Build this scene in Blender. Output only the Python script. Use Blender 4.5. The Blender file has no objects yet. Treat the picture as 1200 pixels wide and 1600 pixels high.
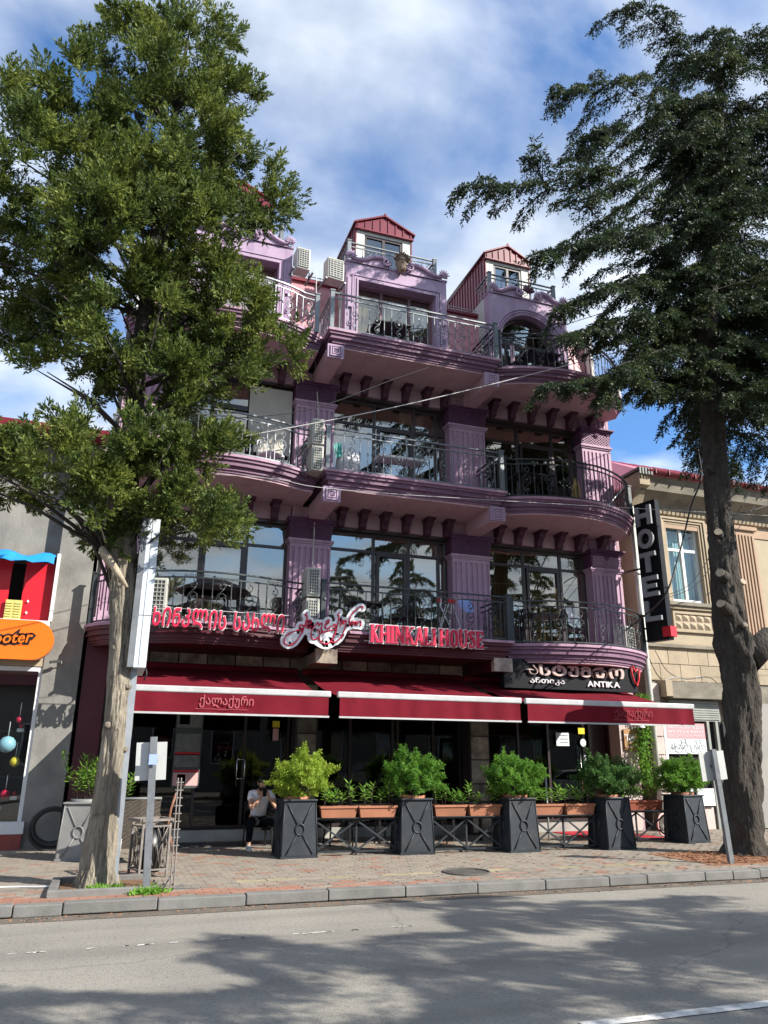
import bpy, bmesh, math, random
import numpy as np
from mathutils import Vector, Matrix, Euler
S = bpy.context.scene
C = S.collection
R = math.radians
rng = np.random.default_rng(7)
random.seed(7)

# ------------------------------------------------------------------ camera
def cam_ray(x, up, pitch, psi):
    cp, sp, s, co = math.cos(pitch), math.sin(pitch), math.sin(psi), math.cos(psi)
    d = cp - up * sp; z = sp + up * cp
    return Vector((x * co + d * s, -x * s + d * co, z))
CF, CP, CR, CS = 1193.1, 0.316, 0.006, 0.334
fw = cam_ray(0, 0, CP, CS).normalized()
rt0 = (cam_ray(1, 0, CP, CS) - cam_ray(0, 0, CP, CS)).normalized()
up0 = (cam_ray(0, 1, CP, CS) - cam_ray(0, 0, CP, CS)).normalized()
rt = rt0 * math.cos(CR) + up0 * math.sin(CR)
up = rt.cross(fw).normalized()
cam = bpy.data.cameras.new('camera'); co_ = bpy.data.objects.new('camera', cam); C.objects.link(co_)
m = Matrix((rt.normalized(), up, -fw)).transposed().to_4x4(); m.translation = Vector((0, 0, 1.62))
co_.matrix_world = m
cam.sensor_fit = 'VERTICAL'; cam.sensor_height = 36; cam.lens = CF / 1600 * 36
cam.clip_end = 2000; cam.clip_start = 0.05
S.camera = co_

# ------------------------------------------------------------------ light
SUN = Vector((0.73, -0.68, math.tan(R(34)))).normalized()
w = bpy.data.worlds.new('World'); S.world = w; w.use_nodes = True
N, L = w.node_tree.nodes, w.node_tree.links
N.clear()
out = N.new('ShaderNodeOutputWorld'); bg = N.new('ShaderNodeBackground')
sky = N.new('ShaderNodeTexSky'); sky.sky_type = 'NISHITA'; sky.sun_disc = False
sky.sun_elevation = math.asin(SUN.z); sky.sun_rotation = math.atan2(SUN.x, SUN.y)
sky.air_density = 1.0; sky.dust_density = 0.6; sky.ozone_density = 2.0
tc = N.new('ShaderNodeTexCoord'); sp = N.new('ShaderNodeSeparateXYZ'); L.new(tc.outputs['Generated'], sp.inputs[0])
# clouds lie on a layer high above: direction / (z + k)
ad = N.new('ShaderNodeMath'); ad.operation = 'ADD'; ad.inputs[1].default_value = 0.22
mx = N.new('ShaderNodeMath'); mx.operation = 'MAXIMUM'; mx.inputs[1].default_value = 0.0
L.new(sp.outputs['Z'], mx.inputs[0]); L.new(mx.outputs[0], ad.inputs[0])
dv = N.new('ShaderNodeVectorMath'); dv.operation = 'DIVIDE'
cb = N.new('ShaderNodeCombineXYZ')
for i in range(3): L.new(ad.outputs[0], cb.inputs[i])
L.new(tc.outputs['Generated'], dv.inputs[0]); L.new(cb.outputs[0], dv.inputs[1])
mp = N.new('ShaderNodeMapping'); mp.inputs['Location'].default_value = (3.1, 1.7, 0.0); mp.inputs['Scale'].default_value = (1.0, 1.25, 0.0)
L.new(dv.outputs[0], mp.inputs[0])
nz = N.new('ShaderNodeTexNoise'); nz.inputs['Scale'].default_value = 2.1; nz.inputs['Detail'].default_value = 7; nz.inputs['Roughness'].default_value = 0.5; nz.inputs['Distortion'].default_value = 0.25
L.new(mp.outputs[0], nz.inputs['Vector'])
cr = N.new('ShaderNodeValToRGB'); cr.color_ramp.elements[0].position = 0.33; cr.color_ramp.elements[1].position = 0.54
cr.color_ramp.elements[0].color = (0, 0, 0, 1); cr.color_ramp.elements[1].color = (.92, .92, .92, 1)
L.new(nz.outputs['Fac'], cr.inputs[0])
nz2 = N.new('ShaderNodeTexNoise'); nz2.inputs['Scale'].default_value = 4.5; nz2.inputs['Detail'].default_value = 6
L.new(mp.outputs[0], nz2.inputs['Vector'])
cc = N.new('ShaderNodeValToRGB'); cc.color_ramp.elements[0].position = .35; cc.color_ramp.elements[1].position = .68
cc.color_ramp.elements[0].color = (2.9, 3.45, 4.3, 1); cc.color_ramp.elements[1].color = (6.2, 6.6, 7.2, 1)
L.new(nz2.outputs['Fac'], cc.inputs[0])
mix = N.new('ShaderNodeMix'); mix.data_type = 'RGBA'
L.new(cr.outputs[0], mix.inputs[0])
hsv = N.new('ShaderNodeMix'); hsv.data_type = 'RGBA'; hsv.blend_type = 'MULTIPLY'; hsv.inputs[0].default_value = 1; hsv.inputs[7].default_value = (0.72, 1.04, 1.34, 1)
L.new(sky.outputs[0], hsv.inputs[6])
L.new(hsv.outputs[2], mix.inputs[6]); L.new(cc.outputs[0], mix.inputs[7])
L.new(mix.outputs[2], bg.inputs['Color']); bg.inputs['Strength'].default_value = 0.095
L.new(bg.outputs[0], out.inputs[0])
sl = bpy.data.lights.new('sun', 'SUN'); sl.energy = 4.2; sl.angle = R(0.3); sl.color = (1.0, 0.95, 0.86)
so = bpy.data.objects.new('sun', sl); C.objects.link(so); so.rotation_euler = SUN.to_track_quat('Z', 'Y').to_euler()
S.view_settings.view_transform = 'Standard'; S.view_settings.look = 'None'
S.view_settings.exposure = 1.05; S.view_settings.gamma = 1; S.view_settings.use_curve_mapping = False
S.render.engine = 'CYCLES'
S.cycles.max_bounces = 6; S.cycles.transparent_max_bounces = 10; S.cycles.caustics_reflective = False; S.cycles.caustics_refractive = False

# ------------------------------------------------------------------ materials
MATS = {}
def mat(name, col, col2=None, sc=3.0, rough=.7, metal=0, bump=0, bsc=30, det=5, spec=.5, rnd=0, coat=0, lo=.35, hi=.65, stretch=None, dirt=None):
    """base colour mixed by noise between col and col2; fine relief; optional per-object value change; optional dirt colour in blotches"""
    mt = bpy.data.materials.new(name); mt.use_nodes = True
    n, l = mt.node_tree.nodes, mt.node_tree.links
    b = n['Principled BSDF']; b.inputs['Roughness'].default_value = rough; b.inputs['Metallic'].default_value = metal
    b.inputs['Specular IOR Level'].default_value = spec; b.inputs['Coat Weight'].default_value = coat
    g = n.new('ShaderNodeNewGeometry')
    vec = g.outputs['Position']
    if stretch:
        mpp = n.new('ShaderNodeMapping'); mpp.inputs['Scale'].default_value = stretch; l.new(vec, mpp.inputs[0]); vec = mpp.outputs[0]
    src = None
    if col2 is not None:
        t = n.new('ShaderNodeTexNoise'); t.inputs['Scale'].default_value = sc; t.inputs['Detail'].default_value = det; t.inputs['Roughness'].default_value = .62
        l.new(vec, t.inputs['Vector'])
        r = n.new('ShaderNodeValToRGB'); r.color_ramp.elements[0].position = lo; r.color_ramp.elements[1].position = hi
        r.color_ramp.elements[0].color = (*col, 1); r.color_ramp.elements[1].color = (*col2, 1)
        l.new(t.outputs['Fac'], r.inputs[0]); src = r.outputs[0]
    else:
        q = n.new('ShaderNodeRGB'); q.outputs[0].default_value = (*col, 1); src = q.outputs[0]
    if dirt:
        t = n.new('ShaderNodeTexNoise'); t.inputs['Scale'].default_value = dirt[1]; t.inputs['Detail'].default_value = 8; t.inputs['Roughness'].default_value = .7
        dmp = n.new('ShaderNodeMapping'); dmp.inputs['Scale'].default_value = (2.2, 2.2, .45) if len(dirt) > 4 else (1, 1, 1); l.new(g.outputs['Position'], dmp.inputs[0]); l.new(dmp.outputs[0], t.inputs['Vector'])
        mr = n.new('ShaderNodeMapRange'); mr.inputs[1].default_value = dirt[2]; mr.inputs[2].default_value = dirt[2] + .2; mr.inputs[4].default_value = dirt[3]
        l.new(t.outputs['Fac'], mr.inputs[0])
        mm = n.new('ShaderNodeMix'); mm.data_type = 'RGBA'; l.new(mr.outputs[0], mm.inputs[0]); l.new(src, mm.inputs[6]); mm.inputs[7].default_value = (*dirt[0], 1)
        src = mm.outputs[2]
    if rnd:
        oi = n.new('ShaderNodeObjectInfo'); hs = n.new('ShaderNodeHueSaturation')
        mr = n.new('ShaderNodeMapRange'); mr.inputs[3].default_value = 1 - rnd; mr.inputs[4].default_value = 1 + rnd
        l.new(oi.outputs['Random'], mr.inputs[0]); l.new(mr.outputs[0], hs.inputs['Value']); l.new(src, hs.inputs['Color']); src = hs.outputs[0]
    l.new(src, b.inputs['Base Color'])
    if bump:
        t = n.new('ShaderNodeTexNoise'); t.inputs['Scale'].default_value = bsc; t.inputs['Detail'].default_value = 4
        l.new(vec, t.inputs['Vector'])
        bp = n.new('ShaderNodeBump'); bp.inputs['Strength'].default_value = 1; bp.inputs['Distance'].default_value = bump
        l.new(t.outputs['Fac'], bp.inputs['Height']); l.new(bp.outputs[0], b.inputs['Normal'])
    MATS[name] = mt
    return mt
def leafmat(name, cols, trans=.35, rough=.55):
    mt = bpy.data.materials.new(name); mt.use_nodes = True
    n, l = mt.node_tree.nodes, mt.node_tree.links
    b = n['Principled BSDF']; b.inputs['Roughness'].default_value = rough; b.inputs['Specular IOR Level'].default_value = .35
    g = n.new('ShaderNodeNewGeometry')
    r = n.new('ShaderNodeValToRGB'); els = r.color_ramp.elements
    while len(els) < len(cols): els.new(.5)
    for i, c in enumerate(cols):
        els[i].position = i / (len(cols) - 1); els[i].color = (*c, 1)
    t = n.new('ShaderNodeTexNoise'); t.inputs['Scale'].default_value = 1.6; t.inputs['Detail'].default_value = 3
    l.new(g.outputs['Position'], t.inputs['Vector'])
    a = n.new('ShaderNodeMath'); a.operation = 'MULTIPLY_ADD'; a.inputs[1].default_value = .5
    b2 = n.new('ShaderNodeMath'); b2.operation = 'MULTIPLY_ADD'; b2.inputs[1].default_value = 1.5; b2.inputs[2].default_value = -.5
    l.new(g.outputs['Random Per Island'], a.inputs[0]); l.new(t.outputs['Fac'], b2.inputs[0]); l.new(b2.outputs[0], a.inputs[2]); l.new(a.outputs[0], r.inputs[0])
    l.new(r.outputs[0], b.inputs['Base Color'])
    tr = n.new('ShaderNodeBsdfTranslucent'); hs = n.new('ShaderNodeHueSaturation'); hs.inputs['Value'].default_value = 1.5; hs.inputs['Hue'].default_value = .485
    l.new(r.outputs[0], hs.inputs['Color']); l.new(hs.outputs[0], tr.inputs['Color'])
    ms = n.new('ShaderNodeMixShader'); ms.inputs[0].default_value = trans
    l.new(b.outputs[0], ms.inputs[1]); l.new(tr.outputs[0], ms.inputs[2]); l.new(ms.outputs[0], n['Material Output'].inputs[0])
    MATS[name] = mt
    return mt
def glassmat(name, refl=.3, tint=(.6, .62, .6), rough=0.01, warp=0.004, ref=(.9, .9, .88)):
    mt = bpy.data.materials.new(name); mt.use_nodes = True
    n, l = mt.node_tree.nodes, mt.node_tree.links; n.remove(n['Principled BSDF'])
    gl = n.new('ShaderNodeBsdfGlossy'); gl.inputs['Roughness'].default_value = rough; gl.inputs['Color'].default_value = (*ref, 1)
    tr = n.new('ShaderNodeBsdfTransparent'); tr.inputs['Color'].default_value = (*tint, 1)
    fr = n.new('ShaderNodeFresnel'); fr.inputs['IOR'].default_value = 1.5
    mr = n.new('ShaderNodeMapRange'); mr.inputs[3].default_value = refl; mr.inputs[4].default_value = 1.0; l.new(fr.outputs[0], mr.inputs[0])
    g = n.new('ShaderNodeNewGeometry'); t = n.new('ShaderNodeTexNoise'); t.inputs['Scale'].default_value = .9; t.inputs['Detail'].default_value = 1
    l.new(g.outputs['Position'], t.inputs['Vector'])
    bp = n.new('ShaderNodeBump'); bp.inputs['Strength'].default_value = 1; bp.inputs['Distance'].default_value = warp
    l.new(t.outputs['Fac'], bp.inputs['Height']); l.new(bp.outputs[0], gl.inputs['Normal'])
    iv = n.new('ShaderNodeMath'); iv.operation = 'SUBTRACT'; iv.inputs[0].default_value = 1; l.new(g.outputs['Backfacing'], iv.inputs[1]); mu = n.new('ShaderNodeMath'); mu.operation = 'MULTIPLY'; l.new(mr.outputs[0], mu.inputs[0]); l.new(iv.outputs[0], mu.inputs[1])
    ms = n.new('ShaderNodeMixShader'); l.new(mu.outputs[0], ms.inputs[0]); l.new(tr.outputs[0], ms.inputs[1]); l.new(gl.outputs[0], ms.inputs[2])
    l.new(ms.outputs[0], n['Material Output'].inputs[0])
    MATS[name] = mt; return mt

mat('pink', (.50, .33, .37), (.44, .29, .325), .8, .75, bump=.002, bsc=60, dirt=((.30, .16, .20), 1.4, .50, .6, 1))
mat('lilac', (.41, .295, .41), (.35, .25, .35), 1.2, .72, bump=.0015, bsc=60, dirt=((.2, .12, .22), 1.8, .50, .65, 1))
mat('pilaster_paint', (.49, .325, .43), (.43, .28, .38), 1.5, .7, bump=.0015, bsc=60, dirt=((.26, .12, .22), 1.8, .51, .65, 1))
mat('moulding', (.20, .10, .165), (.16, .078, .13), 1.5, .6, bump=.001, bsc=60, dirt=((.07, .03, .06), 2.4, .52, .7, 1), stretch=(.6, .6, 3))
mat('fillet', (.46, .29, .39), (.34, .20, .28), 4, .7, dirt=((.15, .08, .13), 4, .55, .7, 1))
mat('plum', (.075, .02, .045), (.05, .013, .03), 4, .6, bump=.002, bsc=40)
mat('plum_cap', (.12, .04, .10), (.085, .027, .07), 3, .6, bump=.006, bsc=55)
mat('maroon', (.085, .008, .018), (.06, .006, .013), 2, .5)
mat('roof_red', (.18, .014, .028), (.14, .010, .022), 1.2, .35, spec=.5, dirt=((.2, .06, .06), 4, .6, .5))
mat('roof_pink_lit', (.52, .25, .27), (.44, .20, .22), 1.5, .45, dirt=((.3, .1, .1), 5, .6, .4))  # red roof metal lightened to pink, grazing sun put into the colour
mat('white_wall', (.62, .62, .58), (.52, .53, .50), 2, .8, dirt=((.3, .3, .27), 3, .55, .6, 1))
mat('iron', (.035, .042, .045), (.05, .058, .06), 4, .42, metal=.3, spec=.6)
mat('iron_grey', (.20, .22, .23), (.15, .17, .18), 4, .42, metal=.3, spec=.6)
mat('frame_brown', (.045, .032, .032), None, rough=.35)
mat('frame_white', (.75, .76, .76), (.68, .69, .70), 3, .4)
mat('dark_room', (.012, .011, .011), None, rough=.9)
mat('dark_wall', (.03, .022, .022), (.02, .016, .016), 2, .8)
mat('marble', (.40, .35, .27), (.13, .10, .085), 3.6, .35, det=10, rnd=.55, dirt=((.08, .06, .05), 2.5, .6, .9))
mat('marble_step', (.45, .44, .40), (.3, .3, .28), 2.6, .35, det=8)
mat('curtain_grey', (.50, .52, .48), (.40, .42, .39), 3, .85, stretch=(14, 14, .3))
mat('curtain_gold', (.30, .22, .10), (.16, .12, .06), 3, .85, stretch=(12, 12, .3))
mat('curtain_teal', (.42, .60, .60), (.30, .46, .47), 3, .85, stretch=(14, 14, .3))
mat('curtain_olive', (.12, .105, .06), (.07, .06, .035), 3, .85, stretch=(12, 12, .3))
mat('ac_white', (.48, .48, .44), (.40, .40, .36), 4, .5, dirt=((.3, .27, .2), 5, .58, .5))
mat('ac_dark', (.06, .07, .07), None, rough=.6)
mat('canvas', (.165, .010, .021), (.125, .008, .016), 1.3, .85, spec=.12, bump=.012, bsc=4, dirt=((.10, .006, .014), 1.6, .52, .7))
mat('white_bar', (.50, .50, .51), (.40, .40, .41), 4, .45)
mat('asphalt', (.33, .305, .262), (.25, .234, .207), .8, .94, bump=.012, bsc=90, det=12, lo=.3, hi=.7, dirt=((.32, .298, .26), .5, .5, .6), spec=.25)
def detail_asphalt():
    mt = MATS['asphalt']; n, l = mt.node_tree.nodes, mt.node_tree.links; b = n['Principled BSDF']; src = b.inputs['Base Color'].links[0].from_socket; g = n.new('ShaderNodeNewGeometry')
    def layer(src, fac, col, blend='MIX'):
        mm = n.new('ShaderNodeMix'); mm.data_type = 'RGBA'; mm.blend_type = blend; l.new(fac, mm.inputs[0]); l.new(src, mm.inputs[6]); mm.inputs[7].default_value = (*col, 1); return mm.outputs[2]
    v = n.new('ShaderNodeTexVoronoi'); v.inputs['Scale'].default_value = 75; l.new(g.outputs['Position'], v.inputs['Vector'])
    r = n.new('ShaderNodeMapRange'); r.inputs[1].default_value = .0; r.inputs[2].default_value = .5; r.inputs[3].default_value = .55; r.inputs[4].default_value = 0; l.new(v.outputs['Distance'], r.inputs[0]); src = layer(src, r.outputs[0], (.34, .32, .29))
    t = n.new('ShaderNodeTexNoise'); t.inputs['Scale'].default_value = 30; t.inputs['Detail'].default_value = 4; l.new(g.outputs['Position'], t.inputs['Vector']); r = n.new('ShaderNodeMapRange'); r.inputs[1].default_value = .5; r.inputs[2].default_value = .75; r.inputs[4].default_value = .45; l.new(t.outputs['Fac'], r.inputs[0]); src = layer(src, r.outputs[0], (.07, .068, .064))
    mp = n.new('ShaderNodeMapping'); mp.inputs['Scale'].default_value = (.05, .9, 1); l.new(g.outputs['Position'], mp.inputs[0]); t = n.new('ShaderNodeTexNoise'); t.inputs['Scale'].default_value = 1.3; t.inputs['Detail'].default_value = 5; l.new(mp.outputs[0], t.inputs['Vector']); r = n.new('ShaderNodeMapRange'); r.inputs[1].default_value = .48; r.inputs[2].default_value = .66; r.inputs[4].default_value = .38; l.new(t.outputs['Fac'], r.inputs[0]); src = layer(src, r.outputs[0], (.13, .124, .113))
    d = n.new('ShaderNodeTexNoise'); d.inputs['Scale'].default_value = .7; d.inputs['Detail'].default_value = 4; l.new(g.outputs['Position'], d.inputs['Vector']); va = n.new('ShaderNodeVectorMath'); va.operation = 'MULTIPLY_ADD'; va.inputs[1].default_value = (1.2, 1.2, 0); l.new(d.outputs['Color'], va.inputs[0]); l.new(g.outputs['Position'], va.inputs[2])
    v = n.new('ShaderNodeTexVoronoi'); v.feature = 'DISTANCE_TO_EDGE'; v.inputs['Scale'].default_value = .21; l.new(va.outputs[0], v.inputs['Vector']); r = n.new('ShaderNodeMapRange'); r.inputs[1].default_value = .0; r.inputs[2].default_value = .006; r.inputs[3].default_value = .30; r.inputs[4].default_value = 0; l.new(v.outputs['Distance'], r.inputs[0]); src = layer(src, r.outputs[0], (.08, .076, .07))
    l.new(src, b.inputs['Base Color'])
detail_asphalt()
mat('rust_iron', (.24, .21, .19), (.15, .125, .11), 9, .7, dirt=((.10, .07, .05), 12, .55, .7))
mat('road_paint', (.62, .61, .58), (.36, .35, .33), 9, .8, lo=.45, hi=.62)
mat('kerb', (.20, .195, .185), (.14, .137, .13), 3, .88, bump=.004, bsc=60, rnd=.10, dirt=((.12, .11, .10), 4, .55, .6))
mat('paver', (.28, .24, .195), (.20, .172, .142), 5, .9, bump=.003, bsc=70, rnd=.18, dirt=((.16, .13, .11), 2.2, .55, .55))
mat('paver_red', (.34, .17, .115), (.27, .14, .098), 5, .9, bump=.003, bsc=70, rnd=.16, dirt=((.22, .15, .12), 2.2, .55, .5))
mat('paver_yellow', (.38, .32, .20), (.29, .25, .16), 5, .9, bump=.003, bsc=70, rnd=.14)
mat('joint', (.13, .115, .095), (.09, .08, .065), 8, .95)
mat('soil', (.10, .06, .035), (.22, .12, .06), 12, .95, bump=.02, bsc=30)
mat('concrete', (.27, .262, .24), (.165, .16, .15), 1.2, .88, bump=.006, bsc=25, det=8, dirt=((.12, .12, .11), 1.1, .52, .6, 1))
mat('plaster_cream', (.44, .37, .26), (.36, .30, .21), 1.0, .85, bump=.004, bsc=30, dirt=((.30, .25, .18), 1.4, .56, .6, 1))
mat('stone_cream', (.42, .34, .24), (.33, .27, .19), 2.0, .85, bump=.006, bsc=25, rnd=.08, dirt=((.28, .22, .16), 2.4, .58, .6, 1))
mat('plaster_peach', (.43, .30, .21), (.37, .26, .18), 2.0, .85)
mat('stone_pinkish', (.60, .50, .46), (.48, .40, .37), 2.0, .85, dirt=((.3, .25, .22), 3, .58, .6))
mat('weathered', (.27, .24, .19), (.16, .145, .115), 1.8, .9, bump=.008, bsc=18, det=8, stretch=(1, 1, 2.5))
mat('pipe', (.62, .63, .58), (.5, .52, .48), 2, .5)
mat('orange', (.85, .17, .006), (.8, .15, .006), 2, .35)
mat('black', (.008, .008, .009), None, rough=.4)
mat('black_gloss', (.012, .012, .014), None, rough=.12)
mat('sign_black', (.008, .009, .012), None, rough=.5, spec=.2)
mat('letter_grey', (.36, .38, .40), (.30, .32, .34), 5, .4, metal=.2)
mat('letter_pink', (.55, .42, .38), (.46, .35, .32), 6, .5)
mat('white', (.8, .8, .8), None, rough=.5)
mat('sign_red', (.60, .012, .06), None, rough=.4)
mat('red_plain', (.55, .01, .025), None, rough=.45)
mat('sign_white', (.66, .64, .65), None, rough=.4)
mat('logo_white', (.70, .76, .77), (.78, .80, .82), 1.5, .3)
mat('blue', (.01, .22, .65), (.015, .3, .75), 2, .5)
mat('blue_dark', (.02, .05, .25), None, rough=.5)
mat('yellow_shutter', (.55, .52, .17), None, rough=.5)
mat('planter_metal', (.020, .026, .034), (.032, .040, .050), 3, .5, metal=.2, dirt=((.065, .06, .055), 5, .52, .5))
mat('planter_white', (.22, .22, .215), (.17, .17, .165), 3, .6)
mat('terracotta', (.38, .155, .085), (.30, .12, .065), 3, .7, rnd=.10, dirt=((.3, .16, .1), 5, .6, .4))
mat('terracotta_dark', (.22, .05, .025), (.3, .08, .04), 3, .7)
mat('post_grey', (.20, .215, .23), (.15, .16, .175), 6, .55, metal=.3, dirt=((.08, .08, .08), 9, .52, .7))
mat('post_steel', (.34, .37, .40), (.28, .30, .33), 5, .5, metal=.3)
mat('plate_back', (.55, .56, .54), (.48, .49, .48), 4, .5, metal=.3)
mat('lightbox', (.62, .68, .74), (.55, .60, .66), 3, .45)
mat('bark_grey', (.30, .26, .20), (.13, .11, .085), 9, .95, bump=.05, bsc=26, det=8, stretch=(1, 1, .22), dirt=((.06, .05, .042), 5, .54, .85))
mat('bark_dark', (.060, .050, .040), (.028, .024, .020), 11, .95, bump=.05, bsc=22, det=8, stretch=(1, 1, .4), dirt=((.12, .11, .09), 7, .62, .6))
mat('cut_wood', (.45, .38, .28), (.3, .24, .17), 20, .9)
mat('wicker', (.10, .08, .06), (.05, .04, .03), 60, .8, bump=.01, bsc=80)
mat('rubber', (.018, .019, .022), None, rough=.6)
mat('skin', (.52, .29, .19), None, rough=.55)
mat('hair', (.012, .009, .008), None, rough=.6)
mat('shirt', (.82, .82, .86), (.76, .76, .82), 9, .85, bump=.01, bsc=14)
mat('trousers', (.007, .008, .011), None, rough=.95, spec=.08)
mat('shoe', (.55, .55, .55), None, rough=.6)
mat('cable', (.015, .015, .016), None, rough=.6)
mat('cable_light', (.5, .5, .5), None, rough=.6)
mat('bronze', (.30, .20, .12), (.12, .08, .06), 14, .6, bump=.01, bsc=40)
mat('carpet_red', (.5, .012, .03), (.4, .01, .025), 6, .95)
mat('mat_dark', (.05, .05, .055), (.035, .035, .04), 20, .95)
mat('poster_pink', (.62, .30, .32), None, rough=.6)
mat('poster_white', (.66, .72, .74), None, rough=.6)
mat('paper', (.20, .21, .20), (.13, .135, .13), 12, .6)
mat('brown_sign', (.40, .22, .09), None, rough=.5)
mat('stucco_far', (.35, .33, .30), (.28, .27, .25), 1, .9)
mat('car_silver', (.5, .51, .52), None, rough=.25, metal=.7)
mat('manhole', (.10, .09, .08), (.06, .055, .05), 30, .7, bump=.01, bsc=60)
mat('shutter_grey', (.32, .33, .30), (.26, .27, .25), 3, .6, metal=.2)
mat('chrome', (.7, .7, .7), None, rough=.25, metal=1)
mat('straw', (.6, .42, .16), (.45, .3, .1), 20, .8)
mat('teal', (.01, .25, .22), None, rough=.6)
mat('laundry_blue', (.3, .4, .8), None, rough=.8)
mat('sticker_yellow', (.75, .6, .02), None, rough=.5)
mat('sticker_pink', (.7, .4, .38), None, rough=.5)
mat('litter', (.34, .17, .09), (.22, .11, .06), 30, .95)
glassmat('glass', .30, (.70, .69, .62), ref=(.95, .88, .75))
glassmat('glass_dark', .018, (.42, .43, .43), warp=.002, ref=(.8, .8, .8))
glassmat('glass_blue', .22, (.35, .42, .5))
glassmat('glass_clear', .06, (.9, .93, .93))
leafmat('juniper', [(.022, .040, .010), (.055, .090, .020), (.13, .175, .035), (.32, .35, .085)], .32)
leafmat('cedar', [(.009, .018, .009), (.018, .034, .014), (.038, .060, .022), (.10, .13, .04)], .22)
leafmat('bush_lime', [(.15, .25, .025), (.27, .38, .045), (.42, .52, .10)], .40)
leafmat('bush_green', [(.05, .14, .018), (.10, .24, .03), (.17, .34, .05)], .42)
leafmat('bush_dark', [(.035, .09, .02), (.065, .155, .035), (.12, .24, .06)], .38)
leafmat('leaf_bright', [(.09, .22, .03), (.17, .34, .05), (.26, .44, .08)], .4)
leafmat('grass_green', [(.08, .2, .02), (.16, .34, .04), (.24, .42, .07)], .4)

# ------------------------------------------------------------------ helpers
class MB:
    """collects solids and links them as ONE mesh object"""
    def __init__(s): s.v = []; s.f = []; s.sm = []
    def add(s, vs, fs, sm=False):
        b = len(s.v); s.v += [tuple(v) for v in vs]; s.f += [tuple(b + i for i in f) for f in fs]; s.sm += [sm] * len(fs); return s
    def box(s, x0, x1, y0, y1, z0, z1):
        return s.add([(x0,y0,z0),(x1,y0,z0),(x1,y1,z0),(x0,y1,z0),(x0,y0,z1),(x1,y0,z1),(x1,y1,z1),(x0,y1,z1)],
                     [(0,3,2,1),(4,5,6,7),(0,1,5,4),(1,2,6,5),(2,3,7,6),(3,0,4,7)])
    def bx(s, c, d, rz=0, mtx=None):
        M = mtx if mtx is not None else Matrix.Translation(c) @ Matrix.Rotation(rz, 4, 'Z')
        h = [x / 2 for x in d]; vs = []
        for z in (-1, 1):
            for (x, y) in ((-1,-1),(1,-1),(1,1),(-1,1)): vs.append(M @ Vector((x*h[0], y*h[1], z*h[2])))
        return s.add(vs, [(0,3,2,1),(4,5,6,7),(0,1,5,4),(1,2,6,5),(2,3,7,6),(3,0,4,7)])
    def bar(s, a, b, wx, wy, upv=(0, 0, 1)):
        a, b = Vector(a), Vector(b); d = (b - a); ln = d.length; d.normalize(); u = Vector(upv)
        if abs(d.dot(u)) > .98: u = Vector((0, 1, 0))
        x = d.cross(u).normalized(); y = x.cross(d)
        M = Matrix((x, y, d)).transposed().to_4x4(); M.translation = (a + b) / 2
        return s.bx(None, (wx, wy, ln), mtx=M)
    def tube(s, pts, r, n=6, caps=True, close=False):
        pts = [Vector(p) for p in pts]; k = len(pts); rs = r if isinstance(r, (list, tuple)) else [r] * k
        vs = []; ref = None
        for i in range(k):
            if close: d = pts[(i + 1) % k] - pts[i - 1]
            else: d = pts[min(i + 1, k - 1)] - pts[max(i - 1, 0)]
            if d.length < 1e-9: d = Vector((0, 0, 1))
            d.normalize()
            if ref is None: ref = Vector((0, 0, 1)) if abs(d.z) < .9 else Vector((1, 0, 0))
            x = (ref - d * ref.dot(d)).normalized(); ref = x; y = d.cross(x)
            for j in range(n):
                a = 2 * math.pi * j / n; vs.append(pts[i] + (x * math.cos(a) + y * math.sin(a)) * rs[i])
        fs = []
        for i in range(k if close else k - 1):
            i2 = (i + 1) % k
            for j in range(n): fs.append((i*n + j, i*n + (j+1) % n, i2*n + (j+1) % n, i2*n + j))
        s.add(vs, fs, True)
        if caps and not close:
            b = len(s.v) - k * n
            s.f.append(tuple(b + j for j in range(n - 1, -1, -1))); s.f.append(tuple(b + (k-1)*n + j for j in range(n))); s.sm += [False, False]
        return s
    def prism(s, poly, z0, z1, plane='XY'):
        """extruded polygon; plane XY -> along Z, XZ -> along Y, YZ -> along X"""
        P = {'XY': lambda a, b, c: (a, b, c), 'XZ': lambda a, b, c: (a, c, b), 'YZ': lambda a, b, c: (c, a, b)}[plane]
        k = len(poly); vs = [P(a, b, z0) for a, b in poly] + [P(a, b, z1) for a, b in poly]
        fs = [tuple(range(k - 1, -1, -1)), tuple(range(k, 2 * k))] + [(i, (i+1) % k, k + (i+1) % k, k + i) for i in range(k)]
        return s.add(vs, fs)
    def lathe(s, prof, c=(0, 0, 0), n=16, sx=1, sy=1):
        vs = []; k = len(prof)
        for r, z in prof:
            for j in range(n):
                a = 2 * math.pi * j / n; vs.append((c[0] + r * math.cos(a) * sx, c[1] + r * math.sin(a) * sy, c[2] + z))
        fs = [(i*n + j, i*n + (j+1) % n, (i+1)*n + (j+1) % n, (i+1)*n + j) for i in range(k - 1) for j in range(n)]
        fs += [tuple(range(n - 1, -1, -1)), tuple((k-1)*n + j for j in range(n))]
        s.add(vs, fs, True); s.sm[-1] = s.sm[-2] = False
        return s
    def quad(s, a, b, c, d): return s.add([a, b, c, d], [(0, 1, 2, 3)])
    def mesh(s, name, mt):
        me = bpy.data.meshes.new(name); me.from_pydata(s.v, [], s.f)
        me.polygons.foreach_set('use_smooth', s.sm)
        if mt: me.materials.append(MATS[mt] if isinstance(mt, str) else mt)
        bm = bmesh.new(); bm.from_mesh(me); bmesh.ops.recalc_face_normals(bm, faces=bm.faces); bm.to_mesh(me); bm.free()
        me.update(); return me
    def build(s, name, mt, parent=None, loc=None, bevel=0):
        me = s.mesh(name, mt); return ob(name, me, parent, loc, bevel)
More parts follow.
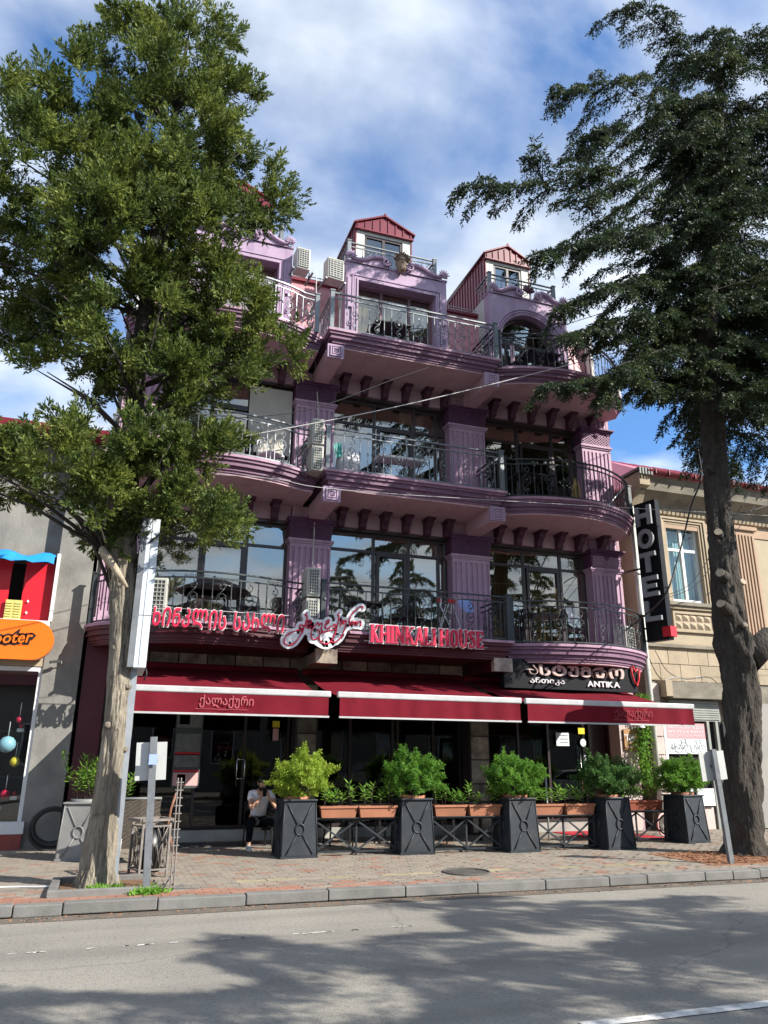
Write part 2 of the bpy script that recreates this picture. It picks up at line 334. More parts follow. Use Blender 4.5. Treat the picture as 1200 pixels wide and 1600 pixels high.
def ob(name, me, parent=None, loc=None, bevel=0, rot=None, scale=None):
    o = bpy.data.objects.new(name, me); C.objects.link(o)
    if parent is not None: o.parent = parent
    if loc is not None: o.location = loc
    if rot is not None: o.rotation_euler = rot
    if scale is not None: o.scale = scale
    if bevel:
        b = o.modifiers.new('bevel', 'BEVEL'); b.width = bevel; b.segments = 2; b.limit_method = 'ANGLE'; b.angle_limit = R(40)
    return o
def tag(o, label=None, cat=None, group=None, kind=None):
    if label: o['label'] = label
    if cat: o['category'] = cat
    if group: o['group'] = group
    if kind: o['kind'] = kind
    return o
def thing(name, label, cat, loc=(0, 0, 0), rz=0, group=None):
    o = bpy.data.objects.new(name, None); C.objects.link(o); o.location = loc; o.rotation_euler = (0, 0, rz)
    o.empty_display_size = .2
    return tag(o, label, cat, group)
def copy_tree(o, parent=None, loc=None, rz=None, label=None):
    c = o.copy(); C.objects.link(c); c.parent = parent
    if loc is not None: c.location = loc
    if rz is not None: c.rotation_euler = (0, 0, rz)
    if label: c['label'] = label
    for ch in list(o.children): copy_tree(ch, c)
    return c
def text_mesh(txt, size, depth, offset=0, mt='white', name='letter', res=2, shear=0):
    cu = bpy.data.curves.new(name, 'FONT'); cu.body = txt; cu.size = size; cu.extrude = depth / 2; cu.offset = offset; cu.resolution_u = res; cu.shear = shear
    o = bpy.data.objects.new('tmp', cu); C.objects.link(o)
    dg = bpy.context.evaluated_depsgraph_get(); dg.update()
    me = bpy.data.meshes.new_from_object(o.evaluated_get(dg)); me.name = name
    bpy.data.objects.remove(o); bpy.data.curves.remove(cu)
    me.materials.clear(); me.materials.append(MATS[mt])
    return me
def mesh_bounds(me):
    a = np.empty(len(me.vertices) * 3, 'f'); me.vertices.foreach_get('co', a); a = a.reshape(-1, 3)
    return a.min(0), a.max(0)
def text_row(word, parent, x0, x1, z0, h, y, depth, mt, gap=.04, offset=0, name='letter', back=None, slope=0, xs=None, space=.3, shear=0):
    """every character its own part; fitted between x0 and x1, standing in the XZ plane at depth y, front facing -Y"""
    items = []; x = 0; hh = None
    for ch in word:
        if ch == ' ': items.append((None, x, 0)); x += space; continue
        me = text_mesh(ch, 1.0, depth, offset, mt, name, shear=shear); a, b = mesh_bounds(me)
        items.append((me, x - a[0], b[0] - a[0])); x += (b[0] - a[0]) + gap
    tot = x - gap; sx = (x1 - x0) / tot
    for (me, ox, wd), ch in zip(items, word):
        if me is None: continue
        px = x0 + ox * sx; t = (px - x0) / (x1 - x0)
        o = ob(name, me, parent, (px, y, z0 + slope * t), rot=(R(90), 0, 0), scale=(sx, h, 1))
        if back:
            mb = text_mesh(ch, 1.0, depth * .6, offset + back[1], back[0], name + '_outline', shear=shear)
            ob(name + '_outline', mb, o, (0, 0, -depth * .9))
    return items
def blades(P, D, ln, wd, name, mt, parent=None, up=None):
    """many small leaf quads (diamonds): P base points, D directions, length, width arrays"""
    n = len(P); D = D / (np.linalg.norm(D, axis=1, keepdims=True) + 1e-9)
    rv = rng.normal(size=(n, 3)) if up is None else up + rng.normal(size=(n, 3)) * .35
    Sd = np.cross(D, rv); Sd /= np.linalg.norm(Sd, axis=1, keepdims=True) + 1e-9
    ln = np.broadcast_to(np.asarray(ln, float).reshape(-1, 1), (n, 1)); wd = np.broadcast_to(np.asarray(wd, float).reshape(-1, 1), (n, 1))
    V = np.empty((n, 4, 3), 'f'); V[:, 0] = P; V[:, 1] = P + D * ln * .45 + Sd * wd * .5; V[:, 2] = P + D * ln; V[:, 3] = P + D * ln * .45 - Sd * wd * .5
    me = bpy.data.meshes.new(name); me.vertices.add(4 * n); me.vertices.foreach_set('co', V.ravel())
    me.loops.add(4 * n); me.loops.foreach_set('vertex_index', np.arange(4 * n, dtype='i'))
    me.polygons.add(n); me.polygons.foreach_set('loop_start', np.arange(0, 4 * n, 4, dtype='i')); me.polygons.foreach_set('loop_total', np.full(n, 4, 'i'))
    me.materials.append(MATS[mt]); me.update(); me.validate()
    return ob(name, me, parent)
def unit(a): return a / (np.linalg.norm(a, axis=-1, keepdims=True) + 1e-9)
# ------------------------------------------------------------------ ground, road, pavement
def struct(o, label=None): return tag(o, label, kind='structure')
struct(MB().box(-400, 400, -400, 400, -.6, -.02).build('ground', 'stucco_far'))
struct(MB().quad((-120, -2.2, 0), (160, -2.2, 0), (160, 9.9, 0), (-120, 9.9, 0)).build('road', 'asphalt'))
gut = MB(); gut.quad((-20, 9.62, .004), (40, 9.62, .004), (40, 9.9, .004), (-20, 9.9, .004))
struct(gut.build('gutter', mat('gutter', (.10, .085, .07), (.15, .125, .10), 3, .95, bump=.004, bsc=80, dirt=((.2, .13, .08), 1.3, .55, .5))))
def line_strip(x0, x1, y0, y1):
    mb = MB(); n = int((x1 - x0) / .25); r = random.Random(int(x0 * 10) + 5)
    for i in range(n):
        a, b = x0 + (x1 - x0) * i / n, x0 + (x1 - x0) * (i + 1) / n
        mb.quad((a, y0 + r.uniform(-.006, .006), .006), (b, y0 + r.uniform(-.006, .006), .006), (b, y1 + r.uniform(-.01, .01), .006), (a, y1 + r.uniform(-.01, .01), .006))
    return mb
for (a, b) in ((3.12, 6.2), (10.2, 13.2), (-4, -1)): struct(line_strip(a, b, 4.93, 5.04).build('lane_line', 'road_paint'))
fl = MB(); rr = random.Random(4)
for i in range(60):
    x = rr.uniform(-2.2, 3.2); 
    if rr.random() < .7: fl.quad((x, 8.18 + rr.uniform(-.02, .02) + x * .02, .005), (x + rr.uniform(.03, .12), 8.2 + x * .02, .005), (x + .08, 8.23 + x * .02, .005), (x + .01, 8.22 + x * .02, .005))
struct(fl.build('faded_line', 'road_paint'))
side = struct(MB().box(-40, 60, 10.06, 40, -.3, .105).build('sidewalk', 'joint'))
# far side of the street
far_side = struct(MB().box(-60, 80, -7, -2.2, -.3, .12).build('opposite_sidewalk', 'paver'))
# kerb stones, each its own part
kb = struct(MB().box(-40, 60, 9.93, 10.05, -.3, .02).build('kerb', 'joint'))
x = -6.37; k = 0; rr = random.Random(3)
base_kerb = {}
while x < 22:
    ln = rr.choice([1.0, 1.0, 1.0, 1.0, .5, .62]); key = ln
    if key not in base_kerb:
        me = MB().box(.006, ln - .006, 0, .17, -.12, 0).mesh('kerbstone', 'kerb'); base_kerb[key] = me
    o = ob('kerbstone', base_kerb[key], kb, (x, 9.89 + rr.uniform(-.006, .006), .13 + rr.uniform(-.006, .006)), .012)
    x += ln; k += 1
# pavers: rows along the kerb; nearest and largest 300 in view as parts, the rest joined
rr = random.Random(11); rows = []
y = 10.07; r_i = 0
while y < 17.2:
    big = 12.0 < y < 12.25
    dy = .20 if r_i in (8,) else .10
    dx = .40 if dy > .15 else .20
    rows.append((y, dy, dx, r_i)); y += dy; r_i += 1
cnt = 0
pm = {}
for key, mt in (('r', 'paver_red'), ('g', 'paver'), ('y', 'paver_yellow')):
    for dx in (.20, .40):
        pm[key, dx] = MB().box(.004, dx - .004, .004, (.2 if dx > .3 else .1) - .004, -.03, 0).mesh('paving_brick', mt)
stuffp = {'r': MB(), 'g': MB(), 'y': MB()}
for (y, dy, dx, ri) in rows:
    x = -4.2 + (dx / 2 if ri % 2 else 0)
    while x < 15:
        if (-.45 < x < .75 and 10.32 < y < 11.45) or (9.05 < x < 15 and 10.42 < y < 12.1): x += dx; continue
        if dx > .3: key = 'y' if rr.random() < .55 else 'g'
        elif ri < 4: key = 'r' if rr.random() < (.95 if ri < 3 else .5) * (1 if x < 2.5 else max(.12, 1 - (x - 2.5) / 4)) else 'g'
        else: key = 'g' if rr.random() < .93 else 'r'
        z = .128 + rr.uniform(-.004, .004)
        vis = -1.2 < x < 6.5 and y < 10.07 + .1 * 9
        if vis and cnt < 298:
            ob('paving_brick', pm[key, dx], side, (x, y, z), rot=(rr.uniform(-.015, .015), rr.uniform(-.01, .01), 0)); cnt += 1
        else:
            t = rr.uniform(-.003, .003)
            stuffp[key].add([(x+.004, y+.004, z), (x+dx-.004, y+.004, z+t), (x+dx-.004, y+dy-.004, z+t), (x+.004, y+dy-.004, z),
                             (x+.004, y+.004, .09), (x+dx-.004, y+.004, .09), (x+dx-.004, y+dy-.004, .09), (x+.004, y+dy-.004, .09)],
                            [(0,1,2,3), (4,5,1,0), (5,6,2,1), (6,7,3,2), (7,4,0,3)])
        x += dx
for key, mt in (('r', 'paver_red'), ('g', 'paver'), ('y', 'paver_yellow')):
    tag(stuffp[key].build('paving', mt + '_field' if False else mt, side), kind='stuff')
mh = thing('manhole_cover', 'round iron manhole cover set in the brick pavement near the kerb', 'manhole cover', (5.04, 10.86, .128))
MB().lathe([(.30, -.02), (.30, .008)], n=28).build('cover', 'manhole', mh)
rg = MB(); rg.tube([(.33 * math.cos(a), .33 * math.sin(a), .006) for a in np.linspace(0, 6.2832, 29)[:-1]], .02, 5, close=True); rg.build('frame_ring', 'manhole', mh)
for i in range(5): MB().box(-.22, .22, -.2 + i * .1 - .012, -.2 + i * .1 + .012, .008, .014).build('rib', 'manhole', mh)

# ------------------------------------------------------------------ the purple building
FY = 16.0
PB = thing('purple_building', 'four-storey mauve building with curved balconies, plum brackets and red dormers', 'building', (5.8, FY, .13))
def P(mb, name, mt, parent=None, bevel=0, label=None):
    """part of the purple building given in world coordinates"""
    par = PB if parent is None else parent
    o = mb.build(name, mt, par, bevel=bevel); o.matrix_parent_inverse = Matrix.Translation((-5.8, -FY, -.13)); 
    if parent is not None: o.matrix_parent_inverse = Matrix.Identity(4)
    if label: o['label'] = label
    return o
def PO(name, me, loc, rot=None, scale=None, parent=None):
    o = ob(name, me, PB if parent is None else parent, loc, 0, rot, scale)
    if parent is None: o.matrix_parent_inverse = Matrix.Translation((-5.8, -FY, -.13))
    return o
LV = (4.08, 7.46, 10.83)
PIL = ((-.46, .46), (3.36, 4.28), (7.25, 8.22), (11.08, 11.93))
BAYS = ((.46, 3.36), (4.28, 7.25), (8.22, 11.08))
# core walls behind the bays, sides and back
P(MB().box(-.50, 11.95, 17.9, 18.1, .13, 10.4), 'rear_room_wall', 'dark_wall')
P(MB().box(-.55, -.40, 16.02, 20, .13, 10.82), 'side_wall', 'concrete')
P(MB().box(11.93, 12.0, 16.0, 20, .13, 10.82), 'side_wall', 'pink')
P(MB().box(-.40, 11.93, 19.8, 20, .13, 10.82), 'rear_wall', 'concrete')
for z in LV: P(MB().box(-.40, 11.93, 16.35, 19.8, z - .36, z - .002), 'floor_slab', 'dark_wall' if z < 10 else 'dark_wall')
# beams above the windows with brackets
brk = MB()
pr = [(0, 0), (-.34, 0), (-.34, -.06), (-.30, -.09), (-.29, -.14), (-.22, -.19), (-.16, -.24), (-.15, -.33), (-.10, -.36), (0, -.36)]
brk.prism(pr, -.075, .075, 'YZ'); brk.box(-.105, .105, -.385, .0, -.035, .02)
brm = brk.mesh('bracket', 'plum')
fl_m = MB().box(-.045, .045, -.31, -.29, -.30, -.10).mesh('bracket_face', 'plum')
for li, top in enumerate((7.46, 10.83)):
    zs = top - .40
    for (a, b) in BAYS:
        P(MB().box(a, b, 16.04, 16.36, zs - .34, zs), 'window_beam', 'pink')
        P(MB().box(a, b, 16.12, 16.3, zs - .40, zs - .342), 'beam_trim', 'frame_brown')
    xs = [a for a in (4.50, 5.02, 5.54, 6.08, 6.62, 7.12)] + [8.48, 9.03, 9.60, 10.18, 10.75, 11.35] + [.70, 1.25, 1.82, 2.40, 2.98]
    for x in xs:
        PO('bracket', brm, (x, 16.04 if x < 11.2 else 15.93, zs - .02))
# pilasters
def pilaster(a, b, z0, z1, lab=None):
    wd = b - a; fy = 15.95
    body = P(MB().box(a, b, fy + .03, 16.4, z0, z1 - .82), 'pilaster', 'pilaster_paint')
    n = 7; st = wd / (n + .0); m_ = MB()
    for i in range(n + 1):
        cx = a + wd * i / n; hw = .036 if 0 < i < n else .04
        x0 = max(a, cx - hw); x1 = min(b, cx + hw)
        m_.box(x0, x1, fy, fy + .031, z0 + .35, z1 - .95)
    m_.box(a, b, fy, fy + .031, z0 + .2, z0 + .35); m_.box(a, b, fy, fy + .031, z1 - .95, z1 - .86)
    P(m_, 'fluting', 'pilaster_paint')
    P(MB().box(a - .03, b + .03, fy - .04, 16.38, z0 + .0, z0 + .2), 'pilaster_base', 'pilaster_paint', bevel=.01)
    mm = MB(); mm.box(a - .03, b + .03, fy - .03, 16.38, z1 - .86, z1 - .82); mm.box(a - .06, b + .06, fy - .06, 16.38, z1 - .82, z1 - .76); P(mm, 'necking', 'pilaster_paint', bevel=.006)
    # capital: tapering lattice block and stepped abacus
    cp = MB(); zc = z1 - .76
    cp.add([(a, fy - .0, zc), (b, fy, zc), (b, 16.38, zc), (a, 16.38, zc), (a - .04, fy - .05, zc + .34), (b + .04, fy - .05, zc + .34), (b + .04, 16.38, zc + .34), (a - .04, 16.38, zc + .34)],
           [(0,3,2,1),(4,5,6,7),(0,1,5,4),(1,2,6,5),(2,3,7,6),(3,0,4,7)])
    P(cp, 'capital', 'plum_cap')
    lat = MB(); nd = 9
    for i in range(-4, nd + 1):
        for sgn in (1, -1):
            p0 = a + wd * (i + (0 if sgn > 0 else 4)) / nd; p1 = p0 + sgn * wd * 4 / nd
            t0, t1 = 0, 1
            q = []
            for t in (0, 1):
                q.append([p0 + (p1 - p0) * t, t])
            def clip(p, q_):
                pts = [list(p), list(q_)]
                for e in (0, 1):
                    for lim in (a + .02, b - .02):
                        o_ = pts[1 - e]
                        if (lim == a + .02 and pts[e][0] < lim) or (lim == b - .02 and pts[e][0] > lim):
                            if abs(pts[e][0] - o_[0]) < 1e-6: return None
                            tt = (lim - o_[0]) / (pts[e][0] - o_[0])
                            if tt < 0 or tt > 1: return None
                            pts[e] = [lim, o_[1] + (pts[e][1] - o_[1]) * tt]
                return pts
            cpz = clip(q[0], q[1])
            if cpz and abs(cpz[0][0] - cpz[1][0]) > .02:
                (xa, ta), (xb, tb) = cpz
                lat.bar((xa, fy - .05 * ta - .006, zc + .02 + .28 * ta), (xb, fy - .05 * tb - .006, zc + .02 + .28 * tb), .016, .02, (0, 1, 0))
    P(lat, 'capital_lattice', 'pilaster_paint' if a > 8 else 'plum_cap')
    sh = MB(); vx = (a + b) / 2
    for sg in (-1, 1):
        P(MB().tube([(vx + sg * (wd * .42 + .045 * math.cos(t) * (1 - t / 14)), fy - .075, zc + .34 + .045 * math.sin(t) * (1 - t / 14)) for t in np.linspace(0, 9, 16)], .013, 5), 'volute', 'plum_cap')
    for k_ in range(5): sh.tube([(vx, fy - .05, zc + .2), (vx + (k_ - 2) * .035, fy - .10, zc + .33 - abs(k_ - 2) * .015)], [.012, .02], 5)
    P(sh, 'palmette', 'plum_cap')
    ab = MB(); ab.box(a - .03, b + .03, fy - .08, 16.38, zc + .342, zc + .38); ab.box(a - .07, b + .07, fy - .12, 16.38, zc + .382, zc + .42); ab.box(a - .10, b + .10, fy - .16, 16.38, zc + .422, zc + .46)
    P(ab, 'abacus', 'plum_cap', bevel=.006)
    nk = MB(); nk.box(a + .02, b - .02, fy + .04, 16.38, zc + .462, z1 + .0)
    for i in range(6): nk.box(a + .06 + i * (wd - .16) / 5, a + .10 + i * (wd - .16) / 5, fy + .012, fy + .042, zc + .462, z1 - .001)
    P(nk, 'pilaster_head', 'pilaster_paint' if a > 8 else 'pink')
for (a, b) in PIL:
    pilaster(a, b, LV[0] + .002, LV[1] - .40); pilaster(a, b, LV[1] + .002, LV[2] - .40)
# balcony slabs -----------------------------------------------------
def offset(path, d):
    """path offset towards the building side (to its right when walking +X)"""
    o_ = []; k_ = len(path)
    for i, p in enumerate(path):
        a_ = Vector(path[max(i - 1, 0)]); b_ = Vector(path[min(i + 1, k_ - 1)]); p = Vector(p)
        if 0 < i < k_ - 1:
            d1 = (p - a_).normalized(); d2 = (b_ - p).normalized(); n1 = Vector((-d1.y, d1.x)); n2 = Vector((-d2.y, d2.x)); nn = (n1 + n2); nn.normalize(); s_ = d / max(.5, nn.dot(n1)); o_.append(p + nn * s_)
        else:
            dd = (b_ - a_).normalized(); nn = Vector((-dd.y, dd.x)); q = p + nn * d; q.y = p.y; 
            o_.append(q)
    return o_
def arc_pts(pts, n=28):
    """smooth open curve through the points (Catmull-Rom)"""
    P_ = [Vector(p) for p in pts]; P_ = [P_[0] * 2 - P_[1]] + P_ + [P_[-1] * 2 - P_[-2]]; o_ = []
    seg = len(P_) - 3; per = max(2, n // seg)
    for i in range(seg):
        for j in range(per):
            t = j / per; a_, b_, c_, d_ = P_[i:i+4]
            o_.append(.5 * ((2*b_) + (-a_ + c_) * t + (2*a_ - 5*b_ + 4*c_ - d_) * t*t + (-a_ + 3*b_ - 3*c_ + d_) * t**3))
    o_.append(P_[-2]); return o_
MIDP = [Vector((3.70, 16.02)), Vector((3.70, 14.47)), Vector((7.98, 14.47)), Vector((7.98, 16.02))]
RC = arc_pts([(8.16, 14.80), (8.7, 14.56), (9.3, 14.42), (9.9, 14.37), (10.5, 14.43), (11.1, 14.65), (11.6, 14.95), (12.0, 15.30), (12.2, 15.62)])
RIGHTP = [Vector((7.99, 14.92))] + RC + [Vector((12.22, 15.70)), Vector((12.0, 16.02))]
LEFTP = [Vector((11.58 - p.x, p.y)) for p in reversed(RIGHTP)]
LEFTP[-1] = Vector((3.69, 14.98)); 
def slab(path, zt, mts, who):
    mt_top, mt_mid, mt_sof = mts
    def lay(d, z0, z1, name, mt):
        pts = offset(path, d)
        poly = [(p.x, p.y) for p in pts]
        if poly[-1][1] < 16: poly += [(poly[-1][0], 16.02)]
        if poly[0][1] < 16: poly = [(poly[0][0], 16.02)] + poly
        xs_ = [q[0] for q in poly]
        poly += [(max(xs_[0], xs_[-1]) if False else xs_[-1], 16.34), (xs_[0], 16.34)]
        return P(MB().prism(poly, z0, z1), name, mt)
    lay(0, zt - .055, zt, 'slab_edge', mt_top)
    lay(.035, zt - .12, zt - .056, 'slab_moulding', mt_mid)
    lay(.075, zt - .20, zt - .121, 'slab_moulding', mt_mid)
    lay(.05, zt - .225, zt - .201, 'slab_moulding', mt_mid)
    lay(.115, zt - .31, zt - .226, 'slab_moulding', mt_mid)
    lay(.145, zt - .36, zt - .311, 'slab_moulding', mt_mid)
    lay(.17, zt - .40, zt - .361, 'balcony_soffit', mt_sof)
for i, z in enumerate(LV):
    for path, who in ((MIDP, 'm'), (RIGHTP, 'r'), (LEFTP, 'l')):
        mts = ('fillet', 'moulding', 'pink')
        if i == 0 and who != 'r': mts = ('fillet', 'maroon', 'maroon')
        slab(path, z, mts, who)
# cantilever beams with square rosettes
for i, z in enumerate(LV):
    for xc in (3.90, 7.76):
        if i == 0:
            P(MB().box(xc - .20, xc + .20, 14.72, 16.0, z - .62, z - .402), 'cantilever_beam', 'weathered' if xc < 5 else 'maroon')
            P(MB().box(xc - .215, xc + .215, 14.60, 14.74, z - .64, z - .36), 'beam_end_panel', 'marble')
            continue
        P(MB().box(xc - .17, xc + .17, 14.62, 16.0, z - .72, z - .402), 'cantilever_beam', 'pink')
        P(MB().box(xc - .19, xc + .19, 14.56, 14.64, z - .70, z - .37), 'beam_end_panel', 'lilac')
        r_ = MB()
        for s_, d_ in ((.13, .03), (.08, .03)):
            for (x0, x1, z0, z1) in ((-s_, s_, s_ - .03, s_), (-s_, s_, -s_, -s_ + .03), (-s_, -s_ + .03, -s_ + .031, s_ - .031), (s_ - .03, s_, -s_ + .031, s_ - .031)):
                r_.box(xc + x0, xc + x1, 14.53, 14.561, z - .535 + z0, z - .535 + z1)
        r_.box(xc - .03, xc + .03, 14.54, 14.561, z - .565, z - .505)
        P(r_, 'rosette', 'lilac')
# windows ------------------------------------------------------------
def window(a, b, z0, z1, mull, trans, y=16.30, door=None, gl='glass', fm='frame_brown', parent=None, name='window', t=.06):
    fr = MB(); fr.box(a, a + t, y - .04, y + .04, z0, z1); fr.box(b - t, b, y - .04, y + .04, z0, z1); fr.box(a + t, b - t, y - .04, y + .04, z1 - t, z1); fr.box(a + t, b - t, y - .04, y + .04, z0, z0 + t)
    ms = [a + t / 2] + list(mull) + [b - t / 2]
    for x_ in mull: fr.box(x_ - t * .55, x_ + t * .55, y - .045, y + .045, z0 + t, z1 - t)
    for i_ in range(len(ms) - 1):
        for zt in trans: fr.box(ms[i_] + t * .5, ms[i_ + 1] - t * .5, y - .038, y + .038, zt - t / 2, zt + t / 2)
    f_ = P(fr, name, fm) if parent is None else fr.build(name, fm, parent)
    zz = [z0 + t / 2] + list(trans) + [z1 - t / 2]
    for i_ in range(len(ms) - 1):
        for j_ in range(len(zz) - 1):
            g_ = MB().box(ms[i_] + t * .5, ms[i_+1] - t * .5, y - .006, y + .006, zz[j_] + t / 2, zz[j_+1] - t / 2)
            pn = g_.build('pane', gl, f_)
            # each pane sits a hair out of true, as glazing does
            th = Matrix.Translation(((ms[i_]+ms[i_+1])/2, y, (zz[j_]+zz[j_+1])/2)) @ Euler((random.uniform(-.006, .006), 0, random.uniform(-.008, .008))).to_matrix().to_4x4() @ Matrix.Translation((-(ms[i_]+ms[i_+1])/2, -y, -(zz[j_]+zz[j_+1])/2))
            pn.matrix_basis = th
    if door:
        da, db = door; s_ = MB(); zt_ = trans[0]
        for (x0, x1) in ((da, da + .07), (db - .07, db)): s_.box(x0, x1, y - .06, y - .046, z0 + .06, zt_ - .03)
        s_.box(da + .07, db - .07, y - .06, y - .046, zt_ - .1, zt_ - .03); s_.box(da + .07, db - .07, y - .06, y - .046, z0 + .06, z0 + .16)
        s_.build('door_leaf_frame', fm, f_)
    return f_
zA0, zA1 = LV[0] + .01, LV[1] - .80; zB0, zB1 = LV[1] + .01, LV[2] - .80
window(4.28, 7.25, zA0, zA1, (5.39, 6.26, 7.02), (6.24,), door=(5.46, 6.2))
window(4.28, 7.25, zB0, zB1, (5.38, 6.42, 7.0), (9.42,), door=(5.46, 6.36))
window(8.22, 11.08, zA0, zA1, (9.31, 10.36), (6.24,), door=(9.38, 10.3))
window(8.22, 11.08, zB0, zB1, (9.31, 10.36), (9.55,), door=(9.38, 10.3))
window(.46, 3.36, zA0, zA1, (1.48, 2.46), (6.14,), door=(1.52, 2.42))
window(.46, 3.36, zB0, zB1, (1.48, 2.46), (9.42,), door=(1.52, 2.42))
mat('frame_mauve', (.16, .085, .10), None, rough=.45); mat('blind_cream', (.62, .58, .48), (.5, .47, .40), 2, .8)
# curtains behind the glass
def curtain(x0, x1, z0, z1, y, mt, label, amp=.035, pitch=.13):
    n = int((x1 - x0) / pitch * 6); mb = MB(); vs = []
    for i in range(n + 1):
        x_ = x0 + (x1 - x0) * i / n; yy = y + amp * math.sin(i / 6 * 6.2832) + .01 * math.sin(i * 1.7)
        vs += [(x_, yy, z0), (x_, yy * .3 + (y) * .7, z1)]
    mb.add(vs, [(2*i, 2*i+2, 2*i+3, 2*i+1) for i in range(n)], True)
    o = mb.build('curtain', mt); return tag(o, label, 'curtain')
curtain(4.35, 7.2, 4.12, 6.62, 16.5, 'curtain_grey', 'long pale grey pleated curtain behind the glass of the first-floor middle balcony')
curtain(6.1, 6.75, 7.5, 10.0, 16.45, 'curtain_grey', 'narrow grey curtain gathered beside the open door of the second-floor middle balcony')
curtain(8.35, 9.2, 4.12, 6.62, 16.5, 'curtain_gold', 'old-gold pleated curtain left of the door on the first-floor right balcony')
curtain(9.45, 11.0, 4.12, 6.62, 16.5, 'curtain_gold', 'wide old-gold curtain right of the door on the first-floor right balcony')
curtain(8.3, 9.1, 7.5, 9.95, 16.5, 'curtain_olive', 'dark olive curtain at the left end of the second-floor right balcony window')
curtain(.6, 3.3, 4.12, 6.62, 16.5, 'curtain_grey', 'grey curtain behind the first-floor left balcony window, half hidden by the tree')
curtain(.6, 3.3, 7.5, 9.95, 16.5, 'curtain_grey', 'pale curtain behind the second-floor left balcony window beside the air conditioners')
tag(MB().box(8.4, 11.0, 16.6, 16.62, 9.3, 10.0).build('blind', mat('blind_brown', (.16, .06, .035), None, rough=.8)), 'rust-brown blind across the top of the second-floor right balcony window', 'blind')
tag(MB().box(2.3, 3.3, 16.16, 16.2, 8.3, 9.95).build('blind', 'blind_cream'), 'drawn cream blind filling the second-floor left balcony window', 'blind')

# railings -----------------------------------------------------------
def spiral(cx, cz, r, a0, turns, sgn, n=18):
    return [(cx + (r * (1 - .78 * t / 1)) * math.cos(a0 + sgn * turns * 6.2832 * t), 0, cz + (r * (1 - .78 * t)) * math.sin(a0 + sgn * turns * 6.2832 * t)) for t in np.linspace(0, 1, n)]
def scroll_mesh(mt):
    mb = MB()
    pts = []
    # S curve: small hook at top, big double curl in the middle, hook at the bottom
    mb.tube([(0, 0, .78), (0, 0, .71)], .009, 4)
    mb.tube([(0, 0, .71)] + [(.062 * math.sin(t), 0, .648 + .062 * math.cos(t)) for t in np.linspace(0, 4.2, 9)], .009, 4)
    mb.tube([(.055, 0, .62), (.0, 0, .54), (-.075, 0, .47), (-.10, 0, .40), (-.075, 0, .33), (0, 0, .295), (.07, 0, .33), (.085, 0, .385), (.06, 0, .43), (.02, 0, .425), (.008, 0, .395), (.03, 0, .375)], .009, 4)
    mb.tube([(.085, 0, .385), (.075, 0, .46), (.02, 0, .50), (-.03, 0, .485), (-.055, 0, .44), (-.045, 0, .40), (-.015, 0, .39), (-.008, 0, .42)], .009, 4)
    mb.tube([(.065, 0, .33), (.03, 0, .27), (-.04, 0, .21), (-.06, 0, .15), (-.03, 0, .095), (.03, 0, .09), (.055, 0, .13), (.03, 0, .17), (0, 0, .155)], .009, 4)
    mb.tube([(0, 0, .09), (0, 0, 0)], .009, 4)
    for (x, z) in ((-.035, .655), (.01, .15), (0, .39)):
        mb.add([(x - .03, -.012, z - .02), (x + .03, -.012, z - .02), (x, -.012, z + .03), (x, .014, z)], [(0, 1, 2), (0, 2, 3), (1, 3, 2), (0, 3, 1)])
    return mb.mesh('scroll', mt)
def bar_mesh(mt):
    mb = MB(); mb.box(-.008, .008, -.008, .008, 0, .78)
    mb.lathe([(.008, .38), (.02, .40), (.02, .41), (.009, .42), (.02, .43), (.02, .44), (.008, .46)], n=6)
    return mb.mesh('baluster', mt)
def frieze_mesh(mt):
    mb = MB()
    for i in range(4):
        mb.tube([(-.15 + i * .1 + .035 * math.cos(t), 0, .825 + .022 * math.sin(t)) for t in np.linspace(0, 6.28, 9)[:-1]], .006, 4, close=True)
    return mb.mesh('frieze_scroll', mt)
RM = {k: (scroll_mesh(k), bar_mesh(k), frieze_mesh(k)) for k in ('iron', 'iron_grey')}
